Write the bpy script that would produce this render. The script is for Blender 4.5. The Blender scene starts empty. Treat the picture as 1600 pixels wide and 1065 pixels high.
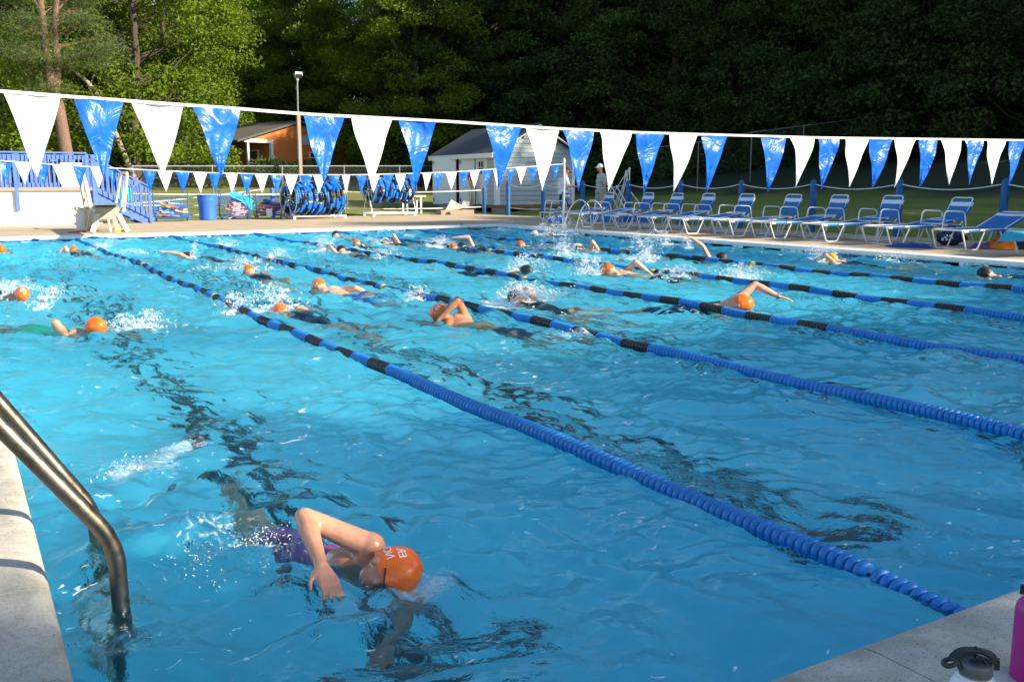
import bpy, bmesh, math, random
import numpy as np
from mathutils import Vector, Matrix, Euler
R = math.radians
C = bpy.context.scene
COL = C.collection

# ------------------------------------------------------------------ camera
CO = Vector((-0.145748, -1.501683, 1.300315))
FW = Vector((0.502972, 0.848535, -0.164339))
RT = Vector((0.860088, -0.510143, -0.001669))
UP = Vector((0.085253, 0.140507, 0.986402))
FPX = 1473.6
cam_d = bpy.data.cameras.new('camera')
cam = bpy.data.objects.new('camera', cam_d)
COL.objects.link(cam)
m = Matrix((RT, UP, -FW)).transposed().to_4x4()
m.translation = CO
cam.matrix_world = m
cam_d.lens = 36 * FPX / 1600
cam_d.clip_start = 0.05
cam_d.clip_end = 1000
C.camera = cam

# ------------------------------------------------------------------ sky and sun
SUN_AZ, SUN_EL = R(142), R(25)
world = bpy.data.worlds.new('World')
C.world = world
world.use_nodes = True
wn = world.node_tree
sky = wn.nodes.new('ShaderNodeTexSky')
sky.sky_type = 'NISHITA'
sky.sun_disc = False
sky.sun_elevation = SUN_EL
sky.sun_rotation = SUN_AZ
sky.air_density = 1.0
sky.dust_density = 0.6
sky.ozone_density = 1.5
wn.links.new(sky.outputs[0], wn.nodes['Background'].inputs[0])
wn.nodes['Background'].inputs[1].default_value = 0.11
sun_d = bpy.data.lights.new('sun', 'SUN')
sun_d.energy = 5.0
sun_d.angle = R(0.6)
sun_d.color = (1.0, 0.89, 0.72)
sun = bpy.data.objects.new('sun', sun_d)
COL.objects.link(sun)
SD = Vector((math.sin(SUN_AZ) * math.cos(SUN_EL), math.cos(SUN_AZ) * math.cos(SUN_EL), math.sin(SUN_EL)))
sun.rotation_euler = SD.to_track_quat('Z', 'Y').to_euler()
C.view_settings.view_transform = 'Standard'
C.view_settings.look = 'None'
C.view_settings.exposure = 1.15
C.view_settings.gamma = 1.0
C.cycles.max_bounces = 14
C.cycles.transmission_bounces = 10
C.cycles.transparent_max_bounces = 16
C.cycles.sample_clamp_indirect = 30
C.cycles.use_denoising = True

# ------------------------------------------------------------------ pixel -> world helpers (photo pixels, 1600 x 1065)
def ray(px, py):
    return FW + RT * ((px - 800) / FPX) - UP * ((py - 532.5) / FPX)
def at(px, py, z):
    d = ray(px, py); return CO + d * ((z - CO.z) / d.z)
def onY(px, py, Y):
    d = ray(px, py); return CO + d * ((Y - CO.y) / d.y)
def onX(px, py, X):
    d = ray(px, py); return CO + d * ((X - CO.x) / d.x)
def V(*a): return Vector(a)

# ------------------------------------------------------------------ materials
def mat(name, col, rough=0.6, metal=0.0, var=0.0, vscale=8.0, bump=0.0, bscale=40.0, col2=None,
        spec=0.5, coat=0.0, transl=0.0, stretch=None, rand=0.0, bdist=0.01, detail=6):
    m = bpy.data.materials.new(name); m.use_nodes = True
    nt = m.node_tree; N = nt.nodes; L = nt.links
    b = N['Principled BSDF']; out = N['Material Output']
    b.inputs['Base Color'].default_value = (*col, 1)
    b.inputs['Roughness'].default_value = rough
    b.inputs['Metallic'].default_value = metal
    b.inputs['Specular IOR Level'].default_value = spec
    b.inputs['Coat Weight'].default_value = coat
    tc = N.new('ShaderNodeTexCoord'); vec = tc.outputs['Object']
    if stretch:
        mp = N.new('ShaderNodeMapping'); mp.inputs['Scale'].default_value = stretch
        L.new(vec, mp.inputs[0]); vec = mp.outputs[0]
    last = None
    if var > 0 or col2:
        n = N.new('ShaderNodeTexNoise'); n.inputs['Scale'].default_value = vscale
        n.inputs['Detail'].default_value = detail; n.inputs['Roughness'].default_value = 0.65
        L.new(vec, n.inputs['Vector'])
        r = N.new('ShaderNodeValToRGB')
        r.color_ramp.elements[0].position = 0.3; r.color_ramp.elements[1].position = 0.7
        c2 = col2 if col2 else tuple(min(1, c * (1 + var)) for c in col)
        c1 = col if col2 else tuple(c * (1 - var) for c in col)
        r.color_ramp.elements[0].color = (*c1, 1); r.color_ramp.elements[1].color = (*c2, 1)
        L.new(n.outputs['Fac'], r.inputs[0]); last = r.outputs[0]
        L.new(last, b.inputs['Base Color'])
    if rand > 0:
        oi = N.new('ShaderNodeObjectInfo')
        hs = N.new('ShaderNodeHueSaturation')
        mr = N.new('ShaderNodeMapRange'); mr.inputs['To Min'].default_value = 1 - rand; mr.inputs['To Max'].default_value = 1 + rand
        L.new(oi.outputs['Random'], mr.inputs['Value']); L.new(mr.outputs[0], hs.inputs['Value'])
        if last: L.new(last, hs.inputs['Color'])
        else: hs.inputs['Color'].default_value = (*col, 1)
        L.new(hs.outputs[0], b.inputs['Base Color']); last = hs.outputs[0]
    if bump > 0:
        n2 = N.new('ShaderNodeTexNoise'); n2.inputs['Scale'].default_value = bscale
        n2.inputs['Detail'].default_value = 5
        L.new(vec, n2.inputs['Vector'])
        bp = N.new('ShaderNodeBump'); bp.inputs['Strength'].default_value = bump; bp.inputs['Distance'].default_value = bdist
        L.new(n2.outputs['Fac'], bp.inputs['Height']); L.new(bp.outputs[0], b.inputs['Normal'])
    if transl > 0:
        t = N.new('ShaderNodeBsdfTranslucent'); t.inputs[0].default_value = (*[min(1, c * 1.3) for c in col], 1)
        if last: L.new(last, t.inputs[0])
        mx = N.new('ShaderNodeMixShader'); mx.inputs[0].default_value = transl
        L.new(b.outputs[0], mx.inputs[1]); L.new(t.outputs[0], mx.inputs[2]); L.new(mx.outputs[0], out.inputs[0])
    return m

def nodes(m): return m.node_tree.nodes, m.node_tree.links

M = {}
M['concrete'] = mat('deck_concrete', (0.44, 0.335, 0.21), 0.9, var=0.12, vscale=1.3, bump=0.3, bscale=60, col2=(0.56, 0.44, 0.29))
M['coping'] = mat('coping_concrete', (0.43, 0.40, 0.34), 0.8, vscale=5.0, col2=(0.60, 0.56, 0.48), bump=0.35, bscale=90, bdist=0.004)
M['white_edge'] = mat('white_edge', (0.72, 0.72, 0.69), 0.5, var=0.08, vscale=6, bump=0.15, bscale=50, bdist=0.004)
M['plaster'] = mat('pool_plaster', (0.205, 0.70, 0.87), 0.9, var=0.07, vscale=1.2)
M['black_tile'] = mat('black_tile', (0.03, 0.045, 0.055), 0.5)
M['white_paint'] = mat('white_paint', (0.80, 0.80, 0.78), 0.55, var=0.03, vscale=3, bump=0.05)
M['white_wall'] = mat('white_wall', (0.82, 0.80, 0.76), 0.75, var=0.03, vscale=2, bump=0.2, bscale=12)
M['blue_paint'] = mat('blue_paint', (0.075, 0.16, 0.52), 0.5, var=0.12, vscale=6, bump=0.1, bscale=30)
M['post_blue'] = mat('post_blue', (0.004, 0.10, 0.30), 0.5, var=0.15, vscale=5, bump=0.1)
M['blue_plastic'] = mat('blue_plastic', (0.012, 0.18, 0.66), 0.38, var=0.08, vscale=30)
M['float_blue'] = mat('float_blue', (0.006, 0.19, 0.56), 0.42, var=0.12, vscale=9, rand=0.12)
M['float_black'] = mat('float_black', (0.012, 0.012, 0.014), 0.38)
M['float_yellow'] = mat('float_yellow', (0.85, 0.62, 0.02), 0.4)
M['float_red'] = mat('float_red', (0.5, 0.02, 0.06), 0.4)
M['barrel'] = mat('barrel_blue', (0.03, 0.14, 0.55), 0.5, var=0.1, vscale=4)
M['steel'] = mat('steel', (0.62, 0.60, 0.56), 0.22, metal=1.0, var=0.08, vscale=18)
M['chain'] = mat('chain_wire', (0.10, 0.11, 0.10), 0.7)
M['galv'] = mat('galvanised', (0.30, 0.31, 0.31), 0.5, metal=0.7, var=0.1)
M['white_tube'] = mat('white_tube', (0.76, 0.76, 0.74), 0.35)
M['cream'] = mat('cream_fibreglass', (0.52, 0.48, 0.37), 0.5, var=0.1, vscale=5)
M['cream_shaded'] = mat('shaded_fibreglass', (0.42, 0.39, 0.31), 0.7, vscale=14, col2=(0.24, 0.22, 0.17))  # blotchy darker cream, shade under the board put into its colour
M['board'] = mat('board_aqua', (0.42, 0.66, 0.62), 0.7, var=0.06, bump=0.2, bscale=200)
M['strap_blue'] = mat('strap_blue', (0.002, 0.14, 0.42), 0.45, var=0.1, vscale=10)
M['strap_white'] = mat('strap_white', (0.72, 0.74, 0.76), 0.45)
M['siding'] = mat('siding_grey', (0.40, 0.46, 0.48), 0.6, var=0.04, vscale=3)
M['shingle'] = mat('shingle', (0.055, 0.06, 0.07), 0.9, var=0.3, vscale=20, bump=0.4, bscale=30)
M['house_orange'] = mat('house_orange', (0.56, 0.165, 0.035), 0.8, vscale=4, col2=(0.66, 0.21, 0.045), stretch=(6, 6, 0.5), bump=0.2, bscale=10)
M['roof_grey'] = mat('roof_grey', (0.10, 0.09, 0.08), 0.9, var=0.2, vscale=6)
M['glass_dark'] = mat('glass_dark', (0.01, 0.012, 0.015), 0.08)
M['wood_grey'] = mat('wood_grey', (0.25, 0.205, 0.155), 0.85, vscale=8, col2=(0.34, 0.285, 0.22), stretch=(8, 8, 0.6), bump=0.4, bscale=30)
M['dark_gap'] = mat('dark_gap', (0.015, 0.014, 0.013), 0.9)
M['brown'] = mat('brown_board', (0.25, 0.12, 0.05), 0.8, var=0.15)
M['block'] = mat('concrete_block', (0.28, 0.27, 0.25), 0.9, var=0.15, vscale=9, bump=0.4)
M['card'] = mat('cardboard', (0.34, 0.24, 0.16), 0.9, var=0.1)
M['card2'] = mat('cardboard_grey', (0.36, 0.33, 0.29), 0.9, var=0.1)
M['rope_white'] = mat('rope_white', (0.70, 0.69, 0.66), 0.7)
M['red'] = mat('red_rubber', (0.5, 0.015, 0.03), 0.4)
M['gold_rope'] = mat('gold_rope', (0.55, 0.42, 0.15), 0.8, var=0.2, vscale=25)
M['skin'] = mat('skin', (0.47, 0.20, 0.115), 0.24, vscale=11, col2=(0.60, 0.30, 0.19), bump=0.3, bscale=70, bdist=0.004, coat=0.3)
M['skin_fair'] = mat('skin_fair', (0.56, 0.29, 0.19), 0.28, vscale=9, col2=(0.68, 0.40, 0.28), bump=0.1, bscale=60, bdist=0.003)
M['skin_tan'] = mat('skin_tan', (0.38, 0.16, 0.08), 0.36, vscale=9, col2=(0.45, 0.21, 0.11), bump=0.1, bscale=60, bdist=0.003)
M['cap_orange'] = mat('cap_orange', (0.86, 0.115, 0.003), 0.30, vscale=22, col2=(0.92, 0.19, 0.006), bump=0.8, bscale=13, bdist=0.02, coat=0.4)
M['cap_black'] = mat('cap_black', (0.02, 0.02, 0.022), 0.4, bump=0.3, bscale=18)
M['cap_white'] = mat('cap_white', (0.75, 0.76, 0.78), 0.35, bump=0.3, bscale=18)
M['cap_yellow'] = mat('cap_yellow', (0.88, 0.40, 0.01), 0.3, bump=0.4, bscale=18)
M['hair_dark'] = mat('hair_dark', (0.02, 0.012, 0.008), 0.5, bump=0.8, bscale=60)
M['print_white'] = mat('print_white', (0.85, 0.85, 0.85), 0.4)
M['suit_navy'] = mat('suit_navy', (0.01, 0.015, 0.05), 0.4)
M['suit_black'] = mat('suit_black', (0.012, 0.012, 0.014), 0.4)
M['suit_green'] = mat('suit_green', (0.05, 0.45, 0.30), 0.5)
M['suit_pink'] = mat('suit_pink', (0.65, 0.10, 0.20), 0.5)
M['suit_print'] = mat('suit_print', (0.12, 0.04, 0.35), 0.45, vscale=28, col2=(0.65, 0.12, 0.15), detail=2)
M['suit_blue'] = mat('suit_blue', (0.02, 0.12, 0.5), 0.45)
M['goggle'] = mat('goggle', (0.02, 0.025, 0.03), 0.12)
M['shirt_white'] = mat('shirt_white', (0.72, 0.74, 0.80), 0.85, bump=0.5, bscale=7, bdist=0.03)
M['shirt_grey'] = mat('shirt_grey', (0.42, 0.43, 0.40), 0.9, bump=0.5, bscale=7, bdist=0.03)
M['shorts_dark'] = mat('shorts_dark', (0.025, 0.035, 0.05), 0.9, bump=0.4, bscale=8, bdist=0.02)
M['shorts_khaki'] = mat('shorts_khaki', (0.48, 0.46, 0.42), 0.9, bump=0.5, bscale=8, bdist=0.03)
M['black_plastic'] = mat('black_plastic', (0.018, 0.02, 0.022), 0.42, bump=0.08, bscale=300)
M['grey_plastic'] = mat('grey_plastic', (0.10, 0.11, 0.115), 0.45)
M['magenta'] = mat('magenta_powdercoat', (0.40, 0.015, 0.22), 0.45, bump=0.15, bscale=500, bdist=0.001)
M['white_coat'] = mat('white_powdercoat', (0.70, 0.74, 0.84), 0.45, bump=0.1, bscale=500, bdist=0.001)
M['towel_blue'] = mat('towel_blue', (0.01, 0.05, 0.30), 0.95, bump=0.6, bscale=60)
M['towel_teal'] = mat('towel_teal', (0.02, 0.28, 0.42), 0.95, vscale=14, col2=(0.05, 0.42, 0.52), bump=0.6, bscale=50)
M['towel_orange'] = mat('towel_orange', (0.80, 0.20, 0.01), 0.95, bump=0.6, bscale=50)
M['towel_red'] = mat('towel_red', (0.40, 0.03, 0.10), 0.95, vscale=20, col2=(0.10, 0.15, 0.5), bump=0.6, bscale=50)
M['bag_navy'] = mat('bag_navy', (0.008, 0.02, 0.07), 0.7, bump=0.5, bscale=12, bdist=0.02)
M['bark'] = mat('bark', (0.045, 0.034, 0.024), 0.95, vscale=6, col2=(0.08, 0.062, 0.045), stretch=(3, 3, 0.5), bump=0.8, bscale=10, bdist=0.05)
M['pine_bark'] = mat('pine_bark', (0.24, 0.15, 0.105), 0.95, vscale=7, col2=(0.15, 0.09, 0.065), stretch=(3, 3, 0.8), bump=0.9, bscale=12, bdist=0.05)
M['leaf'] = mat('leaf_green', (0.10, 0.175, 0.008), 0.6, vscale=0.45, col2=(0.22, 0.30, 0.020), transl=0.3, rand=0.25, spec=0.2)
M['leaf_shaded'] = mat('leaf_shaded', (0.022, 0.055, 0.010), 0.6, vscale=0.35, col2=(0.075, 0.135, 0.025), transl=0.22, rand=0.25, spec=0.3)  # darker leaf copy, shade of the wood put into its colour
M['needles'] = mat('needles', (0.05, 0.085, 0.015), 0.55, vscale=1.5, col2=(0.10, 0.14, 0.03), transl=0.2)
M['shrub'] = mat('shrub', (0.05, 0.09, 0.015), 0.6, vscale=2, col2=(0.11, 0.14, 0.03), transl=0.25, rand=0.2)
# ------------------------------------------------------------------ object helpers
def tag(o, label=None, cat=None, group=None, kind=None):
    if label: o['label'] = label
    if cat: o['category'] = cat
    if group: o['group'] = group
    if kind: o['kind'] = kind
    return o
def thing(name, label, cat, loc=(0, 0, 0), rotz=0.0, group=None):
    o = bpy.data.objects.new(name, None); COL.objects.link(o)
    o.empty_display_size = 0.2
    o.location = loc; o.rotation_euler = (0, 0, rotz)
    return tag(o, label, cat, group)
def copy_tree(o, parent=None):
    c = o.copy(); COL.objects.link(c); c.parent = parent
    for ch in list(o.children): copy_tree(ch, c)
    return c
def frame_from(d, hint=(0, 0, 1)):
    d = Vector(d).normalized(); h = Vector(hint)
    if abs(d.dot(h)) > 0.97: h = Vector((1, 0, 0)) if abs(d.x) < 0.9 else Vector((0, 1, 0))
    x = h.cross(d).normalized(); y = d.cross(x)
    return x, y, d

class MB:
    def __init__(s): s.v = []; s.f = []; s.m = []
    def add(s, vs, fs, mi=0):
        o = len(s.v); s.v += [tuple(v) for v in vs]
        s.f += [tuple(i + o for i in f) for f in fs]; s.m += [mi] * len(fs); return s
    def box(s, c, size, rot=None, mi=0, taper=1.0):
        c = Vector(c); hx, hy, hz = size[0] / 2, size[1] / 2, size[2] / 2
        vs = []
        for z in (-1, 1):
            t = taper if z > 0 else 1.0
            for x, y in ((-1, -1), (1, -1), (1, 1), (-1, 1)):
                p = Vector((x * hx * t, y * hy * t, z * hz))
                if rot is not None: p = rot @ p
                vs.append(c + p)
        return s.add(vs, [(0, 3, 2, 1), (4, 5, 6, 7), (0, 1, 5, 4), (1, 2, 6, 5), (2, 3, 7, 6), (3, 0, 4, 7)], mi)
    def bar(s, a, b, w, h, mi=0, up=(0, 0, 1)):
        a, b = Vector(a), Vector(b); x, y, d = frame_from(b - a, up)
        vs = []
        for p in (a, b):
            for i, j in ((-1, -1), (1, -1), (1, 1), (-1, 1)): vs.append(p + x * i * w / 2 + y * j * h / 2)
        return s.add(vs, [(3, 2, 1, 0), (4, 5, 6, 7), (0, 1, 5, 4), (1, 2, 6, 5), (2, 3, 7, 6), (3, 0, 4, 7)], mi)
    def tube(s, pts, r, n=8, closed=False, mi=0, caps=True):
        pts = [Vector(p) for p in pts]; k = len(pts)
        rs = r if isinstance(r, (list, tuple)) else [r] * k
        vs = []; x = None
        for i, p in enumerate(pts):
            a = pts[(i - 1) % k] if (closed or i > 0) else p
            b = pts[(i + 1) % k] if (closed or i < k - 1) else p
            d = (b - a).normalized() if (b - a).length > 1e-9 else Vector((0, 0, 1))
            if x is None: x, y, _ = frame_from(d)
            else:
                x = x - d * x.dot(d)
                x = x.normalized() if x.length > 1e-6 else frame_from(d)[0]
                y = d.cross(x)
            for j in range(n):
                t = 2 * math.pi * j / n
                vs.append(p + x * math.cos(t) * rs[i] + y * math.sin(t) * rs[i])
        fs = []
        for i in range(k if closed else k - 1):
            i2 = (i + 1) % k
            for j in range(n):
                j2 = (j + 1) % n
                fs.append((i * n + j, i * n + j2, i2 * n + j2, i2 * n + j))
        if caps and not closed:
            fs.append(tuple(range(n))[::-1]); fs.append(tuple((k - 1) * n + j for j in range(n)))
        return s.add(vs, fs, mi)
    def lathe(s, prof, n=24, c=(0, 0, 0), axis=(0, 0, 1), mi=0, caps=True):
        c = Vector(c); x, y, d = frame_from(axis)
        vs = []
        for r, z in prof:
            for j in range(n):
                t = 2 * math.pi * j / n
                vs.append(c + x * math.cos(t) * r + y * math.sin(t) * r + d * z)
        fs = []
        for i in range(len(prof) - 1):
            for j in range(n):
                j2 = (j + 1) % n
                fs.append((i * n + j, i * n + j2, (i + 1) * n + j2, (i + 1) * n + j))
        if caps:
            fs.append(tuple(range(n))[::-1]); fs.append(tuple((len(prof) - 1) * n + j for j in range(n)))
        return s.add(vs, fs, mi)
    def ell(s, c, ax, nu=14, nv=10, mi=0):
        c = Vector(c); A = [Vector(a) for a in ax]; vs = []
        for i in range(nv + 1):
            ph = math.pi * i / nv
            for j in range(nu):
                t = 2 * math.pi * j / nu
                vs.append(c + A[0] * math.sin(ph) * math.cos(t) + A[1] * math.sin(ph) * math.sin(t) + A[2] * math.cos(ph))
        fs = []
        for i in range(nv):
            for j in range(nu):
                j2 = (j + 1) % nu
                a, b, cc, d = i * nu + j, (i + 1) * nu + j, (i + 1) * nu + j2, i * nu + j2
                if i == 0: fs.append((a, b, cc))
                elif i == nv - 1: fs.append((a, b, d))
                else: fs.append((a, b, cc, d))
        return s.add(vs, fs, mi)
    def capsule(s, a, b, ra, rb, n=12):
        a, b = Vector(a), Vector(b); x, y, d = frame_from(b - a); Lg = (b - a).length
        prof = [(ra * math.cos(t), -ra * math.sin(t)) for t in (1.45, 1.1, 0.7, 0.3)] + [(ra, 0), (rb, Lg)] + \
               [(rb * math.cos(t), Lg + rb * math.sin(t)) for t in (0.3, 0.7, 1.1, 1.45)]
        return s.lathe(prof, n, a, d)
    def sheet(s, fn, nu, nv, mi=0, thick=0.0):
        vs = [Vector(fn(i / nu, j / nv)) for j in range(nv + 1) for i in range(nu + 1)]
        fs = [(j * (nu + 1) + i, j * (nu + 1) + i + 1, (j + 1) * (nu + 1) + i + 1, (j + 1) * (nu + 1) + i) for j in range(nv) for i in range(nu)]
        return s.add(vs, fs, mi)
    def build(s, name, mats, parent=None, smooth=True, angle=40, origin=None, world=False):
        off = Vector((0, 0, 0))
        if world and parent: off = parent.location.copy()
        if origin is not None: off = Vector(origin)
        me = bpy.data.meshes.new(name)
        me.from_pydata([(v[0] - off.x, v[1] - off.y, v[2] - off.z) for v in s.v], [], s.f)
        if not isinstance(mats, (list, tuple)): mats = [mats]
        for m_ in mats: me.materials.append(m_)
        if len(mats) > 1: me.polygons.foreach_set('material_index', s.m)
        me.update()
        if smooth:
            me.polygons.foreach_set('use_smooth', [True] * len(me.polygons))
            me.set_sharp_from_angle(angle=R(angle))
        o = bpy.data.objects.new(name, me); COL.objects.link(o)
        if origin is not None: o.location = off
        if parent: o.parent = parent
        return o

def np_mesh(name, v, faces_flat, k, mat_, smooth=False):
    me = bpy.data.meshes.new(name)
    nf = len(faces_flat) // k
    me.vertices.add(len(v)); me.vertices.foreach_set('co', np.asarray(v, dtype=np.float32).ravel())
    me.loops.add(nf * k); me.loops.foreach_set('vertex_index', np.asarray(faces_flat, dtype=np.int32).ravel())
    me.polygons.add(nf); me.polygons.foreach_set('loop_start', np.arange(0, nf * k, k, dtype=np.int32))
    me.polygons.foreach_set('use_smooth', np.full(nf, smooth))
    me.update(calc_edges=True)
    if mat_: me.materials.append(mat_)
    return me
def link_mesh(name, me, parent=None, loc=None):
    o = bpy.data.objects.new(name, me); COL.objects.link(o)
    if loc is not None: o.location = loc
    if parent: o.parent = parent
    return o
def fuse(mb, name, mats, parent=None, voxel=0.012, smooth=3, off=None, post=None):
    """union overlapping closed shapes into one continuous skin"""
    off = Vector(off) if off is not None else Vector((0, 0, 0))
    me = bpy.data.meshes.new('tmp'); me.from_pydata([tuple(Vector(v) - off) for v in mb.v], [], mb.f)
    o = bpy.data.objects.new('tmp', me); COL.objects.link(o)
    md = o.modifiers.new('r', 'REMESH'); md.mode = 'VOXEL'; md.voxel_size = voxel; md.use_smooth_shade = True
    sm = o.modifiers.new('s', 'SMOOTH'); sm.factor = 0.5; sm.iterations = smooth
    dg = bpy.context.evaluated_depsgraph_get(); dg.update()
    me2 = bpy.data.meshes.new_from_object(o.evaluated_get(dg))
    bpy.data.objects.remove(o); bpy.data.meshes.remove(me)
    me2.name = name; me2.materials.clear()
    if not isinstance(mats, (list, tuple)): mats = [mats]
    for m_ in mats: me2.materials.append(m_)
    if post: post(me2)
    me2.polygons.foreach_set('use_smooth', [True] * len(me2.polygons))
    ob = bpy.data.objects.new(name, me2); COL.objects.link(ob)
    if parent: ob.parent = parent
    return ob
def arc(c, u, v, r, a0, a1, n):
    c, u, v = Vector(c), Vector(u), Vector(v)
    return [c + u * r * math.cos(a0 + (a1 - a0) * i / n) + v * r * math.sin(a0 + (a1 - a0) * i / n) for i in range(n + 1)]
def rounded(pts, r=0.06, n=4):
    pts = [Vector(p) for p in pts]; out = [pts[0]]
    for i in range(1, len(pts) - 1):
        a, b, c = pts[i - 1], pts[i], pts[i + 1]
        d1 = (a - b); d2 = (c - b)
        rr = min(r, d1.length * 0.45, d2.length * 0.45)
        p0 = b + d1.normalized() * rr; p2 = b + d2.normalized() * rr
        for k in range(n + 1):
            t = k / n
            out.append(p0 * (1 - t) ** 2 + b * 2 * t * (1 - t) + p2 * t * t)
    out.append(pts[-1]); return out

# ------------------------------------------------------------------ sizes of the place
LP, WP = 22.86, 13.76        # pool length (lanes) and width
ZD = 0.12                    # deck and coping top above the water
FX, FY = 18.0, 32.6          # fence lines on the far right and behind the far deck
def ground(x, y):
    d1 = max(0.0, y - FY); d2 = max(0.0, x - FX - 0.2)
    z = 0.085
    z += 0.042 * d1 if d1 > 0 else 0
    z += 0.042 * min(d2, 13) + 0.15 * max(0, d2 - 13) if d1 < 3 else 0
    if d1 >= 3: z = max(z, 0.085 + 0.042 * min(d2, 13) + 0.15 * max(0, d2 - 13) - 0.02 * (d1 - 3))
    z += 0.10 * max(0, d1 - 33)
    return min(z, 9.0)
# ------------------------------------------------------------------ ground, deck, pool
def rect_sheet(mb, x0, x1, y0, y1, z, mi=0):
    mb.add([(x0, y0, z), (x1, y0, z), (x1, y1, z), (x0, y1, z)], [(0, 1, 2, 3)], mi)

# grass terrain (one sheet out to the horizon, cut away under the pool)
gx = np.concatenate([np.array([-400, -200, -100, -60]), np.arange(-40, 18.3, 4), np.array([18.2]), np.arange(20, 110, 2), np.array([140, 200, 400])])
gy = np.concatenate([np.array([-400, -200, -100, -50]), np.arange(-30, 32, 4), np.array([32.6]), np.arange(34, 120, 2), np.array([150, 220, 400])])
gx = np.unique(gx); gy = np.unique(gy)
rg = np.random.default_rng(5)
verts = []
for y in gy:
    for x in gx:
        inside = x <= 18.2 and y <= 32.6
        z = -0.4 if inside and x > -30 and y > -25 and x < 17.9 and y < 32.3 else ground(x, y)
        if inside and not (x > -30 and y > -25): z = 0.085
        if x <= -8 and not inside: z = max(0.085 + 0.03 * max(0, y - 33), 0.085)
        if not inside: z += 0.03 * math.sin(x * 0.7) * math.cos(y * 0.55)
        if y <= -25 or x <= -30: z = 0.09
        if z == -0.4: z = -3.4
        verts.append((x, y, z))
nx_, ny_ = len(gx), len(gy)
faces = []
for j in range(ny_ - 1):
    for i in range(nx_ - 1):
        faces.append((j * nx_ + i, j * nx_ + i + 1, (j + 1) * nx_ + i + 1, (j + 1) * nx_ + i))
grass = mat('grass', (0.15, 0.19, 0.025), 0.95, vscale=0.6, col2=(0.26, 0.28, 0.05), bump=1.0, bscale=14, bdist=0.08)
N_, L_ = nodes(grass)
nz = N_.new('ShaderNodeTexNoise'); nz.inputs['Scale'].default_value = 18; nz.inputs['Detail'].default_value = 8
tcx = N_.new('ShaderNodeTexCoord'); L_.new(tcx.outputs['Object'], nz.inputs['Vector'])
mxg = N_.new('ShaderNodeMix'); mxg.data_type = 'RGBA'; mxg.blend_type = 'MULTIPLY'; mxg.inputs[0].default_value = 0.8
rmp = N_.new('ShaderNodeValToRGB'); rmp.color_ramp.elements[0].color = (0.45, 0.5, 0.4, 1); rmp.color_ramp.elements[0].position = 0.35
rmp.color_ramp.elements[1].color = (1.25, 1.2, 1.0, 1); rmp.color_ramp.elements[1].position = 0.65
L_.new(nz.outputs['Fac'], rmp.inputs[0])
pb = N_['Principled BSDF']; src = pb.inputs['Base Color'].links[0].from_socket
L_.new(src, mxg.inputs[6]); L_.new(rmp.outputs[0], mxg.inputs[7]); L_.new(mxg.outputs[2], pb.inputs['Base Color'])
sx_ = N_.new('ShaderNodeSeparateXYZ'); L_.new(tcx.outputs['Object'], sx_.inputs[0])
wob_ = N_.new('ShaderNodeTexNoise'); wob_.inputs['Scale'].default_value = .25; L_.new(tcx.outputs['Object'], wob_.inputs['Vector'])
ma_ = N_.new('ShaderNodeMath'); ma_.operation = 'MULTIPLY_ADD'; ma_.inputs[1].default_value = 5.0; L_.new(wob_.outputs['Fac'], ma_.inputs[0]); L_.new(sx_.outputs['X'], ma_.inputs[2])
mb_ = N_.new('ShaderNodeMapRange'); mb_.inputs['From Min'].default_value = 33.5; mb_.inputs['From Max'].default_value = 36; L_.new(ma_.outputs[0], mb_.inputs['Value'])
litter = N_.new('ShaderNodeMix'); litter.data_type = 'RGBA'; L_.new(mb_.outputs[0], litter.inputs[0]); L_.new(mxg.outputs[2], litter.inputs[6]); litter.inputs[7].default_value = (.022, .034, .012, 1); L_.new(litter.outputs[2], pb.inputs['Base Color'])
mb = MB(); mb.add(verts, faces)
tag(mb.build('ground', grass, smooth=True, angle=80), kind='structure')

# tan concrete deck: four slabs round the pool with joints
CW = 0.32
deck = MB()
def slab(x0, x1, y0, y1, top=ZD, bot=-0.3, mi=0):
    deck.box(((x0 + x1) / 2, (y0 + y1) / 2, (top + bot) / 2), (x1 - x0, y1 - y0, top - bot), mi=mi)
def slabs(x0, x1, y0, y1, nx, ny, gap=0.012):
    for i in range(nx):
        for j in range(ny):
            a = x0 + (x1 - x0) * i / nx; b = x0 + (x1 - x0) * (i + 1) / nx
            c = y0 + (y1 - y0) * j / ny; d = y0 + (y1 - y0) * (j + 1) / ny
            slab(a + gap / 2, b - gap / 2, c + gap / 2, d - gap / 2)
slabs(-30, 18.15, LP + CW, FY - 0.35, 16, 3)
slabs(WP + CW, 18.15, -6, LP + CW, 1, 9)
slabs(-30, -CW, -6, LP + CW, 8, 9)
slabs(-30, 18.15, -25, -6, 14, 5)
slabs(-CW, WP + CW, -6, -CW, 5, 2)
deck.box((-6, 3.5, -0.35), (48.2, 57.4, 0.02)) if False else None
dm = M['concrete']; N_, L_ = nodes(dm)
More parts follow.
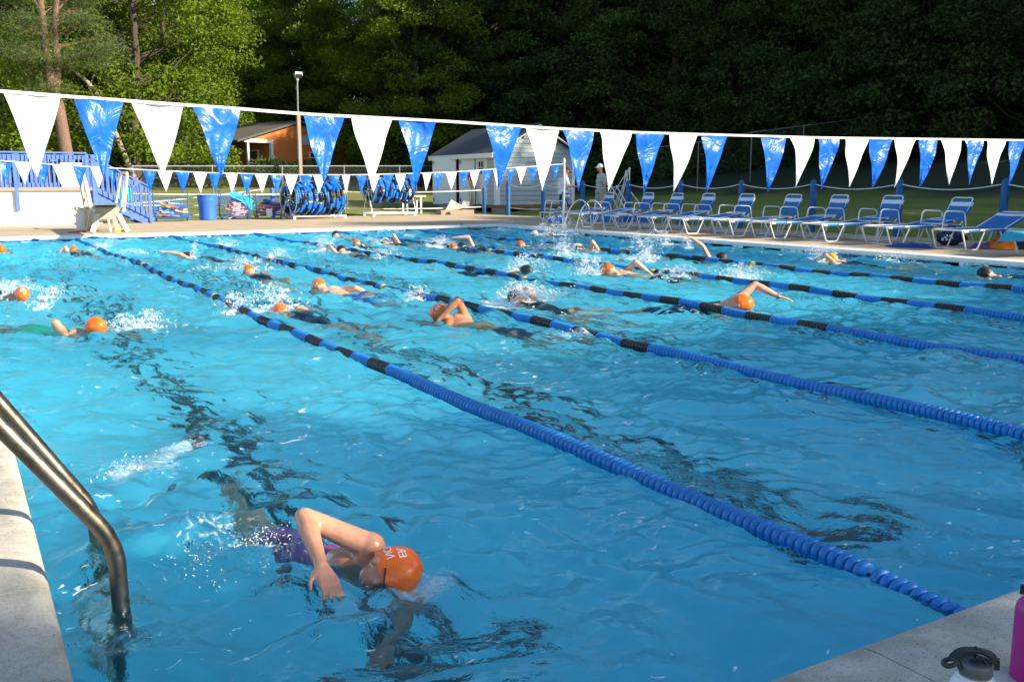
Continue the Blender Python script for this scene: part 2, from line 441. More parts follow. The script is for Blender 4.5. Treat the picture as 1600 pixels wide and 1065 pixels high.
# joints show the darker bedding beneath; fine speckle over the tan
sp = N_.new('ShaderNodeTexNoise'); sp.inputs['Scale'].default_value = 140; sp.inputs['Detail'].default_value = 3
tcx = N_.new('ShaderNodeTexCoord'); L_.new(tcx.outputs['Object'], sp.inputs['Vector'])
mx2 = N_.new('ShaderNodeMix'); mx2.data_type = 'RGBA'; mx2.blend_type = 'MULTIPLY'; mx2.inputs[0].default_value = 0.5
rp = N_.new('ShaderNodeValToRGB'); rp.color_ramp.elements[0].color = (0.6, 0.6, 0.6, 1); rp.color_ramp.elements[0].position = 0.38
rp.color_ramp.elements[1].color = (1.15, 1.15, 1.15, 1); rp.color_ramp.elements[1].position = 0.6
L_.new(sp.outputs['Fac'], rp.inputs[0]); pb = N_['Principled BSDF']; src = pb.inputs['Base Color'].links[0].from_socket
L_.new(src, mx2.inputs[6]); L_.new(rp.outputs[0], mx2.inputs[7]); L_.new(mx2.outputs[2], pb.inputs['Base Color'])
tag(deck.build('pool_deck', dm, smooth=False), kind='structure')
bed = MB()
for (x0, x1, y0, y1) in ((-30, 18.1, LP + 0.02, FY - 0.36), (WP + 0.02, 18.1, -24, LP + 0.02), (-30, -0.02, -24, LP + 0.02), (-0.02, WP + 0.02, -24, -0.02)):
    rect_sheet(bed, x0, x1, y0, y1, ZD - 0.022)
tag(bed.build('deck_bedding', M['dark_gap'], smooth=False), kind='structure')

# coping stones with a rounded nose: profile swept along each side, one stone every 0.61 m
def coping_profile(far=False):
    # (inward offset, z): from deck side over the rounded nose down to the beam
    return [(-CW, -0.10), (-CW, ZD + 0.002), (-0.05, ZD + 0.002), (-0.012, ZD - 0.003), (0.012, ZD - 0.016), (0.024, ZD - 0.038), (0.022, ZD - 0.062), (0.004, ZD - 0.078), (0.0, ZD - 0.084), (0.0, -0.10)]
def cope(mb, a, b, inward, step=0.61, prof=None):
    a, b, inn = Vector(a), Vector(b), Vector(inward); L = (b - a).length; n = max(1, round(L / step)); d = (b - a) / n
    prof = prof or coping_profile()
    for i in range(n):
        g = d.normalized() * 0.0028
        p0, p1 = a + d * i + g, a + d * (i + 1) - g
        vs = [p + inn * o + Vector((0, 0, z)) for p in (p0, p1) for o, z in prof]
        k = len(prof)
        fs = [(j, (j + 1) % k, k + (j + 1) % k, k + j) for j in range(k)] + [tuple(range(k))[::-1], tuple(range(k, 2 * k))]
        mb.add(vs, fs)
cp = MB()
cope(cp, (0, -CW, 0), (0, LP + CW, 0), (1, 0, 0))
cope(cp, (0.0, 0, 0), (WP, 0, 0), (0, 1, 0))
mcp = M['coping']; N_, L_ = nodes(mcp)
sp = N_.new('ShaderNodeTexNoise'); sp.inputs['Scale'].default_value = 170; sp.inputs['Detail'].default_value = 2
tcx = N_.new('ShaderNodeTexCoord'); L_.new(tcx.outputs['Object'], sp.inputs['Vector'])
rp = N_.new('ShaderNodeValToRGB'); rp.color_ramp.elements[0].color = (0.35, 0.34, 0.32, 1); rp.color_ramp.elements[0].position = 0.3
rp.color_ramp.elements[1].color = (1.05, 1.05, 1.05, 1); rp.color_ramp.elements[1].position = 0.42
mx2 = N_.new('ShaderNodeMix'); mx2.data_type = 'RGBA'; mx2.blend_type = 'MULTIPLY'; mx2.inputs[0].default_value = 0.75
L_.new(sp.outputs['Fac'], rp.inputs[0]); pb = N_['Principled BSDF']; src = pb.inputs['Base Color'].links[0].from_socket
st_ = N_.new('ShaderNodeTexNoise'); st_.inputs['Scale'].default_value = 3.5; st_.inputs['Detail'].default_value = 8; st_.inputs['Roughness'].default_value = .7; st_.inputs['Distortion'].default_value = .6
L_.new(tcx.outputs['Object'], st_.inputs['Vector']); rq = N_.new('ShaderNodeValToRGB'); rq.color_ramp.elements[0].color = (.62, .60, .56, 1); rq.color_ramp.elements[0].position = .38; rq.color_ramp.elements[1].color = (1.08, 1.08, 1.06, 1); rq.color_ramp.elements[1].position = .62
L_.new(st_.outputs['Fac'], rq.inputs[0]); mx4 = N_.new('ShaderNodeMix'); mx4.data_type = 'RGBA'; mx4.blend_type = 'MULTIPLY'; mx4.inputs[0].default_value = .8
L_.new(src, mx4.inputs[6]); L_.new(rq.outputs[0], mx4.inputs[7]); L_.new(mx4.outputs[2], mx2.inputs[6]); L_.new(rp.outputs[0], mx2.inputs[7]); L_.new(mx2.outputs[2], pb.inputs['Base Color'])
tag(cp.build('near_coping', mcp, smooth=True, angle=35), kind='structure')
cp = MB()
cope(cp, (WP, LP + CW, 0), (WP, -CW, 0), (-1, 0, 0), 1.5)
cope(cp, (WP, LP, 0), (0.0, LP, 0), (0, -1, 0), 1.5)
tag(cp.build('far_coping', M['white_edge'], smooth=True, angle=35), kind='structure')

# basin: floor that deepens towards the diving end, four walls
def floor_z(y): return -1.02 - 0.018 * min(y, 14) - 1.5 * max(0, min(1, (y - 15) / 4))
ys = [0, 2, 6, 10, 14, 15, 16, 17, 18, 19, LP]
bs = MB()
for a, b in zip(ys[:-1], ys[1:]):
    bs.add([(0, a, floor_z(a)), (WP, a, floor_z(a)), (WP, b, floor_z(b)), (0, b, floor_z(b))], [(0, 1, 2, 3)])
    bs.add([(0, a, floor_z(a)), (0, b, floor_z(b)), (0, b, ZD - 0.07), (0, a, ZD - 0.07)], [(0, 1, 2, 3)])
    bs.add([(WP, a, floor_z(a)), (WP, a, ZD - 0.07), (WP, b, ZD - 0.07), (WP, b, floor_z(b))], [(0, 1, 2, 3)])
bs.add([(0, 0, floor_z(0)), (0, 0, ZD - 0.07), (WP, 0, ZD - 0.07), (WP, 0, floor_z(0))], [(0, 1, 2, 3)])
bs.add([(0, LP, floor_z(LP)), (WP, LP, floor_z(LP)), (WP, LP, ZD - 0.07), (0, LP, ZD - 0.07)], [(0, 1, 2, 3)])
tag(bs.build('pool_basin', M['plaster'], smooth=False), kind='structure')
LX = [1.30, 3.46, 5.57, 7.69, 9.81, 12.3]
lm = MB()
for x in LX:
    yy = [1.62] + [y for y in ys if 1.62 < y < 21.2] + [21.2]
    for a, b in zip(yy[:-1], yy[1:]):
        lm.add([(x - 0.10, a, floor_z(a) + 0.004), (x + 0.10, a, floor_z(a) + 0.004), (x + 0.10, b, floor_z(b) + 0.004), (x - 0.10, b, floor_z(b) + 0.004)], [(0, 1, 2, 3)])
    for y0 in (1.36, 21.2):
        lm.add([(x - 0.42, y0, floor_z(y0) + 0.005), (x + 0.42, y0, floor_z(y0) + 0.005), (x + 0.42, y0 + 0.22, floor_z(y0 + 0.22) + 0.005), (x - 0.42, y0 + 0.22, floor_z(y0 + .22) + 0.005)], [(0, 1, 2, 3)])
tag(lm.build('lane_markings', M['black_tile'], smooth=False), kind='structure')

# waterline tiles: blue mosaic with gaps for the depth markers
tile = bpy.data.materials.new('blue_tile'); tile.use_nodes = True; N_, L_ = nodes(tile)
pb = N_['Principled BSDF']; pb.inputs['Roughness'].default_value = 0.15
tcx = N_.new('ShaderNodeTexCoord'); vt = N_.new('ShaderNodeTexWhiteNoise')
sn = N_.new('ShaderNodeVectorMath'); sn.operation = 'SNAP'; sn.inputs[1].default_value = (0.05, 0.05, 0.05)
L_.new(tcx.outputs['Object'], sn.inputs[0]); L_.new(sn.outputs[0], vt.inputs['Vector'])
rp = N_.new('ShaderNodeValToRGB'); rp.color_ramp.interpolation = 'CONSTANT'
rp.color_ramp.elements[0].color = (0.01, 0.03, 0.14, 1); rp.color_ramp.elements[1].color = (0.02, 0.09, 0.32, 1); rp.color_ramp.elements[1].position = 0.4
e_ = rp.color_ramp.elements.new(0.75); e_.color = (0.05, 0.2, 0.45, 1)
e_ = rp.color_ramp.elements.new(0.9); e_.color = (0.3, 0.45, 0.55, 1)
L_.new(vt.outputs['Value'], rp.inputs[0]); L_.new(rp.outputs[0], pb.inputs['Base Color'])
tb = MB()
MARK = [(1522, 413, 'FT 4', True), (1236, 393, 'FT 4', True), (1153, 387, '5', False), (908, 370, '5', False)]
my = [onX(a, b, WP).y for a, b, _, _ in MARK]
gaps = [(v - 0.3, v + 0.3) for v in my]
y = 0.1
while y < LP - 0.1:
    y2 = min(y + 0.5, LP)
    if not any(g0 < y2 and y < g1 for g0, g1 in gaps):
        tb.add([(WP - 0.003, y, -0.10), (WP - 0.003, y2, -0.10), (WP - 0.003, y2, 0.034), (WP - 0.003, y, 0.034)], [(0, 3, 2, 1)])
    y = y2
x = 0.1
while x < WP - 0.1:
    tb.add([(x, LP - 0.003, -0.10), (x + 0.5, LP - 0.003, -0.10), (x + 0.5, LP - 0.003, 0.03), (x, LP - 0.003, 0.03)], [(0, 1, 2, 3)])
    x += 0.5
tb.add([(0.003, 0.1, -0.1), (0.003, LP, -0.1), (0.003, LP, 0.03), (0.003, 0.1, 0.03)], [(0, 1, 2, 3)])
tb.add([(0.1, 0.003, -0.1), (WP, 0.003, -0.1), (WP, 0.003, 0.03), (0.1, 0.003, 0.03)], [(0, 3, 2, 1)])
tag(tb.build('waterline_tiles', tile, smooth=False), kind='structure')

def text_mesh(s, size, mat_, extrude=0.0):
    cu = bpy.data.curves.new('t', 'FONT'); cu.body = s; cu.size = size; cu.extrude = extrude; cu.align_x = 'CENTER'; cu.align_y = 'CENTER'
    o = bpy.data.objects.new('t', cu); COL.objects.link(o)
    dg = bpy.context.evaluated_depsgraph_get(); dg.update()
    me = bpy.data.meshes.new_from_object(o.evaluated_get(dg)); bpy.data.objects.remove(o); bpy.data.curves.remove(cu)
    me.materials.clear(); me.materials.append(mat_); return me
mlab = ['white depth tile reading 4 FT at the right edge of the photo below the towels', 'white depth tile reading 4 FT under the loungers right of the raised arm',
        'small white depth tile reading 5 between blue tile strips right of the raised arm', 'small white depth tile reading 5 beneath the steel grab rails']
for k, (px_, py_, txt, ring) in enumerate(MARK):
    t = thing('depth_marker', mlab[k], 'depth marker', (WP - 0.006, my[k], 0.0), group='depth markers on the right pool wall')
    b = MB(); b.box((0, 0, -0.01), (0.008, 0.5 if ring else 0.3, 0.095)); b.build('tile', M['white_paint'], t, smooth=False)
    tm = link_mesh('lettering', text_mesh(txt[::-1].replace('TF', 'FT') if False else ('4 FT' if ring else '5'), 0.10, M['black_tile']), t)
    tm.location = (-0.006, 0.09 if ring else 0.0, 0.0); tm.rotation_euler = (R(90), 0, R(-90))
    if ring:
        b = MB(); b.tube(arc((-0.006, -0.15, 0.0), (0, 1, 0), (0, 0, 1), 0.036, 0, 2 * math.pi, 20)[:-1], 0.005, 4, closed=True)
        b.bar((-0.006, -0.175, 0.025), (-0.006, -0.125, -0.025), 0.008, 0.006); b.build('prohibition_symbol', M['float_red'], t)
# ------------------------------------------------------------------ platform with white wall, railings and stairs (far left)
t = thing('viewing_platform', 'raised platform with white wall below and blue slatted railings beside the diving board', 'platform', (-2.0, 30.5, ZD))
PY = 29.55
b = MB(); b.box((-2.25, PY + 1.6, 0.61), (11.6, 3.2, 1.02), mi=0); b.build('wall', M['white_wall'], t, smooth=False, world=True)
b = MB(); b.box((-2.22, PY + 1.58, 1.17), (11.7, 3.36, 0.10)); b.build('floor', M['wood_grey'], t, smooth=False, world=True)
def railing(parent, a, b_, h=1.02, gapy=0.115, posts=()):
    a, b_ = Vector(a), Vector(b_); L = (b_ - a).length; d = (b_ - a).normalized(); hz = Vector((d.x, d.y, 0)).normalized()
    r = MB()
    up = Vector((0, 0, 1))
    r.bar(a + up * h, b_ + up * h, 0.14, 0.045)
    r.build('handrail', M['blue_paint'], parent, smooth=False, world=True)
    r = MB(); r.bar(a + up * (h - 0.13), b_ + up * (h - 0.13), 0.04, 0.12); r.bar(a + up * 0.08, b_ + up * 0.08, 0.04, 0.14)
    r.build('rail', M['blue_paint'], parent, smooth=False, world=True)
    nb = max(2, int(L / gapy)); r = MB()
    side = Vector((hz.y, -hz.x, 0)) * 0.038
    for i in range(1, nb):
        p = a + (b_ - a) * i / nb + side
        r.box(p + up * (h / 2 - 0.03), (0.04, 0.035, h - 0.08), rot=Matrix.Rotation(math.atan2(hz.y, hz.x), 3, 'Z'))
    r.build('balusters', M['blue_paint'], parent, smooth=False, world=True)
    for s in posts:
        p = a + (b_ - a) * s
        r = MB(); r.box(p + up * (h / 2 - 0.06) + side * -0.2, (0.09, 0.09, h + 0.06)); r.build('post', M['blue_paint'], parent, smooth=False, world=True)
zt = 1.2
railing(t, (-8.0, PY + 0.02, zt), (3.55, PY + 0.02, zt), posts=(0.0, 0.25, 0.5, 0.835, 1.0))
railing(t, (-8.0, PY + 3.1, zt), (3.5, PY + 3.1, zt), posts=(0.3, 0.6, 0.9))
b = MB(); b.box((1.62, PY - 0.06, 0.98), (0.10, 0.09, 0.86)); b.build('hanging_post', M['blue_paint'], t, smooth=False, world=True)
# stairs going down to the right
st = MB()
sx0, sx1 = 3.62, 5.35
for s_ in (PY + 0.1, PY + 1.5):
    st.bar((sx0 - 0.05, s_, 1.02), (sx1 - 0.02, s_, 0.14), 0.05, 0.30)
for i in range(6):
    x = sx0 + 0.14 + i * 0.28; st.box((x, PY + 0.8, 1.06 - i * 0.175), (0.30, 1.36, 0.04))
st.build('stairs', M['blue_paint'], t, smooth=False, world=True)
railing(t, (3.66, PY + 0.05, 1.12), (5.3, PY + 0.05, 0.22), h=1.0, gapy=0.17, posts=(0.02, 0.98))
railing(t, (3.66, PY + 1.52, 1.12), (5.3, PY + 1.52, 0.22), h=1.0, gapy=0.17, posts=(0.02, 0.98))
b = MB(); b.box((3.72, PY + 0.06, 1.15), (0.13, 0.13, 2.05)); b.build('post', M['blue_paint'], t, smooth=False, world=True)
# white board on the railing, white chair and wooden slats behind it
b = thing('notice_board', 'blank white board fixed to the blue platform railing behind the diving board', 'board', (3.1, PY - 0.06, 1.25))
x = MB(); x.box((0, 0, 0.32), (0.56, 0.025, 0.7)); x.build('panel', M['white_paint'], b, smooth=False)
x = MB(); x.tube([(-.285, -.02, -.03), (.285, -.02, -.03), (.285, -.02, .67), (-.285, -.02, .67)], .014, 4, closed=True); x.build('frame', M['strap_white'], b, smooth=False)
c = thing('platform_chair', 'white slatted chair on the platform behind the blue railing at the left edge', 'chair', (1.15, PY + 0.45, 1.22))
x = MB(); [x.box((-0.27 + 0.18 * i, -0.25, 0.5), (0.11, 0.03, 0.85)) for i in range(4)]; x.build('backrest', M['white_paint'], c, smooth=False)
x = MB(); x.box((0, 0, 0.42), (0.6, 0.5, 0.04)); x.build('seat', M['white_paint'], c, smooth=False)
for i in (-1, 1):
    for j in (-1, 1):
        x = MB(); x.box((0.27 * i, 0.22 * j, 0.2), (0.05, 0.05, 0.4)); x.build('leg', M['white_paint'], c, smooth=False)
c = thing('wooden_panel', 'two brown wooden boards leaning behind the platform railing left of the white board', 'boards', (2.62, PY + 0.2, 1.22))
for dx in (-0.09, 0.17):
    x = MB(); x.box((dx, 0, 0.43), (0.09, 0.03, 0.86)); x.build('board', M['brown'], c, smooth=False)
c = thing('pool_towel', 'turquoise towel draped over the blue stair railing', 'towel', (4.5, PY + 0.03, 0.9))
x = MB()
for k, dx in enumerate((-0.1, 0.16)):
    x.sheet(lambda u, v, dx=dx: (dx + (u - .5) * 0.13, -0.06 - 0.02 * math.sin(u * 9), 0.45 - 0.14 * k - v * (0.5 - 0.1 * k)), 6, 6)
x.build('towel_fabric', M['towel_teal'], c)

# ------------------------------------------------------------------ diving stand
t = thing('diving_board', 'cream fibreglass diving stand with pale aqua board over the far end of the pool', 'diving board', (3.3, 24.6, ZD))
b = MB()
b.add([(2.98, 24.1, .44), (3.60, 24.1, .44), (3.60, 25.1, .44), (2.98, 25.1, .44), (3.02, 24.1, .74), (3.56, 24.1, .74), (3.56, 25.1, .74), (3.02, 25.1, .74)],
      [(0, 3, 2, 1), (4, 5, 6, 7), (0, 1, 5, 4), (1, 2, 6, 5), (2, 3, 7, 6), (3, 0, 4, 7)])
b.build('fulcrum_box', M['cream_shaded'], t, smooth=False, world=True)
for (x0, y0, x1, y1) in ((3.06, 24.15, 2.90, 24.0), (3.52, 24.15, 3.72, 24.0), (3.06, 25.05, 2.94, 25.2), (3.52, 25.05, 3.66, 25.2)):
    b = MB(); b.bar((x0, y0, .60), (x1, y1, ZD), 0.085, 0.12, up=(1, 0, 0)); b.build('leg', M['cream'], t, smooth=False, world=True)
b = MB(); b.bar((3.29, 24.12, .46), (3.33, 24.05, ZD), .05, .05); b.build('centre_strut', M['galv'], t, world=True)
b = MB()
L = 4.9
def brd(u, v):
    return (3.3 + (u - .5) * 0.5, 25.6 - v * L, 0.80 + 0.05 * v + 0.10 * v * v - 0.06 * v ** 3)
top = [brd(u / 4, v / 16) for v in range(17) for u in range(5)]
bot = [(p[0], p[1], p[2] - (0.045 - 0.02 * (i // 5) / 16)) for i, p in enumerate(top)]
fs = []
for j in range(16):
    for i in range(4):
        a = j * 5 + i; fs.append((a, a + 5, a + 6, a + 1)); fs.append((85 + a, 85 + a + 1, 85 + a + 6, 85 + a + 5))
for j in range(16):
    fs.append((j * 5, 85 + j * 5, 85 + j * 5 + 5, j * 5 + 5)); fs.append((j * 5 + 4, j * 5 + 9, 85 + j * 5 + 9, 85 + j * 5 + 4))
fs.append((80, 81, 82, 83, 84, 169, 168, 167, 166, 165)); b.add(top + bot, fs)
b.build('springboard', M['board'], t, smooth=False, world=True)
b = MB(); b.box((3.3, 24.6, 0.77), (.42, .5, .06)); b.tube([(3.05, 24.4, .78), (3.55, 24.4, .78)], .035, 10); b.build('fulcrum', M['black_plastic'], t, world=True)
for sx in (2.96, 3.66):
    o = -1 if sx < 3.3 else 1
    b = MB(); b.tube(rounded([(sx, 24.0, .66), (sx + .05 * o, 24.3, .72), (sx + .16 * o, 24.15, 1.58), (sx + .16 * o, 25.1, 1.60), (sx + .02 * o, 25.5, .75), (sx, 25.6, ZD)], .1), .042, 8)
    b.build('handrail', M['cream'], t, world=True)
    b = MB(); b.bar((sx, 24.3, .62), (sx + .13 * o, 24.2, 1.45), .05, .09); b.build('side_panel', M['cream'], t, smooth=False, world=True)
b = MB(); b.box((2.93, 25.7, .42), (.42, .06, .62)); b.build('step_riser', M['white_paint'], t, smooth=False, world=True)
for k in range(3):
    b = MB(); b.box((3.05, 25.72 + .12 * (2 - k), .28 + .2 * k), (.7, .22, .05)); b.build('step', M['cream'], t, smooth=False, world=True)
for nm, lab, px_, m_, r in (('kickboard', 'flat red kickboard lying on the deck left of the diving stand', (121, 363), 'float_red', .26), ('pool_toy', 'flat yellow pool toy lying on the deck at the right foot of the diving stand', (187, 362), 'float_yellow', .16)):
    p = at(*px_, ZD); b = MB(); b.lathe([(r, 0), (r, .025), (r * .9, .035)], 16, (0, 0, 0)); o = b.build(nm, M[m_]); o.location = p; o.rotation_euler = (0, 0, .5); o.scale = (1, .6, 1)
    tag(o, lab, 'kickboard' if nm == 'kickboard' else 'toy')
p = at(115, 352, ZD)
t = thing('folding_sign_frame', 'small grey metal A-frame standing against the white wall', 'frame', (p.x, p.y, ZD))
for s_ in (-1, 1):
    b = MB(); b.tube([(.12 * s_, -.1, 0), (0.0, 0.05, .62), (.12 * s_ + .03, .14, 0)], .012, 6); b.build('leg', M['galv'], t)

# ------------------------------------------------------------------ blue posts with white rope round the deck
def post(x, y, lab, grp, h=1.27, w=0.15, base=0.085, m_='post_blue'):
    t = thing('fence_post', lab, 'post', (x, y, base), group=grp)
    b = MB(); prof = [(w * .54, 0), (w * .54, h - .03), (w * .4, h)]
    b.lathe(prof, 8); o = b.build('shaft', M[m_], t, smooth=False); o.rotation_euler = (0, 0, R(22.5))
    b = MB(); b.lathe([(w * .4, h), (w * .3, h + .025), (0.01, h + .035)], 8); o = b.build('cap', M[m_], t, smooth=False); o.rotation_euler = (0, 0, R(22.5))
    return t
ordn = ['first', 'second', 'third', 'fourth', 'fifth', 'sixth', 'seventh', 'eighth', 'ninth']
RY = [9.85 + 2.44 * k for k in range(9)]
for k, y in enumerate(RY):
    lab = 'dark blue roped post behind the loungers, %s from the right edge of the photo' % ordn[k] if k < 7 else ('dark blue post in front of the grey siding right of the shed corner' if k == 8 else 'dark blue post in front of the siding by the man in the white shirt')
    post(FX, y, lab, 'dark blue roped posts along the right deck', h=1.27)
def rope(name, lab, a, b_, sag, r=0.012, n=24, twist=True, grp=None, m_='rope_white'):
    a, b_ = Vector(a), Vector(b_); pts = []
    for i in range(n + 1):
        s = i / n; p = a.lerp(b_, s); p.z -= sag * 4 * s * (1 - s); pts.append(p)
    b = MB(); L = (b_ - a).length
    if twist:
        for ph in (0, 2.1, 4.2):
            q = []
            for i in range(n * 5 + 1):
                s = i / (n * 5); p = a.lerp(b_, s); p.z -= sag * 4 * s * (1 - s)
                an = ph + s * L / 0.13 * 2 * math.pi
                q.append(p + Vector((math.cos(an) * r * .5, 0, math.sin(an) * r * .5)))
            b.tube(q, r * .62, 5)
    else: b.tube(pts, r, 6)
    o = b.build(name, M[m_], origin=(a + b_) / 2); tag(o, lab, 'rope', grp)
    return o
for k in range(8):
    for zz, sag, nm in ((1.27, .11, 'upper'), (.42, .035, 'lower')):
        lab = '%s white rope between the %s and %s blue post from the right' % (nm, ordn[k], ordn[k + 1])
        rope('post_rope', lab, (FX - .02, RY[k] + .07, zz), (FX - .02, RY[k + 1] - .07, zz), sag, grp='white ropes strung between the blue posts')
rope('post_rope', 'upper white rope running out of the photo at the right edge', (FX - .02, RY[0] - .07, 1.27), (FX - .02, RY[0] - 2.4, 1.27), .11, grp='white ropes strung between the blue posts')
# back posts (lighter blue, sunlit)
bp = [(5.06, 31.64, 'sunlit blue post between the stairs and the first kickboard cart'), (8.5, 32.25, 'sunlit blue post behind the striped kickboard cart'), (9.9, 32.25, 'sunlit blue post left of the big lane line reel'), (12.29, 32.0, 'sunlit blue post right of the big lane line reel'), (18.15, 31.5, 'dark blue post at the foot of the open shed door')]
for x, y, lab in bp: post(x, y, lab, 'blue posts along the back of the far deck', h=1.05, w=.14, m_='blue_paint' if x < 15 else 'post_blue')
for (x0, y0, x1, y1, z0, z1, lab) in ((5.1, 31.7, 12.25, 32.1, 1.0, .98, 'white rail rope high behind the carts'), (4.6, 31.8, 9.6, 32.3, .65, 1.12, 'slanting white rail rope rising behind the blue barrel'),
                                      (5.1, 31.75, 12.25, 32.15, .62, .62, 'white rail rope at half height behind the carts'), (4.9, 31.75, 12.2, 32.1, .32, .30, 'low white rail rope behind the carts'),
                                      (12.3, 32.0, 18.1, 31.55, 1.02, 1.05, 'white rail rope between the reel post and the shed door'), (12.3, 32.0, 18.1, 31.55, .42, .4, 'low thin white rope behind the white table')):
    rope('rail_rope', lab, (x0, y0, z0), (x1, y1, z1), .05, r=.02, twist=False, grp='white rail ropes behind the far deck')

# ------------------------------------------------------------------ chain link fences
def chain_fence(name, lab, pts, h, spacing=0.085, wire=0.0018, post_every=3.0, railr=.022, g=True):
    t = thing(name, lab, 'fence', (pts[0][0], pts[0][1], ground(*pts[0])))
    ws = []; fs = []
    for (x0, y0), (x1, y1) in zip(pts[:-1], pts[1:]):
        A = Vector((x0, y0, 0)); B = Vector((x1, y1, 0)); L = (B - A).length; d = (B - A) / L; nrm = Vector((-d.y, d.x, 0))
        n = int((L + h) / spacing)
        for sgn in (1, -1):
            for i in range(n):
                s0 = -h + i * spacing
                if sgn > 0: a, c = (s0, 0.0), (s0 + h, h)
                else: a, c = (s0, h), (s0 + h, 0.0)
                def clipx(a, c):
                    (ax, az), (cx, cz) = a, c
                    t0 = max(0, (0 - ax) / (cx - ax)); t1 = min(1, (L - ax) / (cx - ax))
                    if t1 <= t0: return None
                    return (ax + (cx - ax) * t0, az + (cz - az) * t0), (ax + (cx - ax) * t1, az + (cz - az) * t1)
                r = clipx(a, c)
                if not r: continue
                o = len(ws); dd = (d * (1) + Vector((0, 0, sgn))).normalized(); w = dd.cross(nrm) * wire
                for (s, z) in r:
                    P = A + d * s; gz = ground(P.x, P.y); P = P + Vector((0, 0, gz + z + .04)) + nrm * (.004 * sgn)
                    ws += [P + w, P - w * .5 + nrm * wire, P - w * .5 - nrm * wire]
                fs += [(o, o + 1, o + 4, o + 3), (o + 1, o + 2, o + 5, o + 4), (o + 2, o, o + 3, o + 5)]
        k = max(1, round(L / post_every))
        rl = [A + d * L * i / k for i in range(k + 1)]
        m_ = MB(); m_.tube([Vector((q.x, q.y, ground(q.x, q.y) + h + .05)) for q in rl], railr, 6); m_.build('top_rail', M['galv'], t, world=True)
        for q in rl:
            m_ = MB(); gz = ground(q.x, q.y); m_.tube([(q.x, q.y, gz - .1), (q.x, q.y, gz + h + .09)], .03, 6); m_.build('post', M['galv'], t, world=True)
    m_ = MB(); m_.add(ws, fs); m_.build('chain_mesh', M['chain'], t, smooth=False, world=True)
    return t
chain_fence('chain_link_fence', 'grey chain link fence on the grass behind the kickboard carts and reels', [(5.4, 33.2), (25.5, 39.5)], 1.75)
chain_fence('chain_link_fence', 'faint chain link fence on the dark slope at the upper right', [(30.5, 37), (44, 32), (50, 24)], 2.4, spacing=.2)

# ------------------------------------------------------------------ things on the far deck
def cart(x, y, rz, lab, w=1.05, d=.6, h=.85):
    t = thing('mesh_cart', lab, 'cart', (x, y, ZD), rz, 'wire carts of swim gear on the far deck')
    b = MB()
    for i in (-1, 1):
        for j in (-1, 1): b.tube([(i * w / 2, j * d / 2, .07), (i * w / 2, j * d / 2, h)], .017, 6)
        b.tube(rounded([(i * w / 2, -d / 2, h - .02), (i * w / 2, -d / 2, h + .09), (i * w / 2, d / 2, h + .09), (i * w / 2, d / 2, h - .02)], .08), .015, 6)
    for z in (.12, h - .1):
        b.tube([(-w / 2, -d / 2, z), (w / 2, -d / 2, z), (w / 2, d / 2, z), (-w / 2, d / 2, z)], .015, 6, closed=True)
    b.build('frame', M['post_blue'], t)
    b = MB()
    for i in range(1, 14): b.tube([(-w / 2 + w * i / 14, -d / 2, .12), (-w / 2 + w * i / 14, -d / 2, h - .1)], .0035, 4); b.tube([(-w / 2 + w * i / 14, d / 2, .12), (-w / 2 + w * i / 14, d / 2, h - .1)], .0035, 4)
    for i in range(1, 9):
        z = .12 + (h - .22) * i / 9
        b.tube([(-w / 2, -d / 2, z), (w / 2, -d / 2, z), (w / 2, d / 2, z), (-w / 2, d / 2, z)], .0035, 4, closed=True)
    b.box((0, 0, .11), (w, d, .02)); b.build('mesh_basket', M['blue_plastic'], t, smooth=False)
    for i in (-1, 1):
        for j in (-1, 1):
            b = MB(); b.tube([(i * w * .45 - .015, j * d * .42, .05), (i * w * .45 + .015, j * d * .42, .05)], .05, 12); b.build('caster', M['black_plastic'], t)
    return t
rr = random.Random(11)
GC = {'yellow': mat('gear_yellow', (.80, .50, .02), .5), 'orange': mat('gear_orange', (.85, .20, .02), .5), 'blue': mat('gear_blue', (.05, .18, .50), .5), 'lightblue': mat('gear_lightblue', (.25, .42, .65), .5),
      'red': mat('gear_red', (.55, .05, .05), .5), 'dark': mat('gear_dark', (.03, .04, .07), .5), 'purple': mat('gear_purple', (.28, .05, .18), .5), 'white': mat('gear_white', (.75, .75, .72), .5)}
def gear(cx, cy, rz, seq, where, hmax=.55, w=1.0, d=.45):
    for i, c in enumerate(seq):
        lv = i / len(seq); spread = w / 2 * (1 - .45 * lv)
        lx, ly = rr.uniform(-spread, spread) * .8, -d / 2 * .5 + rr.uniform(-.08, .08); z = ZD + .16 + hmax * lv
        b = MB(); L, W = rr.uniform(.38, .5), rr.uniform(.18, .23)
        pr = [(-L / 2, W * .32), (-L * .3, W * .36), (-L * .1, W * .3), (L * .15, W * .42), (L / 2, W * .5)]
        vs = []
        for zz in (-.028, .028):
            vs += [(x_, y_, zz * (1 - .6 * max(0, x_) / L * 2)) for x_, y_ in pr] + [(x_, -y_, zz * (1 - .6 * max(0, x_) / L * 2)) for x_, y_ in pr[::-1]]
        n = 10
        b.add(vs, [tuple(range(n))[::-1], tuple(range(n, 2 * n))] + [(k, (k + 1) % n, n + (k + 1) % n, n + k) for k in range(n)])
        o = b.build('swim_fin', GC[c], smooth=False)
        p = Matrix.Rotation(rz, 3, 'Z') @ Vector((lx, ly, 0))
        o.location = (cx + p.x, cy + p.y, z); o.rotation_euler = (rr.uniform(-.4, .5), rr.uniform(-.35, .35), rz + rr.uniform(-.5, .5) + (math.pi if rr.random() < .5 else 0))
        tag(o, '%s swim fin piled in the %s' % (c if c != 'dark' else 'dark navy', where), 'swim fin', '%s swim fins in the %s' % (c, where))
cA = (6.08, 30.6); cB = (8.27, 31.2); cC = (9.45, 31.2)
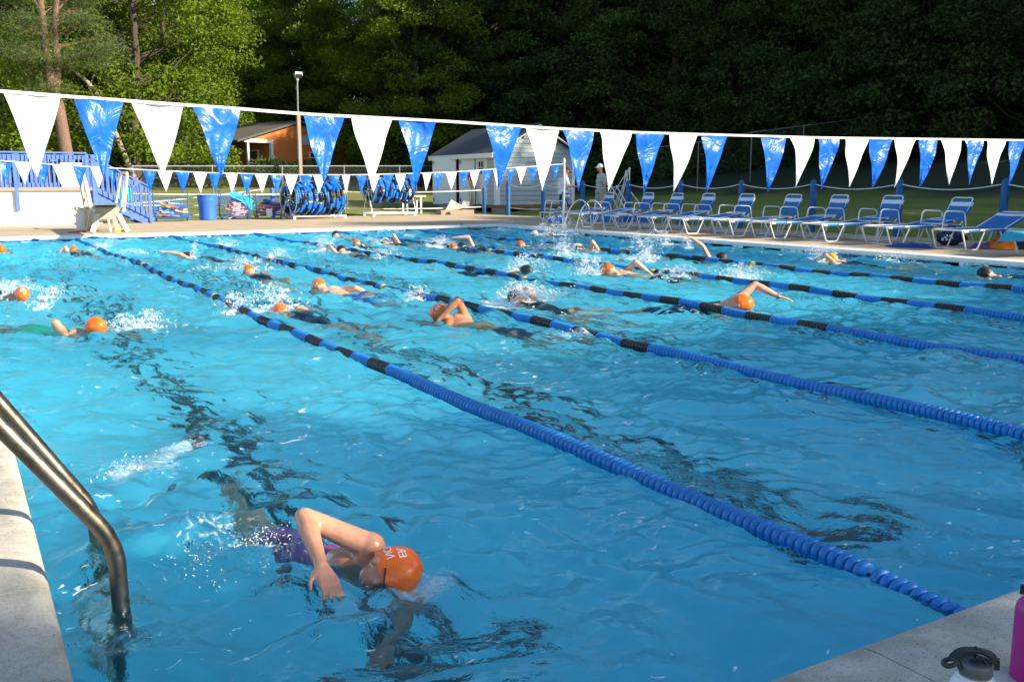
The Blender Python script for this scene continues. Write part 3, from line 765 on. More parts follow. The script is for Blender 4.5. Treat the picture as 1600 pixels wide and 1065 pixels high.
cart(*cA, R(-12), 'blue wire cart of yellow, red and blue swim fins left of the barrel')
gear(*cA, R(-12), ['blue', 'yellow', 'blue', 'orange', 'lightblue', 'blue', 'yellow', 'dark', 'lightblue', 'blue', 'yellow', 'lightblue', 'blue', 'yellow', 'lightblue', 'red', 'yellow', 'blue', 'orange', 'yellow', 'blue', 'lightblue'], 'cart left of the barrel', .42)
cart(*cB, R(-8), 'blue wire cart of red and white striped kickboards beside the barrel', w=.95)
cart(*cC, R(-8), 'blue wire cart of orange and yellow gear with a white sign on it', w=.95)
gear(*cC, R(-8), ['dark', 'yellow', 'orange', 'blue', 'yellow', 'dark', 'orange', 'orange', 'purple', 'yellow', 'orange', 'orange', 'yellow', 'purple', 'dark', 'blue', 'yellow', 'blue'], 'cart with the white sign', .45, .85)
o = MB(); o.box((0, 0, 0), (.2, .012, .26)); o = o.build('paper_sign', M['white_paint'], smooth=False); o.location = (cC[0] - .1, cC[1] - .35, ZD + .22); o.rotation_euler = (0, 0, R(-8)); tag(o, 'small blank white sign hung low on the front of the cart', 'sign')
stripe = bpy.data.materials.new('striped_foam'); stripe.use_nodes = True; N_, L_ = nodes(stripe)
wv = N_.new('ShaderNodeTexWave'); wv.inputs['Scale'].default_value = 3.2; wv.bands_direction = 'Y'; tcx = N_.new('ShaderNodeTexCoord'); L_.new(tcx.outputs['Object'], wv.inputs['Vector'])
rp = N_.new('ShaderNodeValToRGB'); rp.color_ramp.interpolation = 'CONSTANT'; rp.color_ramp.elements[0].color = (.45, .05, .07, 1); rp.color_ramp.elements[1].color = (.75, .68, .66, 1); rp.color_ramp.elements[1].position = .5
L_.new(wv.outputs['Fac'], rp.inputs[0]); L_.new(rp.outputs[0], N_['Principled BSDF'].inputs['Base Color'])
for i in range(9):
    b = MB(); W, L = .28, .44
    pts2 = [(-L / 2, -W / 2), (L * .3, -W / 2), (L / 2, -W * .2), (L / 2, W * .2), (L * .3, W / 2), (-L / 2, W / 2)]
    b.add([(x_, y_, z_) for z_ in (-.016, .016) for x_, y_ in pts2], [tuple(range(6))[::-1], tuple(range(6, 12))] + [(k, (k + 1) % 6, 6 + (k + 1) % 6, 6 + k) for k in range(6)])
    o = b.build('kickboard', stripe, smooth=False)
    p = Matrix.Rotation(R(-8), 3, 'Z') @ Vector((rr.uniform(-.2, .22), -.14 + rr.uniform(-.03, .03), 0))
    o.location = (cB[0] + p.x, cB[1] + p.y, ZD + .17 + i * .055); o.rotation_euler = (rr.uniform(.35, .75), rr.uniform(-.5, .25), R(-8) + rr.uniform(-.35, .35))
    tag(o, 'red and white striped kickboard piled in the cart beside the barrel', 'kickboard', 'striped kickboards in the cart beside the barrel')
t_ = MB()
t_.sheet(lambda u, v: (-.28 + u * .78, -.33 + .34 * v - .03 * math.sin(u * 7), .98 + .04 * math.sin(u * 5) - (.35 * u * (1 - v) ** 2) - .16 * (1 - v) - .1 * u), 12, 8)
o = t_.build('blue_tarp', M['towel_teal']); o.location = (cB[0] + .1, cB[1], 0.05); tag(o, 'crumpled light blue sheet draped over the striped kickboard cart', 'sheet')
# barrel
t = thing('trash_barrel', 'tall round blue plastic barrel between the two left carts', 'barrel', (7.32, 31.0, ZD))
b = MB(); b.lathe([(.24, 0), (.27, .02), (.285, .35), (.30, .62), (.315, .68), (.31, .70), (.325, .80), (.335, .82), (.335, .84), (.30, .84), (.29, .80), (.27, .1)], 32, caps=False); b.build('body', M['barrel'], t)
b = MB(); b.lathe([(.0, .78), (.29, .78)], 24, caps=False); b.build('liner', M['dark_gap'], t)
for s in (-1, 1):
    b = MB(); b.box((s * .33, -.02, .66), (.05, .12, .035)); b.build('handle', M['barrel'], t, smooth=False)
# lane line reels
def reel(x, y, rz, lab, W, Rr, hc, cols, lower=0.0, seed=0, droop=False):
    t = thing('lane_line_reel', lab, 'storage reel', (x, y, ZD), rz, 'lane line reels on the far deck')
    for s in (-1, 1):
        b = MB(); b.tube(arc((s * W / 2, 0, hc), (0, 1, 0), (0, 0, 1), Rr + .04, 0, 2 * math.pi, 28)[:-1], .018, 6, closed=True)
        for k in range(6):
            a = k * math.pi / 3 + .3; b.tube([(s * W / 2, 0, hc), (s * W / 2, math.cos(a) * (Rr + .04), hc + math.sin(a) * (Rr + .04))], .012, 5)
        b.build('end_wheel', M['steel'], t)
        b = MB(); b.tube(rounded([(s * (W / 2 + .05), -.36, .09), (s * (W / 2 + .05), 0, hc), (s * (W / 2 + .05), .36, .09)], .08), .02, 6)
        b.tube([(s * (W / 2 + .05), -.36, .09), (s * (W / 2 + .05), .36, .09)], .02, 6); b.build('side_frame', M['steel'], t)
    b = MB()
    for j in (-1, 1): b.tube([(-W / 2 - .05, j * .36, .1), (W / 2 + .05, j * .36, .1)], .022 if not droop else .035, 8)
    b.tube([(-W / 2 - .05, 0, hc), (W / 2 + .05, 0, hc)], .02, 6); b.build('base_frame', M['steel'] if not droop else M['white_tube'], t)
    for i in (-1, 1):
        for j in (-1, 1):
            b = MB(); b.tube([(i * W / 2, j * .36 - .015, .05), (i * W / 2, j * .36 + .015, .05)], .05, 10); b.build('caster', M['white_tube'], t)
    rs = random.Random(seed); dsc = {0: MB(), 1: MB(), 2: MB(), 3: MB()}
    nl = int(W / .105)
    cab = MB()
    for k in range(nl):
        xx = -W / 2 + .06 + k * (W - .12) / (nl - 1); ph = rs.random() * 6; rad = Rr - (.05 if k % 2 else 0) - rs.random() * .04; col = 0; left = rs.randint(3, 9)
        na = int(2 * math.pi * rad / .052); dsc[1].tube(arc((xx, 0, hc), (0, 1, 0), (0, 0, 1 if not droop else .85), rad, 0, 2 * math.pi, 24)[:-1], .008, 4, closed=True)
        if k: dsc[1].tube([(xx - (W - .12) / (nl - 1), 0, hc + rad * (1 if not droop else .85)), (xx, 0, hc + rad * (1 if not droop else .85))], .008, 4)
        for i in range(na):
            a = ph + 2 * math.pi * i / na; left -= 1
            if left <= 0:
                col = (1 if col == 0 else 0) if rs.random() > .06 else 2; left = rs.randint(4, 9) if col != 2 else 1
            if droop and math.sin(a) > .75 and rs.random() < .3: continue
            zz = hc + math.sin(a) * rad * (1 if not droop else .85) - (.05 * (k % 3) if droop and math.sin(a) < 0 else 0)
            if droop and (k == nl - 2) and abs(a % 6.28 - 3.1) < .12: cc = 3
            else: cc = col
            c0 = Vector((xx + rs.uniform(-.006, .006), math.cos(a) * rad, zz)); tg = Vector((0, -math.sin(a), math.cos(a)))
            tgt = dsc[cc] if cc < 2 else MB(); tgt.lathe([(.022, -.024), (.056, -.016), (.056, .016), (.022, .024)], 10, c0, tg)
            if cc >= 2: tgt.build('marker_float', M['float_yellow' if cc == 2 else 'float_red'], t)
    for cc, mm in ((0, 'blue_plastic'), (1, 'float_black')):
        if dsc[cc].v: dsc[cc].build('lane_floats', M[mm], t)
    return t
reel(10.72, 30.15, R(12), 'large reel packed with blue and black lane floats on a steel frame', 1.98, .53, .70, None, seed=3)
reel(14.15, 31.6, R(6), 'smaller open reel of blue and black lane floats on a white wheeled base', 1.75, .48, .98, None, seed=5, droop=True)
# table, box
t = thing('folding_table', 'small white table partly hidden behind the open lane line reel', 'table', (15.75, 33.1, ZD))
b = MB(); b.box((0, 0, .70), (1.0, .5, .05)); b.build('table_top', M['white_tube'], t, smooth=False)
for i in (-1, 1):
    for j in (-1, 1): b = MB(); b.box((i * .30, j * .2, .34), (.06, .06, .68)); b.build('leg', M['white_tube'], t, smooth=False)
t = thing('cardboard_tray', 'flat brown cardboard tray on the deck left of the shed steps', 'box', (16.9, 31.6, ZD), R(-8))
b = MB()
for c_, s_ in (((0, 0, .01), (1.35, .6, .02)), ((0, -.3, .09), (1.35, .02, .18)), ((0, .3, .09), (1.35, .02, .18)), ((-.67, 0, .09), (.02, .58, .18)), ((.67, 0, .09), (.02, .58, .18))): b.box(c_, s_)
b.build('tray_walls', M['card'], t, smooth=False)
b = MB()
b.add([(0, 0, 0), (.32, .1, .42), (.55, .15, .3), (.5, 0, .02), (1.1, .2, .1), (1.15, .1, .3), (.85, .1, .36), (.75, .05, .2)], [(0, 1, 2, 3), (3, 2, 7), (3, 7, 4), (4, 7, 6, 5)])
b.add([(0.05, .03, 0), (.32, .13, .40), (.5, .18, .28), (.5, .03, .0)], [(3, 2, 1, 0)])
o = b.build('crumpled_cardboard', M['card2'], smooth=False); o.location = (16.4, 31.45, ZD + .17); tag(o, 'crumpled grey cardboard flaps lying on the flat brown tray', 'cardboard')
# ------------------------------------------------------------------ shed with open doors (centre)
SX0, SX1, SY0, SY1 = 19.0, 22.75, 32.0, 37.3
SZ0, SZE, SZP = 0.45, 2.62, 3.62
t = thing('storage_shed', 'pale grey clapboard shed with dark shingle roof and open white double doors', 'shed', (SX0, SY0, 0.1))
b = MB()
# lap siding: each board tilted slightly, on the gable (near) and on the left side beside the window door
def lap(b, a, d, L, z0, z1, nrm, pitch=.19, clip=None):
    a, d, nrm = Vector(a), Vector(d), Vector(nrm); z = z0
    while z < z1 - 1e-4:
        zt = min(z + pitch, z1)
        s0, s1 = (0, L) if not clip else clip(z, zt)
        if s1 - s0 > .05:
            p = [a + d * s0 + nrm * .04, a + d * s1 + nrm * .04, a + d * s1 + nrm * .006, a + d * s0 + nrm * .006, a + d * s0, a + d * s1]
            zs = [z, z, zt, zt, z, z]
            b.add([Vector((q.x, q.y, zz)) for q, zz in zip(p, zs)], [(0, 1, 2, 3), (4, 5, 1, 0)])
        z = zt
Wd = SX1 - SX0
def gclip(z, zt):
    if zt <= SZE + .01: return (0, Wd)
    k = (zt - SZE) / (SZP - SZE) * Wd / 2
    return (k, Wd - k)
lap(b, (SX0, SY0, 0), (1, 0, 0), Wd, SZ0, SZP - .05, (0, -1, 0), clip=gclip)
lap(b, (SX0, SY0 + 1.6, 0), (0, -1, 0), 1.6, SZ0, SZE, (-1, 0, 0))
b.box(((SX0 + SX1) / 2, SY0 + .06, (SZ0 + SZE) / 2), (Wd, .1, SZE - SZ0))
b.box(((SX0 + SX1) / 2, SY1, (SZ0 + SZE) / 2), (Wd, .1, SZE - SZ0)); b.box((SX1, (SY0 + SY1) / 2, (SZ0 + SZE) / 2), (.1, SY1 - SY0, SZE - SZ0))
b.box((SX0 + .08, SY0 + .8, (SZ0 + SZE) / 2), (.1, 1.6, SZE - SZ0)); b.box((SX0 + .08, SY1 - .3, (SZ0 + SZE) / 2), (.1, .6, SZE - SZ0)); b.box((SX0 + .08, (SY0 + SY1) / 2, SZE - .12), (.1, SY1 - SY0, .25))
b.add([(SX0, SY0 + .05, SZE), (SX1, SY0 + .05, SZE), ((SX0 + SX1) / 2, SY0 + .05, SZP), (SX0, SY1, SZE), (SX1, SY1, SZE), ((SX0 + SX1) / 2, SY1, SZP)], [(0, 1, 2), (3, 5, 4)])
b.build('wall', M['siding'], t, smooth=False, world=True)
b = MB(); b.box(((SX0 + SX1) / 2, (SY0 + SY1) / 2, SZ0 - .06), (Wd + .04, SY1 - SY0 + .04, .14)); b.build('floor_frame', M['brown'], t, smooth=False, world=True)
rf = MB(); ov = .32; xm = (SX0 + SX1) / 2; sl = (SZP - SZE) / (Wd / 2)
for s in (-1, 1):
    e = xm + s * (Wd / 2 + ov); ze = SZE - ov * sl + .08
    rf.add([(e, SY0 - .25, ze), (xm, SY0 - .25, SZP + .12), (xm, SY1 + .25, SZP + .12), (e, SY1 + .25, ze), (e, SY0 - .25, ze - .05), (xm, SY0 - .25, SZP + .07), (xm, SY1 + .25, SZP + .07), (e, SY1 + .25, ze - .05)],
           [(0, 1, 2, 3), (7, 6, 5, 4), (0, 4, 5, 1), (3, 2, 6, 7), (0, 3, 7, 4)])
roof = rf.build('roof', M['shingle'], t, smooth=False, world=True)
for s in (-1, 1):
    e = xm + s * (Wd / 2 + ov); ze = SZE - ov * sl
    b = MB(); b.box((e + s * .015, (SY0 + SY1) / 2, ze - .03), (.03, SY1 - SY0 + .56, .19)); b.build('fascia', M['white_paint'], t, smooth=False, world=True)
    b = MB(); b.bar((e, SY0 - .265, ze + .0), (xm, SY0 - .265, SZP + .045), .02, .15, up=(0, 1, 0)); b.build('rake_trim', M['white_paint'], t, smooth=False, world=True)
b = MB(); b.box((SX0 + .045, SY0 - .02, (SZ0 + SZE) / 2), (.17, .05, SZE - SZ0)); b.box((SX0 - .02, SY0 + .06, (SZ0 + SZE) / 2), (.05, .14, SZE - SZ0)); b.build('corner_trim', M['white_paint'], t, smooth=False, world=True)
b = MB(); b.box((SX1 - .04, SY0 - .02, (SZ0 + SZE) / 2), (.15, .05, SZE - SZ0)); b.build('corner_trim', M['white_paint'], t, smooth=False, world=True)
# single door with a small window, near the corner
d = MB(); d.box((SX0 - .035, SY0 + 1.15, 1.40), (.05, .74, 1.86)); d.box((SX0 - .05, SY0 + .74, 1.42), (.06, .09, 1.98)); d.box((SX0 - .05, SY0 + 1.56, 1.42), (.06, .09, 1.98)); d.box((SX0 - .05, SY0 + 1.15, 2.42), (.06, .9, .09))
dr = d.build('door', M['white_paint'], t, smooth=False, world=True)
d = MB(); d.box((-.07, 1.15, 1.85), (.02, .42, .52)); wd = d.build('window', M['glass_dark'], dr, smooth=False)
d = MB()
for k in (-.21, 0, .21): d.box((-.085, 1.15 + k, 1.85), (.02, .03, .55))
for k in (-.26, 0, .26): d.box((-.085, 1.15, 1.85 + k), (.02, .45, .03))
d.build('muntins', M['white_paint'], dr, smooth=False)
# wide doorway with two doors folded open, dark interior
b = MB(); b.box((SX0 + .5, SY0 + 2.9, 1.45), (.02, 2.4, 2.0)); b.build('dark_interior', M['dark_gap'], t, smooth=False, world=True)
for nm, a, c_ in (('door_leaf', (SX0 - .02, SY0 + 1.78), (SX0 - .22, SY0 + 2.80)), ('door_leaf', (SX0 - .18, SY0 + 3.18), (SX0 - .75, SY0 + 4.30))):
    b = MB(); b.bar((a[0], a[1], 1.36), (c_[0], c_[1], 1.36), 1.95, .05, up=(1, 0, 0)) if False else b.bar((a[0], a[1], 1.42), (c_[0], c_[1], 1.42), .05, 1.98, up=(0, 0, 1))
    L = b.build(nm, M['white_paint'], t, smooth=False, world=True)
    hb = MB()
    for z in (.62, 2.2): hb.box((c_[0] - .04 - SX0, c_[1] - .12 - SY0, z - .1), (.015, .05, .16))
    hb.box((a[0] - .05 - SX0, a[1] + .1 - SY0, 1.3), (.03, .03, .09)); hb.build('hinge', M['black_plastic'], L, smooth=False)
b = MB(); b.box((SX0 - .03, SY0 + 3.02, 1.42), (.06, .22, 1.98)); b.build('door_jamb', M['brown'], t, smooth=False, world=True)
b = MB(); b.box((SX0 - .02, SY0 + 4.7, 1.42), (.05, .9, 1.98)); b.build('side_trim', M['white_paint'], t, smooth=False, world=True)
b = MB()
for i in range(3):
    for j in range(3): b.box((SX0 + .2 + i * 1.65, SY0 + .2 + j * 2.4, .2), (.42, .4, .38))
b.build('foundation_block', M['block'], t, smooth=False, world=True)
s_ = thing('concrete_steps', 'grey concrete block steps below the open white shed doors', 'steps', (SX0 - .5, SY0 + 2.9, ZD))
b = MB(); b.box((0, .2, .08), (.7, 3.2, .17)); b.build('lower_step', M['block'], s_, smooth=False)
b = MB(); b.box((.15, .3, .255), (.4, 2.4, .17)); b.build('upper_step', M['block'], s_, smooth=False)
# hanging bundle of straps beside the doors
p = (SX0 - .28, SY0 + 1.62)
t = thing('strap_bundle', 'yellow and white straps with a red coil hung on the shed beside the window', 'straps', (p[0], p[1], 1.6))
b = MB(); b.tube(arc((0, 0, 0), (0, 1, 0), (0, 0, 1), (.15), 0, 2 * math.pi, 18)[:-1], .10, 8, closed=True); b.build('red_coil', M['red'], t)
rs = random.Random(4)
for k in range(11):
    b = MB(); y0 = rs.uniform(-.17, .17); x0 = rs.uniform(-.08, .03); zz = -.05; pts = [(x0, y0 * .6, zz)]
    for i in range(1, 9): pts.append((x0 + .02 * math.sin(i + k), y0 + .03 * math.sin(i * 1.3 + k * 2), zz - i * rs.uniform(.14, .165)))
    if k % 3 == 0: pts += [(x0 - .1, y0 + .12, pts[-1][2] - .02), (x0 - .12, y0 + .3, pts[-1][2] + .05)]
    b.tube(pts, .036, 5); b.build('strap', M['gold_rope'] if k % 3 else M['rope_white'], t)

# ------------------------------------------------------------------ orange house on the left
Hu = Vector((.875, .485, 0)).normalized(); Hv = Vector((-Hu.y, Hu.x, 0)); HO = Vector((16.5, 60.0, 0)); gz = 1.15
def H(u, v, z): return HO + Hu * u + Hv * v + Vector((0, 0, z))
hr = math.atan2(Hu.y, Hu.x); HR = Matrix.Rotation(hr, 3, 'Z')
t = thing('orange_house', 'small orange brown house with white porch trim at the edge of the woods', 'house', (HO.x, HO.y, gz))
def hbox(b, u0, u1, v0, v1, z0, z1, mi=0): b.box(H((u0 + u1) / 2, (v0 + v1) / 2, (z0 + z1) / 2), (u1 - u0, v1 - v0, z1 - z0), rot=HR, mi=mi)
ue, pk, e1 = 4.95, 5.42, 4.12
b = MB()
hbox(b, 2.35, 10.1, 0, .15, gz, e1); hbox(b, 2.35, 2.5, .15, 8.4, gz, e1); hbox(b, 9.95, 10.1, .15, 8.4, gz, e1); hbox(b, 2.35, 10.1, 8.4, 8.55, gz, e1)
b.add([H(-.1, 0.0, e1), H(10.1, 0.0, e1), H(ue, 0.0, pk - .08), H(-.1, .15, e1), H(10.1, .15, e1), H(ue, .15, pk - .08)], [(0, 1, 2), (3, 5, 4)])
b.build('wall', M['house_orange'], t, smooth=False, world=True)
b = MB()
for (a, c_, za, zc) in ((-.9, ue, 3.92, pk), (ue, 10.8, pk, 3.95)):
    b.add([H(a, -.35, za), H(c_, -.35, zc), H(c_, 9.5, zc), H(a, 9.5, za), H(a, -.35, za + .12), H(c_, -.35, zc + .12), H(c_, 9.5, zc + .12), H(a, 9.5, za + .12)], [(0, 1, 2, 3), (7, 6, 5, 4), (0, 4, 5, 1), (2, 6, 7, 3), (0, 3, 7, 4), (1, 5, 6, 2)])
b.build('roof', M['roof_grey'], t, smooth=False, world=True)
b = MB(); hbox(b, -.05, 2.5, -.05, .1, 3.95, 4.17); b.build('porch_beam', M['white_paint'], t, smooth=False, world=True)
b = MB(); hbox(b, 2.27, 2.5, -.05, .12, gz, 3.95); b.build('corner_trim', M['white_paint'], t, smooth=False, world=True)
b = MB(); hbox(b, 0.25, .40, 0, .14, gz, 3.95); b.build('porch_post', M['white_paint'], t, smooth=False, world=True)
b = MB(); hbox(b, -.3, 2.4, 0, 9, gz - .1, gz + .1); b.build('porch_floor', M['wood_grey'], t, smooth=False, world=True)
for v in (1.6, 7.2):
    b = MB(); hbox(b, 2.28, 2.34, v - .5, v + .5, 2.1, 3.55); w_ = b.build('window', M['white_paint'], t, smooth=False, world=True)
    b = MB()
    for z0 in (2.18, 2.86): hbox(b, 2.25, 2.27, v - .4, v + .4, z0, z0 + .6)
    for i in range(len(b.v)): b.v[i] = tuple(Vector(b.v[i]) - t.location)
    b.build('pane', M['roof_grey'], w_, smooth=False)
b = MB(); hbox(b, 2.27, 2.34, 4.0, 5.2, gz + .1, 3.4); w_ = b.build('door', M['strap_white'], t, smooth=False, world=True)
b = MB(); hbox(b, 5.95, 7.0, -.05, -.005, 1.95, 3.5); w_ = b.build('window', M['white_paint'], t, smooth=False, world=True)
b = MB()
for i in range(4): hbox(b, 6.08, 6.87, -.07, -.052, 2.06 + i * .36, 2.34 + i * .36)
for i in range(len(b.v)): b.v[i] = tuple(Vector(b.v[i]) - t.location)
b.build('pane', M['glass_dark'], w_, smooth=False)
b = MB(); hbox(b, 5.3, 6.0, -.04, -.004, 3.95, 4.55); b.build('gable_vent', M['siding'], t, smooth=False, world=True)
# neighbouring dark roof glimpsed through the far left fence
p = HO + Vector((-9, 2, 0))
t = thing('dark_tent', 'low dark grey tent roof glimpsed behind the fence left of the orange house', 'tent', (10.8, 58, 1.0))
b = MB(); b.add([(-2.2, -1.5, .6), (2.2, -1.5, .6), (2.2, 1.5, .6), (-2.2, 1.5, .6), (0, 0, 1.9)], [(0, 1, 4), (1, 2, 4), (2, 3, 4), (3, 0, 4), (3, 2, 1, 0)]); b.build('canopy', M['shingle'], t, smooth=False)
for i in (-1, 1):
    for j in (-1, 1): b = MB(); b.tube([(2.1 * i, 1.4 * j, -.2), (2.1 * i, 1.4 * j, .6)], .03, 6); b.build('leg', M['galv'], t)

# ------------------------------------------------------------------ flood light on a wooden pole
t = thing('flood_light_pole', 'weathered square wooden pole with a thin pipe and grey flood light on top', 'light pole', (11.6, 34.2, ground(11.6, 34.2)))
b = MB(); b.bar((11.62, 34.2, -.1), (11.54, 34.0, 3.91), .125, .125, up=(1, 0, 0)); b.build('pole', M['wood_grey'], t, smooth=False, world=True)
b = MB(); b.tube([(11.50, 34.0, 2.2), (11.53, 34.0, 3.9), (11.55, 33.98, 5.2)], .028, 8); b.build('pipe', M['galv'], t, world=True)
hd = MB(); hd.box((11.56, 33.9, 5.32), (.27, .22, .15), rot=Matrix.Rotation(R(-18), 3, 'X')); hl = hd.build('lamp_housing', M['galv'], t, smooth=False, world=True)
hd = MB(); hd.box((11.56 - t.location.x, 33.765 - t.location.y, 5.28 - t.location.z), (.23, .02, .12), rot=Matrix.Rotation(R(-18), 3, 'X')); hd.build('lamp_glass', M['glass_dark'], hl, smooth=False)
hd = MB(); hd.tube([(11.55, 33.98, 5.13), (11.55, 33.98, 5.24)], .05, 10); hd.build('collar', M['white_tube'], t, world=True)

# ------------------------------------------------------------------ loungers and chairs on the right deck
def straps(b, pts, half, n, wd, gap_to=0.0, white=(), mi_w=1, wob=.004):
    """flat vinyl straps across a frame; pts = path in (x, z), straps span y"""
    P = [Vector((p[0], 0, p[1])) for p in pts]
    seg = [(P[i + 1] - P[i]).length for i in range(len(P) - 1)]; T = sum(seg)
    for k in range(n):
        s = (k + .5) / n * T; acc = 0
        for i, L in enumerate(seg):
            if s <= acc + L: break
            acc += L
        d = (P[i + 1] - P[i]).normalized(); c = P[i] + d * (s - acc); w = wd / 2; nr = Vector((-d.z, 0, d.x))
        vs = []
        for yy in (-half, -half * .5, 0, half * .5, half):
            sg = -nr * (.012 * (1 - (yy / half) ** 2))
            if nr.z < 0: sg = -sg
            for q in (c - d * w, c + d * w): vs.append(q + Vector((0, yy, 0)) + sg + nr * .004)
        for yy in (-half, -half * .5, 0, half * .5, half):
            sg = -nr * (.012 * (1 - (yy / half) ** 2))
            if nr.z < 0: sg = -sg
            for q in (c - d * w, c + d * w): vs.append(q + Vector((0, yy, 0)) + sg - nr * .004)
        fs = []
        for j in range(4): a = j * 2; fs += [(a, a + 1, a + 3, a + 2), (10 + a, 10 + a + 2, 10 + a + 3, 10 + a + 1), (a, a + 2, 12 + a, 10 + a), (a + 1, 11 + a, 13 + a, a + 3)]
        sgn_n = nr if nr.z > 0 else -nr
        for ys_ in (-1, 1):      # the strap wraps down round the side rail
            o_ = len(vs); yo = ys_ * (half + .006)
            for q in (c - d * w, c + d * w): vs += [q + Vector((0, yo, 0)) + sgn_n * .006, q + Vector((0, yo, 0)) - sgn_n * .034, q + Vector((0, yo - ys_ * .005, 0)) + sgn_n * .006, q + Vector((0, yo - ys_ * .005, 0)) - sgn_n * .034]
            fs += [(o_, o_ + 1, o_ + 5, o_ + 4), (o_ + 2, o_ + 6, o_ + 7, o_ + 3), (o_ + 1, o_ + 3, o_ + 7, o_ + 5), (o_, o_ + 4, o_ + 6, o_ + 2)]
        b.add(vs, fs, mi_w if k in white else 0)
def make_chaise(label, head=8):
    """foot end at x=0 towards the pool, head at x=1.9; head section raised by `head` degrees"""
    t = thing('sun_lounger', label, 'sun lounger', group='low blue sun loungers in the front row')
    h = .36; hw = .31; hx = 1.15
    ex, ez = hx + math.cos(R(head)) * .76, h + math.sin(R(head)) * .76
    b = MB()
    b.tube(rounded([(hx, -hw, h), (0, -hw, h), (0, hw, h), (hx, hw, h)], .07), .0145, 7)
    b.tube(rounded([(hx, -hw, h), (1.93, -hw, h - .03), (1.93, hw, h - .03), (hx, hw, h)], .06), .0145, 7)
    b.build('bed_frame', M['white_tube'], t)
    b = MB(); b.tube(rounded([(hx, -hw + .02, h + .01), (ex, -hw + .02, ez), (ex, hw - .02, ez), (hx, hw - .02, h + .01)], .06), .013, 7); b.build('head_frame', M['white_tube'], t)
    for s in (-1, 1):
        b = MB(); b.tube(rounded([(.02, s * hw, h), (.16, s * hw, .012), (.48, s * hw, .012), (.62, s * hw, h - .02)] if False else [(.0, s * hw, h), (.14, s * hw, .014), (.42, s * hw, .014), (.60, s * hw, h)], .05), .0145, 7)
        b.build('leg', M['white_tube'], t)
        b = MB(); b.tube(rounded([(1.08, s * hw, h), (1.0, s * hw, h - .03), (1.2, s * hw, .014), (1.5, s * hw, .014), (1.66, s * hw, h - .02)], .06), .0145, 7)
        b.build('leg', M['white_tube'], t)
    for xb in (.28, 1.35): b = MB(); b.tube([(xb, -hw, .014), (xb, hw, .014)], .012, 6); b.build('cross_bar', M['white_tube'], t)
    b = MB(); straps(b, [(.03, h), (hx, h + .002)], hw + .016, 20, .047, white=(0, 1)); b.build('seat_straps', [M['strap_blue'], M['strap_white']], t)
    b = MB(); straps(b, [(hx + .02, h + .015), (ex - .03, ez)], hw + .004, 13, .047, white=(10, 11)); b.build('back_straps', [M['strap_blue'], M['strap_white']], t)
    for s in (-1, 1):
        for hx_ in (.50, 1.28): b = MB(); b.box((hx_, s * (hw + .018), h), (.12, .02, .035)); b.build('hinge_cover', M['strap_white'], t, smooth=False)
    return t
def make_chair(label, rec=17):
    """faces -x (the pool)"""
    t = thing('pool_chair', label, 'pool chair', group='upright blue strap chairs behind the loungers')
    hw = .27; sh = .40
    bx, bz = .5 + math.sin(R(rec)) * .54, sh + math.cos(R(rec)) * .54
    b = MB(); b.tube(rounded([(.42, -hw, sh - .03), (.5, -hw, sh + .03), (bx, -hw, bz), (bx, hw, bz), (.5, hw, sh + .03), (.42, hw, sh - .03)], .07), .014, 7); b.build('back_frame', M['white_tube'], t)
    b = MB(); b.tube(rounded([(.52, -hw, sh - .04), (0, -hw, sh), (0, hw, sh), (.52, hw, sh - .04)], .05), .014, 7); b.build('seat_frame', M['white_tube'], t)
    for s in (-1, 1):
        y = s * (hw + .035)
        b = MB(); b.tube(rounded([(.56, y, .30), (.50, y, sh + .23), (.04, y, sh + .25), (-.04, y, .014), (.0, y, .014)], .08), .0145, 7)
        b.tube(rounded([(-.03, y, .014), (.5, y, .014), (.58, y, .32)], .06), .0135, 7); b.build('side_frame', M['white_tube'], t)
    for xb in (-.03, .5): b = MB(); b.tube([(xb, -hw - .035, .014), (xb, hw + .035, .014)], .012, 6); b.build('cross_bar', M['white_tube'], t)
    b = MB(); straps(b, [(.03, sh), (.47, sh - .035)], hw + .015, 8, .047, white=(0, 1)); b.build('seat_straps', [M['strap_blue'], M['strap_white']], t)
    b = MB(); straps(b, [(.49, sh + .06), (bx - .012, bz - .04)], hw + .012, 10, .047, white=(8, 7)); b.build('back_straps', [M['strap_blue'], M['strap_white']], t)
    return t
CH = [(869, 352), (915, 355), (970, 359), (1028, 362), (1078, 366), (1150, 370), (1214, 374), (1295, 378), (1396, 384), (1513, 392)]
clab = ['leftmost low blue lounger behind the white pennant pole', 'low blue lounger behind the left steel grab rail', 'low blue lounger behind the right steel grab rail', 'low blue lounger fourth from the left behind the splash',
        'low blue lounger fifth from the left', 'low blue lounger sixth from the left with arched rear legs', 'low blue lounger seventh from the left', 'low blue lounger eighth from the left',
        'low blue lounger standing over the dark blue cloth on the deck', 'low blue lounger standing over the navy bag with a raised head end']
first = None
for k, (px_, py_) in enumerate(CH):
    q = at(px_, py_, ZD)
    yq = q.y + .0
    if first is None: first = make_chaise(clab[0], 9); o = first
    elif k == 9: o = make_chaise(clab[9], 22)
    elif k == 5: o = make_chaise(clab[5], 4)
    else: o = copy_tree(first); o['label'] = clab[k]
    o.location = (q.x - .20, yq + .31, ZD); o.rotation_euler = (0, 0, R([-6, -4, -5, -3, -5, -4, -5, -6, -7, -4][k]))
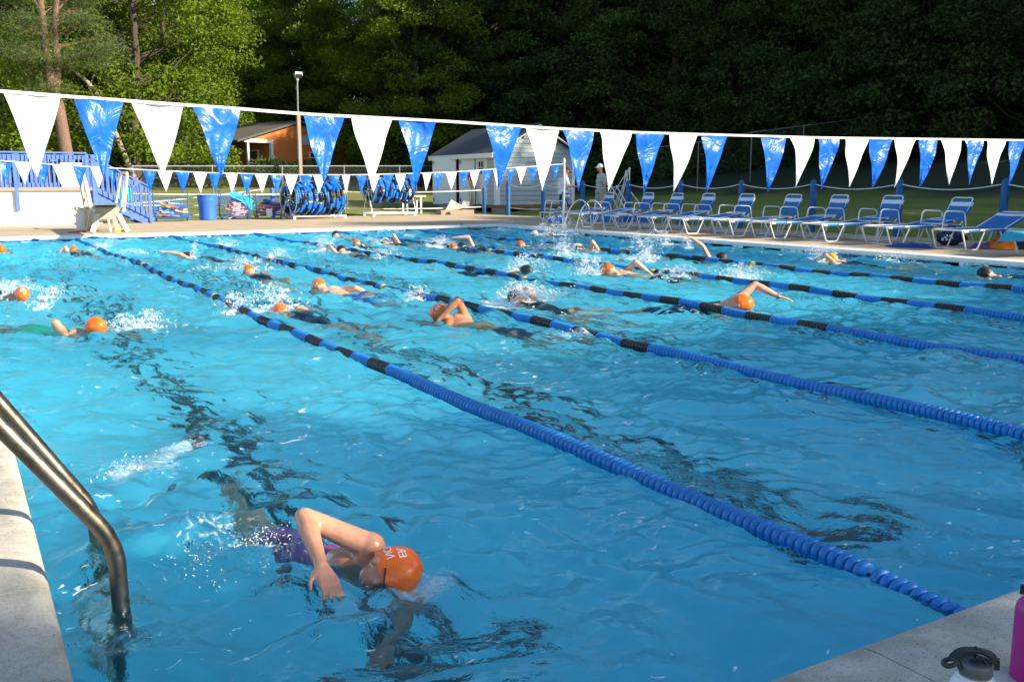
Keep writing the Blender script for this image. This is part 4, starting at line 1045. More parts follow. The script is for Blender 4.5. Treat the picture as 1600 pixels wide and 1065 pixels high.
chl = [(885, 307, 'farthest upright blue chair at the left by the man in white shirt'), (955, 307, 'upright blue chair in front of the man in the grey shirt'), (1018, 308, 'upright blue chair right of the folded white frame'), (1065, 304, 'upright blue chair fourth from the left before the blue post'),
       (1115, 305, 'upright blue chair fifth from the left between two posts'), (1178, 307, 'upright blue chair in front of the third blue post'), (1252, 307, 'upright blue chair just left of the second roped post'), (1325, 307, 'upright blue chair right of the second roped post'),
       (1412, 310, 'upright blue chair directly in front of a roped post at right'), (1515, 316, 'rightmost upright blue chair with a wide reclined back')]
fc = None
for k, (px_, py_, lab) in enumerate(chl):
    q = onX(px_, 0, 17.0)
    if fc is None: fc = make_chair(lab); o = fc
    elif k == 9: o = make_chair(lab, 24)
    else: o = copy_tree(fc); o['label'] = lab
    o.location = (16.35, q.y + .02, ZD); o.rotation_euler = (0, 0, R([-14, -12, -10, -8, -9, -6, -8, -10, -8, -14][k]))
# last lounger at the right edge with a teal towel
o = copy_tree(first); o['label'] = 'low lounger at the right edge with a teal towel over its foot end'; o.location = (14.75, 7.35, ZD); o.rotation_euler = (0, 0, R(-12))
o = copy_tree(fc); o['label'] = 'white framed chair cut off by the right edge of the photo'; o.location = (15.6, 7.3, ZD); o.rotation_euler = (0, 0, R(-12))
def cloth(name, lab, cat, m_, loc, sx, sy, hz, seed, rz=0, fold=7):
    rs = np.random.default_rng(seed); ph = rs.random(8) * 6
    def f(u, v):
        x, y = (u - .5) * 2, (v - .5) * 2; r = min(1, (abs(x) ** 2.4 + abs(y) ** 2.4) ** .5); e = max(0, 1 - r ** 2)
        z = hz * e ** .6 * (.65 + .35 * math.sin(x * fold + ph[0] + 2 * math.sin(y * 3 + ph[1])) * math.cos(y * fold * .8 + ph[2])) + .008
        k_ = 1 + .12 * math.sin(math.atan2(y, x) * 5 + ph[3])
        return (x * sx / 2 * k_, y * sy / 2 * k_, z)
    b = MB(); b.sheet(f, 26, 22); o = b.build(name, m_); o.location = loc; o.rotation_euler = (0, 0, rz); tag(o, lab, cat); return o
q = at(1420, 386, ZD); cloth('blue_cloth', 'crumpled dark blue cloth lying flat on the deck under a lounger', 'towel', M['towel_blue'], (q.x, q.y, ZD), .42, .78, .07, 1, R(20))
q = at(1472, 384, ZD)
t = thing('swim_bag', 'round navy swim bag with white printed mark under the raised lounger', 'bag', (q.x + .25, q.y, ZD), R(30))
def bagf(u, v):
    th, ph = u * 2 * math.pi, v * math.pi; s = .9 + .1 * math.sin(th * 3 + ph * 4)
    return (.24 * math.sin(ph) * math.cos(th) * s, .30 * math.sin(ph) * math.sin(th) * s, .145 - .145 * math.cos(ph) * s)
b = MB(); b.sheet(bagf, 28, 16); b.build('body', M['bag_navy'], t)
b = MB(); b.tube(arc((0, 0, .24), (0, 1, 0), (0, 0, 1), .12, .2, 2.9, 10), .014, 6); b.build('handle', M['bag_navy'], t)
b = MB()
for k in range(6):
    a = k * 1.05; c_ = (-.235, .02 + .055 * math.cos(a), .16 + .045 * math.sin(a)); b.box(c_, (.012, .045, .022), rot=Matrix.Rotation(a + .5, 3, 'X'))
b.box((-.225, .11, .13), (.012, .012, .05)); b.box((-.22, .135, .13), (.012, .012, .05)); b.box((-.222, .122, .105), (.012, .04, .012)); b.build('printed_mark', M['print_white'], t, smooth=False)
q = at(1537, 388, ZD); cloth('red_towel', 'rumpled red and blue patterned towel on the deck beside the orange one', 'towel', M['towel_red'], (q.x, q.y, ZD), .45, .42, .13, 2)
q = at(1560, 389, ZD); cloth('orange_towel', 'bright orange towel heaped under the teal towel on the right', 'towel', M['towel_orange'], (q.x + .12, q.y, ZD), .6, .5, .27, 3, .4)
q = at(1592, 390, ZD); cloth('dark_bag', 'dark bag in the shade under the lounger at the right edge', 'bag', M['bag_navy'], (q.x + .3, q.y - .05, ZD), .5, .6, .25, 4)
# teal towel over the foot of the last lounger
b = MB()
def tw(u, v):
    x = -.18 + u * .95; y = -.37 + v * .74
    return (x + .02 * math.sin(v * 9), y, .40 + .012 * math.sin(u * 14 + v * 5) - (max(0, -.02 - x) * .9) - max(0, abs(y) - .33) * 2.5)
b.sheet(tw, 24, 18); o = b.build('teal_towel', M['towel_teal']); o.location = (14.65, 7.4, ZD); o.rotation_euler = (0, 0, R(-12)); tag(o, 'teal patterned towel spread over the foot of the right edge lounger', 'towel')
q = onX(870, 348, 15.9); cloth('blue_bag', 'small bright blue bag at the feet of the man in the white shirt', 'bag', M['blue_plastic'], (q.x, q.y, ZD), .5, .5, .26, 6)
q = onX(948, 340, 17.7); cloth('blue_tarp_heap', 'heap of blue fabric behind the chairs near the grey shirted man', 'tarp', M['strap_blue'], (q.x, q.y, ZD), .9, 1.3, .45, 7)
q = onX(1000, 338, 18.6); cloth('blue_tarp_bundle', 'low blue fabric bundle on the grass at the folded white frame', 'tarp', M['strap_blue'], (q.x, q.y, ground(q.x, q.y)), .8, 1.1, .35, 8)

# folded white frame leaning at the post
t = thing('folded_canopy_frame', 'folded criss-cross white tube frame leaning against a blue post', 'folding frame', (18.35, 22.6, ZD))
PX = [((944, 343), (961, 268)), ((952, 345), (968, 300)), ((957, 345), (980, 268)), ((962, 348), (984, 262)), ((990, 346), (951, 285)), ((996, 348), (963, 290)), ((981, 345), (984, 262)), ((969, 330), (978, 266)), ((975, 346), (953, 300)), ((1001, 320), (984, 298)), ((947, 320), (984, 262)), ((986, 345), (979, 268))]
b = MB()
for k, (a, c_) in enumerate(PX):
    A = onX(*a, 18.45); B_ = onX(*c_, 18.25 + .06 * (k % 4)); A.z = max(A.z, ground(A.x, A.y) + .02); b.tube([A, B_], .017, 6)
b.build('tube_frame', M['white_tube'], t, world=True)
b = MB(); b.tube([onX(944, 343, 18.45), onX(1000, 347, 18.45)], .017, 6); b.build('foot_bar', M['white_tube'], t, world=True)

# ------------------------------------------------------------------ grab rails, flag pole, near ladder
for k, (y0, lab) in enumerate(((19.0, 'left polished steel grab rail curving over the far pool edge'), (18.45, 'right polished steel grab rail curving over the far pool edge'))):
    t = thing('grab_rail', lab, 'grab rail', (13.9, y0, ZD), group='pair of steel grab rails on the right pool edge')
    b = MB(); b.tube([(13.66, y0 + .1, -.9), (13.66, y0 + .1, .18)] + rounded([(13.66, y0 + .1, .2), (13.78, y0, .72), (14.0, y0 - .12, .93), (14.22, y0 - .22, .72), (14.30, y0 - .25, ZD)], .14, 8)[1:], .0225, 12)
    b.build('rail', M['steel'], t, world=True)
    b = MB(); b.lathe([(.055, 0), (.05, .02), (.03, .03)], 14, (14.30, y0 - .25, ZD)); b.build('flange', M['steel'], t, world=True)
t = thing('pennant_pole', 'thin white pole holding the far pennant line at the right pool edge', 'pole', (13.92, 19.55, ZD))
b = MB(); b.tube([(13.92, 19.55, ZD), (13.93, 19.55, .7), (13.95, 19.55, 1.3), (13.94, 19.55, 1.86)], .030, 10); b.build('shaft', M['white_tube'], t, world=True)
b = MB(); b.lathe([(.035, 0), (.04, .03), (.02, .1), (.0, .11)], 10, (13.94, 19.55, 1.86)); b.build('cap', M['white_tube'], t, world=True)
rail_m = mat('weathered_steel', (0.33, 0.305, 0.26), 0.36, metal=1.0, vscale=6, col2=(0.19, 0.14, 0.085), stretch=(1, 1, 1), bump=0.15, bscale=120, bdist=0.002)
N_, L_ = nodes(rail_m)
pb = N_['Principled BSDF']
nr_ = N_.new('ShaderNodeTexNoise'); nr_.inputs['Scale'].default_value = 30; nr_.inputs['Detail'].default_value = 6
tcx = N_.new('ShaderNodeTexCoord'); L_.new(tcx.outputs['Object'], nr_.inputs['Vector'])
mr_ = N_.new('ShaderNodeMapRange'); mr_.inputs['To Min'].default_value = .15; mr_.inputs['To Max'].default_value = .5; L_.new(nr_.outputs['Fac'], mr_.inputs['Value']); L_.new(mr_.outputs[0], pb.inputs['Roughness'])
t = thing('pool_ladder', 'tarnished steel ladder with twin tube handrails in the near left foreground', 'pool ladder', (-.1, 1.7, ZD))
for y0, bx, bz, tx, tz in ((1.44, .205, .235, -.075, .64), (2.03, .214, .150, -.055, .585)):
    e = Vector((tx - bx, 0, tz - bz)); e.normalize()
    top = Vector((bx, y0, bz)) + e * .62
    b = MB(); b.tube([(bx + .01, y0, -.75), (bx + .005, y0, -.2)] + rounded([(bx + .003, y0, -.1), (bx, y0, bz), top, top + Vector((-.16, 0, .02)), (top.x - .22, y0, ZD - .02)], .085, 10), .0262, 20)
    b.build('handrail', rail_m, t, world=True)
for z in (-.22, -.5):
    b = MB(); b.box((.215, 1.735, z), (.09, .56, .03)); b.build('tread', M['steel'], t, smooth=False, world=True)

# ------------------------------------------------------------------ water bottles on the near coping
def bottle(name, lab, loc, rz, m_, Hh=.245, rad=.0455):
    t = thing(name, lab, 'water bottle', loc, rz)
    prof = [(rad * .94, 0), (rad, .006), (rad, Hh * .50), (rad, Hh * .78), (rad * .985, Hh * .84), (rad * .93, Hh * .89), (rad * .80, Hh * .935), (rad * .66, Hh * .96), (rad * .60, Hh * .975)]
    b = MB(); b.lathe(prof, 48); b.build('body', m_, t, angle=60)
    b = MB(); b.lathe([(rad * .62, Hh * .968), (rad * .655, Hh * .975), (rad * .655, Hh * .987), (rad * .62, Hh * .99)], 40); b.build('neck_ring', M['steel'], t)
    z = Hh * .988
    b = MB(); b.lathe([(rad * .66, z), (rad * .70, z + .003), (rad * .70, z + .020), (rad * .66, z + .024), (rad * .62, z + .024), (rad * .60, z + .021), (.0, z + .021)], 48, caps=False); lid = b.build('lid', M['grey_plastic'], t)
    b = MB(); b.lathe([(.011, z + .0215), (.013, z + .024), (.014, z + .0215)], 24, (.004, 0, 0), caps=False)
    b.ell((.004, 0, z + .0215), ((.010, 0, 0), (0, .007, 0), (0, 0, .002))); b.build('spout', M['black_plastic'], lid)
    # strap: arch over the lid ending in a finger loop on one side
    b = MB()
    def strap(u, v):
        return None
    pts = rounded([(rad * .74, 0, z + .008), (rad * .73, 0, z + .034), (rad * .35, .016, z + .038), (-rad * .45, .018, z + .036), (-rad * .86, .006, z + .026)], .010, 6)
    for i in range(len(pts) - 1):
        b.bar(pts[i], pts[i + 1] + (pts[i + 1] - pts[i]) * .12, .020, .0055, up=(0, 0, 1)) if abs((pts[i + 1] - pts[i]).normalized().z) < .9 else b.bar(pts[i], pts[i + 1], .0055, .020, up=(1, 0, 0))
    b.build('carry_strap', M['black_plastic'], lid, smooth=True, angle=30)
    b = MB(); n = 36; rng_ = arc((-rad * 1.06, 0, z + .018), (.9, 0, .36), (0, 1, 0), .0125, 0, 2 * math.pi, n)[:-1]
    b.tube(rng_, .0048, 10, closed=True)
    for k in (-1, 1): b.tube([(-rad * .86, k * .007, z + .024), (-rad * .66, k * .012, z + .012)], .0042, 8)
    b.build('finger_loop', M['black_plastic'], lid)
    b = MB(); b.tube([(rad * .1, .020, z + .022), (rad * .12, .021, z + .044)], .0022, 8); b.build('straw_stub', M['black_plastic'], lid)
    return t
bw = bottle('water_bottle', 'white insulated bottle with dark grey loop lid at the bottom edge', (1.502, -.492, ZD), R(-38), M['white_coat'], Hh=.242)
bm_ = bottle('water_bottle', 'magenta insulated bottle with a dark grey lid at the right edge', (2.008, -.322, ZD), R(150), M['magenta'], Hh=.212, rad=.0465)
def wrap_text(s, size, R_, z0, ang, m_, parent, name='lettering', vertical=False):
    me = text_mesh(s, size, m_)
    for v in me.vertices:
        x_, y_ = v.co.x, v.co.y
        if vertical: x_, y_ = -y_, x_
        a = ang + x_ / R_; v.co = (math.cos(a) * (R_ + .0006), math.sin(a) * (R_ + .0006), z0 + y_)
    return link_mesh(name, me, parent)
# small print on the magenta bottle, facing the camera
ca = math.atan2(CO.y - bm_.location.y, CO.x - bm_.location.x) - R(150)
wrap_text('stainless steel', .0042, .0465, .022, ca + .25, M['print_white'], bm_)
wrap_text('insulated', .0040, .0465, .016, ca + .25, M['print_white'], bm_)
b = MB()
for k in range(4):
    a0 = ca + .42
    for j in range(8):
        aa = a0 + j * .018; zz = .118 - k * .007 + (.006 if k == 3 else 0) + .003 * math.sin(j * .8)
        a2 = aa + .018; b.add([(math.cos(q_) * .0471, math.sin(q_) * .0471, zz_) for q_, zz_ in ((aa, zz), (a2, zz + .001), (a2, zz + .0035), (aa, zz + .0025))], [(0, 1, 2, 3)])
b.build('wave_logo', M['print_white'], bm_, smooth=False)
# ------------------------------------------------------------------ pennant lines
def pennant_mat(name, col, crinkle, rough):
    m = bpy.data.materials.new(name); m.use_nodes = True; N, L = nodes(m); p = N['Principled BSDF']
    p.inputs['Base Color'].default_value = (*col, 1); p.inputs['Roughness'].default_value = rough; p.inputs['Specular IOR Level'].default_value = .6
    tc = N.new('ShaderNodeTexCoord'); oi = N.new('ShaderNodeObjectInfo'); ad = N.new('ShaderNodeVectorMath'); sc = N.new('ShaderNodeVectorMath'); sc.operation = 'SCALE'; sc.inputs[0].default_value = (31, 17, 23)
    L.new(oi.outputs['Random'], sc.inputs['Scale']); L.new(tc.outputs['Object'], ad.inputs[0]); L.new(sc.outputs[0], ad.inputs[1])
    n = N.new('ShaderNodeTexNoise'); n.inputs['Scale'].default_value = 5; n.inputs['Detail'].default_value = 5; n.inputs['Distortion'].default_value = 2.2
    vo = N.new('ShaderNodeTexVoronoi'); vo.inputs['Scale'].default_value = 6; vo.feature = 'SMOOTH_F1'
    L.new(ad.outputs[0], n.inputs['Vector']); L.new(ad.outputs[0], vo.inputs['Vector'])
    mx = N.new('ShaderNodeMath'); mx.operation = 'ADD'; L.new(n.outputs['Fac'], mx.inputs[0]); L.new(vo.outputs['Distance'], mx.inputs[1])
    b = N.new('ShaderNodeBump'); b.inputs['Strength'].default_value = crinkle; b.inputs['Distance'].default_value = .03; L.new(mx.outputs[0], b.inputs['Height']); L.new(b.outputs[0], p.inputs['Normal'])
    t = N.new('ShaderNodeBsdfTranslucent'); t.inputs[0].default_value = (*col, 1); ms = N.new('ShaderNodeMixShader'); ms.inputs[0].default_value = .15
    L.new(p.outputs[0], ms.inputs[1]); L.new(t.outputs[0], ms.inputs[2]); L.new(ms.outputs[0], N['Material Output'].inputs[0]); return m
PB = pennant_mat('pennant_blue', (0.012, 0.15, 0.66), .75, .33)
PW = pennant_mat('pennant_white', (0.86, 0.86, 0.83), .12, .5)
def flag_line(name, lab, Y, tops, px_flags, length, pole_pts, seed):
    """tops: photo pixels along the line (gives its sag); px_flags: (left px, right px, colour)"""
    W = sorted([(onY(x, y, Y).x, onY(x, y, Y).z) for x, y in tops])
    xs = [w[0] for w in W]; zs = [w[1] for w in W]
    def zl(x):
        return float(np.interp(x, xs, zs))
    t = thing(name, lab, 'pennant line', (xs[0], Y, zs[0]))
    x0, x1 = pole_pts; n = 60
    b = MB(); pts = [(x0 + (x1 - x0) * i / n, Y, zl(x0 + (x1 - x0) * i / n)) for i in range(n + 1)]
    b.tube(pts, .006, 6)
    for i in range(n):   # flat webbing tape sewn over the cord
        p, q = Vector(pts[i]), Vector(pts[i + 1]); b.add([p + Vector((0, -.006, .008)), q + Vector((0, -.006, .008)), q + Vector((0, -.006, -.010)), p + Vector((0, -.006, -.010)), p + Vector((0, .002, .008)), q + Vector((0, .002, .008)), q + Vector((0, .002, -.010)), p + Vector((0, .002, -.010))], [(0, 3, 2, 1), (4, 5, 6, 7)])
    b.build('cord', M['rope_white'], t, world=True)
    rs = random.Random(seed)
    for k, (a, c_, col) in enumerate(px_flags):
        xa = onY(a, 200, Y).x; xc = onY(c_, 200, Y).x; w = xc - xa; xm = (xa + xc) / 2; z0 = zl(xm) - .008
        tilt = rs.uniform(-.03, .03) * w; L = length * rs.uniform(.95, 1.04); curl = rs.uniform(-.05, .05) + .05; yw = rs.uniform(-.3, .3); tw = rs.uniform(-.35, .35)
        wide = .30; narrow = max(0, 1 - w / wide) if w < wide else 0
        bow = narrow * .12 + rs.uniform(0, .02)
        nu, nv = 8, 14
        def f(u, v):
            s = (1 - v) ** 1.0; cx = (u - .5) * w * s
            yy = -bow * math.cos((u - .5) * math.pi) * s * (1 if k % 2 else -1) + curl * v * v + tw * cx * v + .008 * math.sin(v * 11 + k) * s + .006 * math.sin(u * 12 + v * 7 + k)
            return Vector((xm + cx + tilt * v + .006 * math.sin(v * 6 + k * 2) * (1 - v), Y - .008 + yy, zl(xm + cx) - .008 - L * v))
        b = MB(); b.sheet(f, nu, nv); b.build('pennant', PB if col == 'B' else PW, t, world=True, angle=180)
    return t
near = []
for s in '10-98W 117-195B 209-290W 302-377B 472-536B 548-612W 622-681B 758-814B 822-875W 879-929B 935-985W 991-1036B 1045-1089W 1095-1136B 1190-1230B 1236-1275W 1277-1311B 1319-1356W 1358-1394B 1398-1431W 1437-1467B 1473-1505W 1508-1538B 1541-1571W 1576-1604B 1609-1636W'.split():
    a, c_ = s[:-1].split('-'); near.append((int(a), int(c_), s[-1]))
flag_line('pennant_line', 'near line of large blue and white pennants crossing the whole photo', 4.57, [(-60, 138), (10, 143), (98, 150), (290, 164), (377, 170), (472, 178), (612, 185), (690, 189), (872, 201), (1000, 207), (1136, 211), (1280, 215), (1450, 217), (1595, 219), (1680, 220)], near, .455, (-1.2, 13.4), 1)
far = []
for s in '-8-14B 18-45W 52-73B 77-103W 108-130B 137-160W 164-178B 218-240B 242-266W 270-292B 297-319W 322-341B 349-368W 371-392B 395-416W 419-438B 441-462W 465-485B 487-506W 511-529B 532-545W 554-571B 573-591W 596-613B 616-633W 636-654B 659-673W 675-692B 695-713W 716-731B 733-749W 752-768B 770-783W 791-804B 806-823W 824-841B 844-858W 862-875B'.split():
    neg = s.startswith('-'); q = (s[1:] if neg else s)[:-1].split('-'); far.append((int(q[0]) * (-1 if neg else 1), int(q[1]), s[-1]))
flag_line('pennant_line', 'far line of small blue and white pennants ending at the thin white pole', 19.55, [(-80, 246), (0, 251), (100, 258), (220, 265), (330, 270), (460, 273), (560, 273), (640, 271), (700, 269), (760, 265), (830, 260), (880, 256)], far, .44, (-.6, 13.94), 2)
# pole carrying the near line on the right, just outside the frame
t = thing('pennant_pole', 'white pole at the end of the near pennant line', 'pole', (13.95, 4.57, ZD)); b = MB(); b.tube([(13.4, 4.57, 1.86), (13.95, 4.57, 1.92)], .006, 6); b.tube([(13.95, 4.57, ZD), (13.95, 4.57, 1.95)], .03, 10); b.build('shaft', M['white_tube'], t, world=True)

# ------------------------------------------------------------------ lane ropes
RX = {1: 2.40, 2: 4.50, 3: 6.56, 4: 8.72, 5: 10.82}
wob = random.Random(7)
rlab = {1: 'nearest lane rope of blue and black floats from the lower right', 2: 'second nearest lane rope of blue and black floats', 3: 'third nearest lane rope, in the middle of the pool',
        4: 'fourth nearest lane rope of blue and black floats', 5: 'farthest lane rope of blue and black floats, nearest the loungers'}
DISC = [(.015, -.0185), (.036, -.0175), (.0405, -.012), (.0415, .0), (.0400, .011), (.033, .0165), (.015, .0175)]
dn = 18
def disc_mesh(y_list, fx):
    P = np.array(DISC); k = len(P); a = np.arange(dn) * 2 * np.pi / dn
    vs, fs = [], []
    for yi in y_list:
        c0, tg, rt, upv, sc = fx(yi); o = len(vs) * 0
        ring = []
        for r, z in P:
            for t_ in a: ring.append(c0 + tg * z + (rt * math.cos(t_) + upv * math.sin(t_)) * r * sc)
        base = len(vs); vs += ring
        for i in range(k - 1):
            for j in range(dn):
                j2 = (j + 1) % dn; fs.append((base + i * dn + j, base + i * dn + j2, base + (i + 1) * dn + j2, base + (i + 1) * dn + j))
        fs.append(tuple(base + j for j in range(dn))[::-1]); fs.append(tuple(base + (k - 1) * dn + j for j in range(dn)))
    b = MB(); b.add(vs, fs); return b
def wave_z(x, y): return 0.0
for i, X0 in RX.items():
    t = thing('lane_rope', rlab[i], 'lane rope', (X0, .05, .02), group='lane ropes across the pool')
    ph = [wob.uniform(0, 6) for _ in range(6)]
    def path(y, X0=X0, ph=ph, i=i):
        e = min(1, y / 2, (LP - y) / 2)
        x = X0 + e * (.035 * math.sin(y * .42 + ph[0]) + .018 * math.sin(y * 1.3 + ph[1])) + (.012 * (1 - min(1, y / 3)) if i == 1 else 0)
        z = .010 + .016 * min(1, y / 5) + .012 * math.sin(y * 1.15 + ph[2]) + .008 * math.sin(y * 3.1 + ph[3]) - .03 * max(0, 1 - y / .6)
        return Vector((x, y, z))
    def fx(y):
        p = path(y); q = path(y + .02); tg = (q - p).normalized(); rs_ = random.Random(int(y * 1000) + i)
        tg = (tg + Vector((rs_.uniform(-.10, .10) + .18, 0, rs_.uniform(-.08, .08)))).normalized()
        rt, upv, _ = frame_from(tg); return p, tg, rt, upv, rs_.uniform(.98, 1.03) * (1 + .10 * min(1, y / 5) - .04)
    b = MB(); b.tube([path(.0 + LP * k / 120) for k in range(121)], .006, 6); b.build('cable', M['black_plastic'], t, world=True)
    # section plan: blue, then black and blue in turn, yellow markers at 9.42 m and 14.25 m, blue again
    secs = []; y = .10
    s0 = {1: 4.42, 2: 4.26, 3: 4.2, 4: 4.35, 5: 4.5}[i]
    secs.append((y, s0, 'blue')); y = s0; c = 'black'
    while y < 18.3:
        y2 = y + .335
        secs.append((y, y2, c)); y = y2; c = 'blue' if c == 'black' else 'black'
    secs.append((y, LP - .12, 'blue'))
    out = []
    for (a, e, c) in secs:
        mark = [m_ for m_ in (9.42, 14.25) if a <= m_ < e]
        if mark: out += [(a, mark[0] - .03, c), (mark[0] - .03, mark[0] + .05, 'yellow'), (mark[0] + .05, e, c)]
        else: out.append((a, e, c))
    if i == 1: out = [(.07, .44, 'blue'), (.475, out[0][1], 'blue')] + out[1:]
    for (a, e, c) in out:
        n = max(1, round((e - a) / .0375))
        if e - a < .02: continue
        ylist = [a + (e - a) * (k + .5) / n for k in range(n)]
        if c == 'blue' and e - a > 3:      # long sections: keep as one part
            disc_mesh(ylist, fx).build('float_section', M['float_blue'], t, world=True, angle=50)
        else:
            disc_mesh(ylist, fx).build('float_section', M['float_' + c], t, world=True, angle=50)
    b = MB(); b.tube(arc((X0 - .01, .03, .0), (0, 1, 0), (0, 0, 1), .03, 0, 2 * math.pi, 14)[:-1], .006, 6, closed=True); b.box((X0 - .01, .015, -.0), (.05, .03, .05)); b.build('wall_hook', M['steel'], t, world=True)
# ------------------------------------------------------------------ water surface (real waves) and spray
def build_water(splashes, wakes):
    xs = np.linspace(0.002, WP - 0.004, 560)
    y1 = np.arange(0.002, 7, .0165); y2 = np.arange(7, LP - .01, .033)
    ysv = np.concatenate([y1, y2, [LP - .004]])
    X, Y = np.meshgrid(xs, ysv); Z = np.zeros_like(X); g = np.random.default_rng(21)
    # domain warp so that the crests are not straight
    wx = X + .22 * np.sin(.9 * Y + .6 * np.sin(1.3 * X)) + .09 * np.sin(2.7 * Y + 1.9 * X) + .05 * np.sin(5.1 * X - 3.3 * Y)
    wy = Y + .22 * np.sin(.8 * X + 1.1 * np.sin(.9 * Y)) + .09 * np.sin(2.4 * X - 2.1 * Y + 1) + .05 * np.sin(4.7 * Y + 3.9 * X)
    far = np.clip((Y - 3) / 9, 0, 1)
    for k in range(140):
        lam = .075 * (18 ** g.random() ** 1.25); a = g.random() * 2 * np.pi; kk = 2 * np.pi / lam
        amp = .0021 * (lam / .3) ** .68 * (1.0 if lam > .25 else .85)
        patch = .55 + .45 * np.sin(g.uniform(.5, 1.6) * X + g.uniform(.4, 1.3) * Y + g.random() * 6)
        ph = kk * (wx * np.cos(a) + wy * np.sin(a)) + g.random() * 6.28
        s = np.sin(ph)
        Z += amp * (1 + .65 * far) * patch * (s + .22 * np.sin(2 * ph + .5))
    foam = np.zeros_like(X)
    for (x, y, r, s) in wakes:
        m = (abs(X - x) < 4 * r) & (abs(Y - y) < 4 * r)
        if not m.any(): continue
        xx, yy = X[m] - x, Y[m] - y; rr_ = np.sqrt(xx ** 2 + yy ** 2); e = np.exp(-(rr_ / (1.5 * r)) ** 2)
        zz = np.zeros_like(xx)
        for q in range(14):
            lam = g.uniform(.09, .4); a = g.random() * 6.28; zz += .0035 * s * (lam / .25) ** .8 * np.sin(2 * np.pi / lam * (xx * np.cos(a) + yy * np.sin(a)) + g.random() * 6 + 2 * np.sin(xx * 5 + q))
        Z[m] += e * zz + .012 * s * np.exp(-((rr_ - r * .9) / (.12 + .1 * r)) ** 2)
    for (x, y, r, s) in splashes:
        m = (abs(X - x) < 3 * r) & (abs(Y - y) < 3 * r)
        foam[m] += s * np.exp(-((X[m] - x) ** 2 + (Y[m] - y) ** 2) / r ** 2)
    edge = np.minimum.reduce([X, WP - X, Y, LP - Y]); Z *= np.clip(edge / .1, .25, 1)
    v = np.stack([X, Y, Z], -1).reshape(-1, 3); ny, nx = X.shape
    idx = np.arange(nx * ny).reshape(ny, nx); q = np.stack([idx[:-1, :-1], idx[:-1, 1:], idx[1:, 1:], idx[1:, :-1]], -1).reshape(-1)
    me = np_mesh('water', v, q, 4, None, True)
    at_ = me.attributes.new('foam', 'FLOAT', 'POINT'); at_.data.foreach_set('value', np.clip(foam, 0, 1).ravel().astype(np.float32))
    m = bpy.data.materials.new('water'); m.use_nodes = True; N, L = nodes(m); N.clear(); out = N.new('ShaderNodeOutputMaterial')
    gl = N.new('ShaderNodeBsdfGlass'); gl.inputs['IOR'].default_value = 1.333; gl.inputs['Roughness'].default_value = 0.0; gl.inputs['Color'].default_value = WATER_TINT
    tc = N.new('ShaderNodeTexCoord')
    n1 = N.new('ShaderNodeTexNoise'); n1.inputs['Scale'].default_value = 22; n1.inputs['Detail'].default_value = 5; n1.inputs['Distortion'].default_value = .6
    n0 = N.new('ShaderNodeTexNoise'); n0.inputs['Scale'].default_value = .9; n0.inputs['Detail'].default_value = 2
    L.new(tc.outputs['Object'], n1.inputs['Vector']); L.new(tc.outputs['Object'], n0.inputs['Vector'])
    mr = N.new('ShaderNodeMapRange'); mr.inputs['From Min'].default_value = .35; mr.inputs['From Max'].default_value = .7; mr.inputs['To Min'].default_value = .14; mr.inputs['To Max'].default_value = .55
    L.new(n0.outputs['Fac'], mr.inputs['Value'])
    bp = N.new('ShaderNodeBump'); bp.inputs['Distance'].default_value = .02; L.new(mr.outputs[0], bp.inputs['Strength']); L.new(n1.outputs['Fac'], bp.inputs['Height'])
    L.new(bp.outputs[0], gl.inputs['Normal'])
    df = N.new('ShaderNodeBsdfDiffuse'); df.inputs[0].default_value = (.82, .9, .93, 1)
    at2 = N.new('ShaderNodeAttribute'); at2.attribute_name = 'foam'
    n2 = N.new('ShaderNodeTexNoise'); n2.inputs['Scale'].default_value = 26; n2.inputs['Detail'].default_value = 9; n2.inputs['Roughness'].default_value = .75; n2.inputs['Distortion'].default_value = 1.0
    L.new(tc.outputs['Object'], n2.inputs['Vector'])
    s1 = N.new('ShaderNodeMath'); s1.operation = 'MULTIPLY_ADD'; s1.inputs[1].default_value = .55; s1.inputs[2].default_value = -.62  # foam*.55 - .62 + noise
    L.new(at2.outputs['Fac'], s1.inputs[0]); s2 = N.new('ShaderNodeMath'); s2.operation = 'ADD'; L.new(s1.outputs[0], s2.inputs[0]); L.new(n2.outputs['Fac'], s2.inputs[1])
    s3 = N.new('ShaderNodeMapRange'); s3.inputs['From Min'].default_value = .19; s3.inputs['From Max'].default_value = .42; s3.inputs['To Max'].default_value = .6; L.new(s2.outputs[0], s3.inputs['Value'])
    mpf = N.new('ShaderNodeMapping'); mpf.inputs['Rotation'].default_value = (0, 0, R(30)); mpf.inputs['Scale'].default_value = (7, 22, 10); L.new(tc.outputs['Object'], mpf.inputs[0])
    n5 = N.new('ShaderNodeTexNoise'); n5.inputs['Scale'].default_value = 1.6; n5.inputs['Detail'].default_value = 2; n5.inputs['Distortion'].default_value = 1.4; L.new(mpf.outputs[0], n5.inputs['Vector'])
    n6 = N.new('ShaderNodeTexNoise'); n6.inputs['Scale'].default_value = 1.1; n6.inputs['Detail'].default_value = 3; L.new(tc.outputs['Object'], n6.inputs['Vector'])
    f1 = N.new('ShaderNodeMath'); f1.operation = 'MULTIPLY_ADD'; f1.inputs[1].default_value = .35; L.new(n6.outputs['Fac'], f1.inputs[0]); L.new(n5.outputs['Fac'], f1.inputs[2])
    f2 = N.new('ShaderNodeMapRange'); f2.inputs['From Min'].default_value = .880; f2.inputs['From Max'].default_value = .915; f2.inputs['To Max'].default_value = .75; L.new(f1.outputs[0], f2.inputs['Value'])  # stretched white flecks, glints painted into the surface colour
    fm = N.new('ShaderNodeMath'); fm.operation = 'MAXIMUM'; L.new(s3.outputs[0], fm.inputs[0]); L.new(f2.outputs[0], fm.inputs[1])
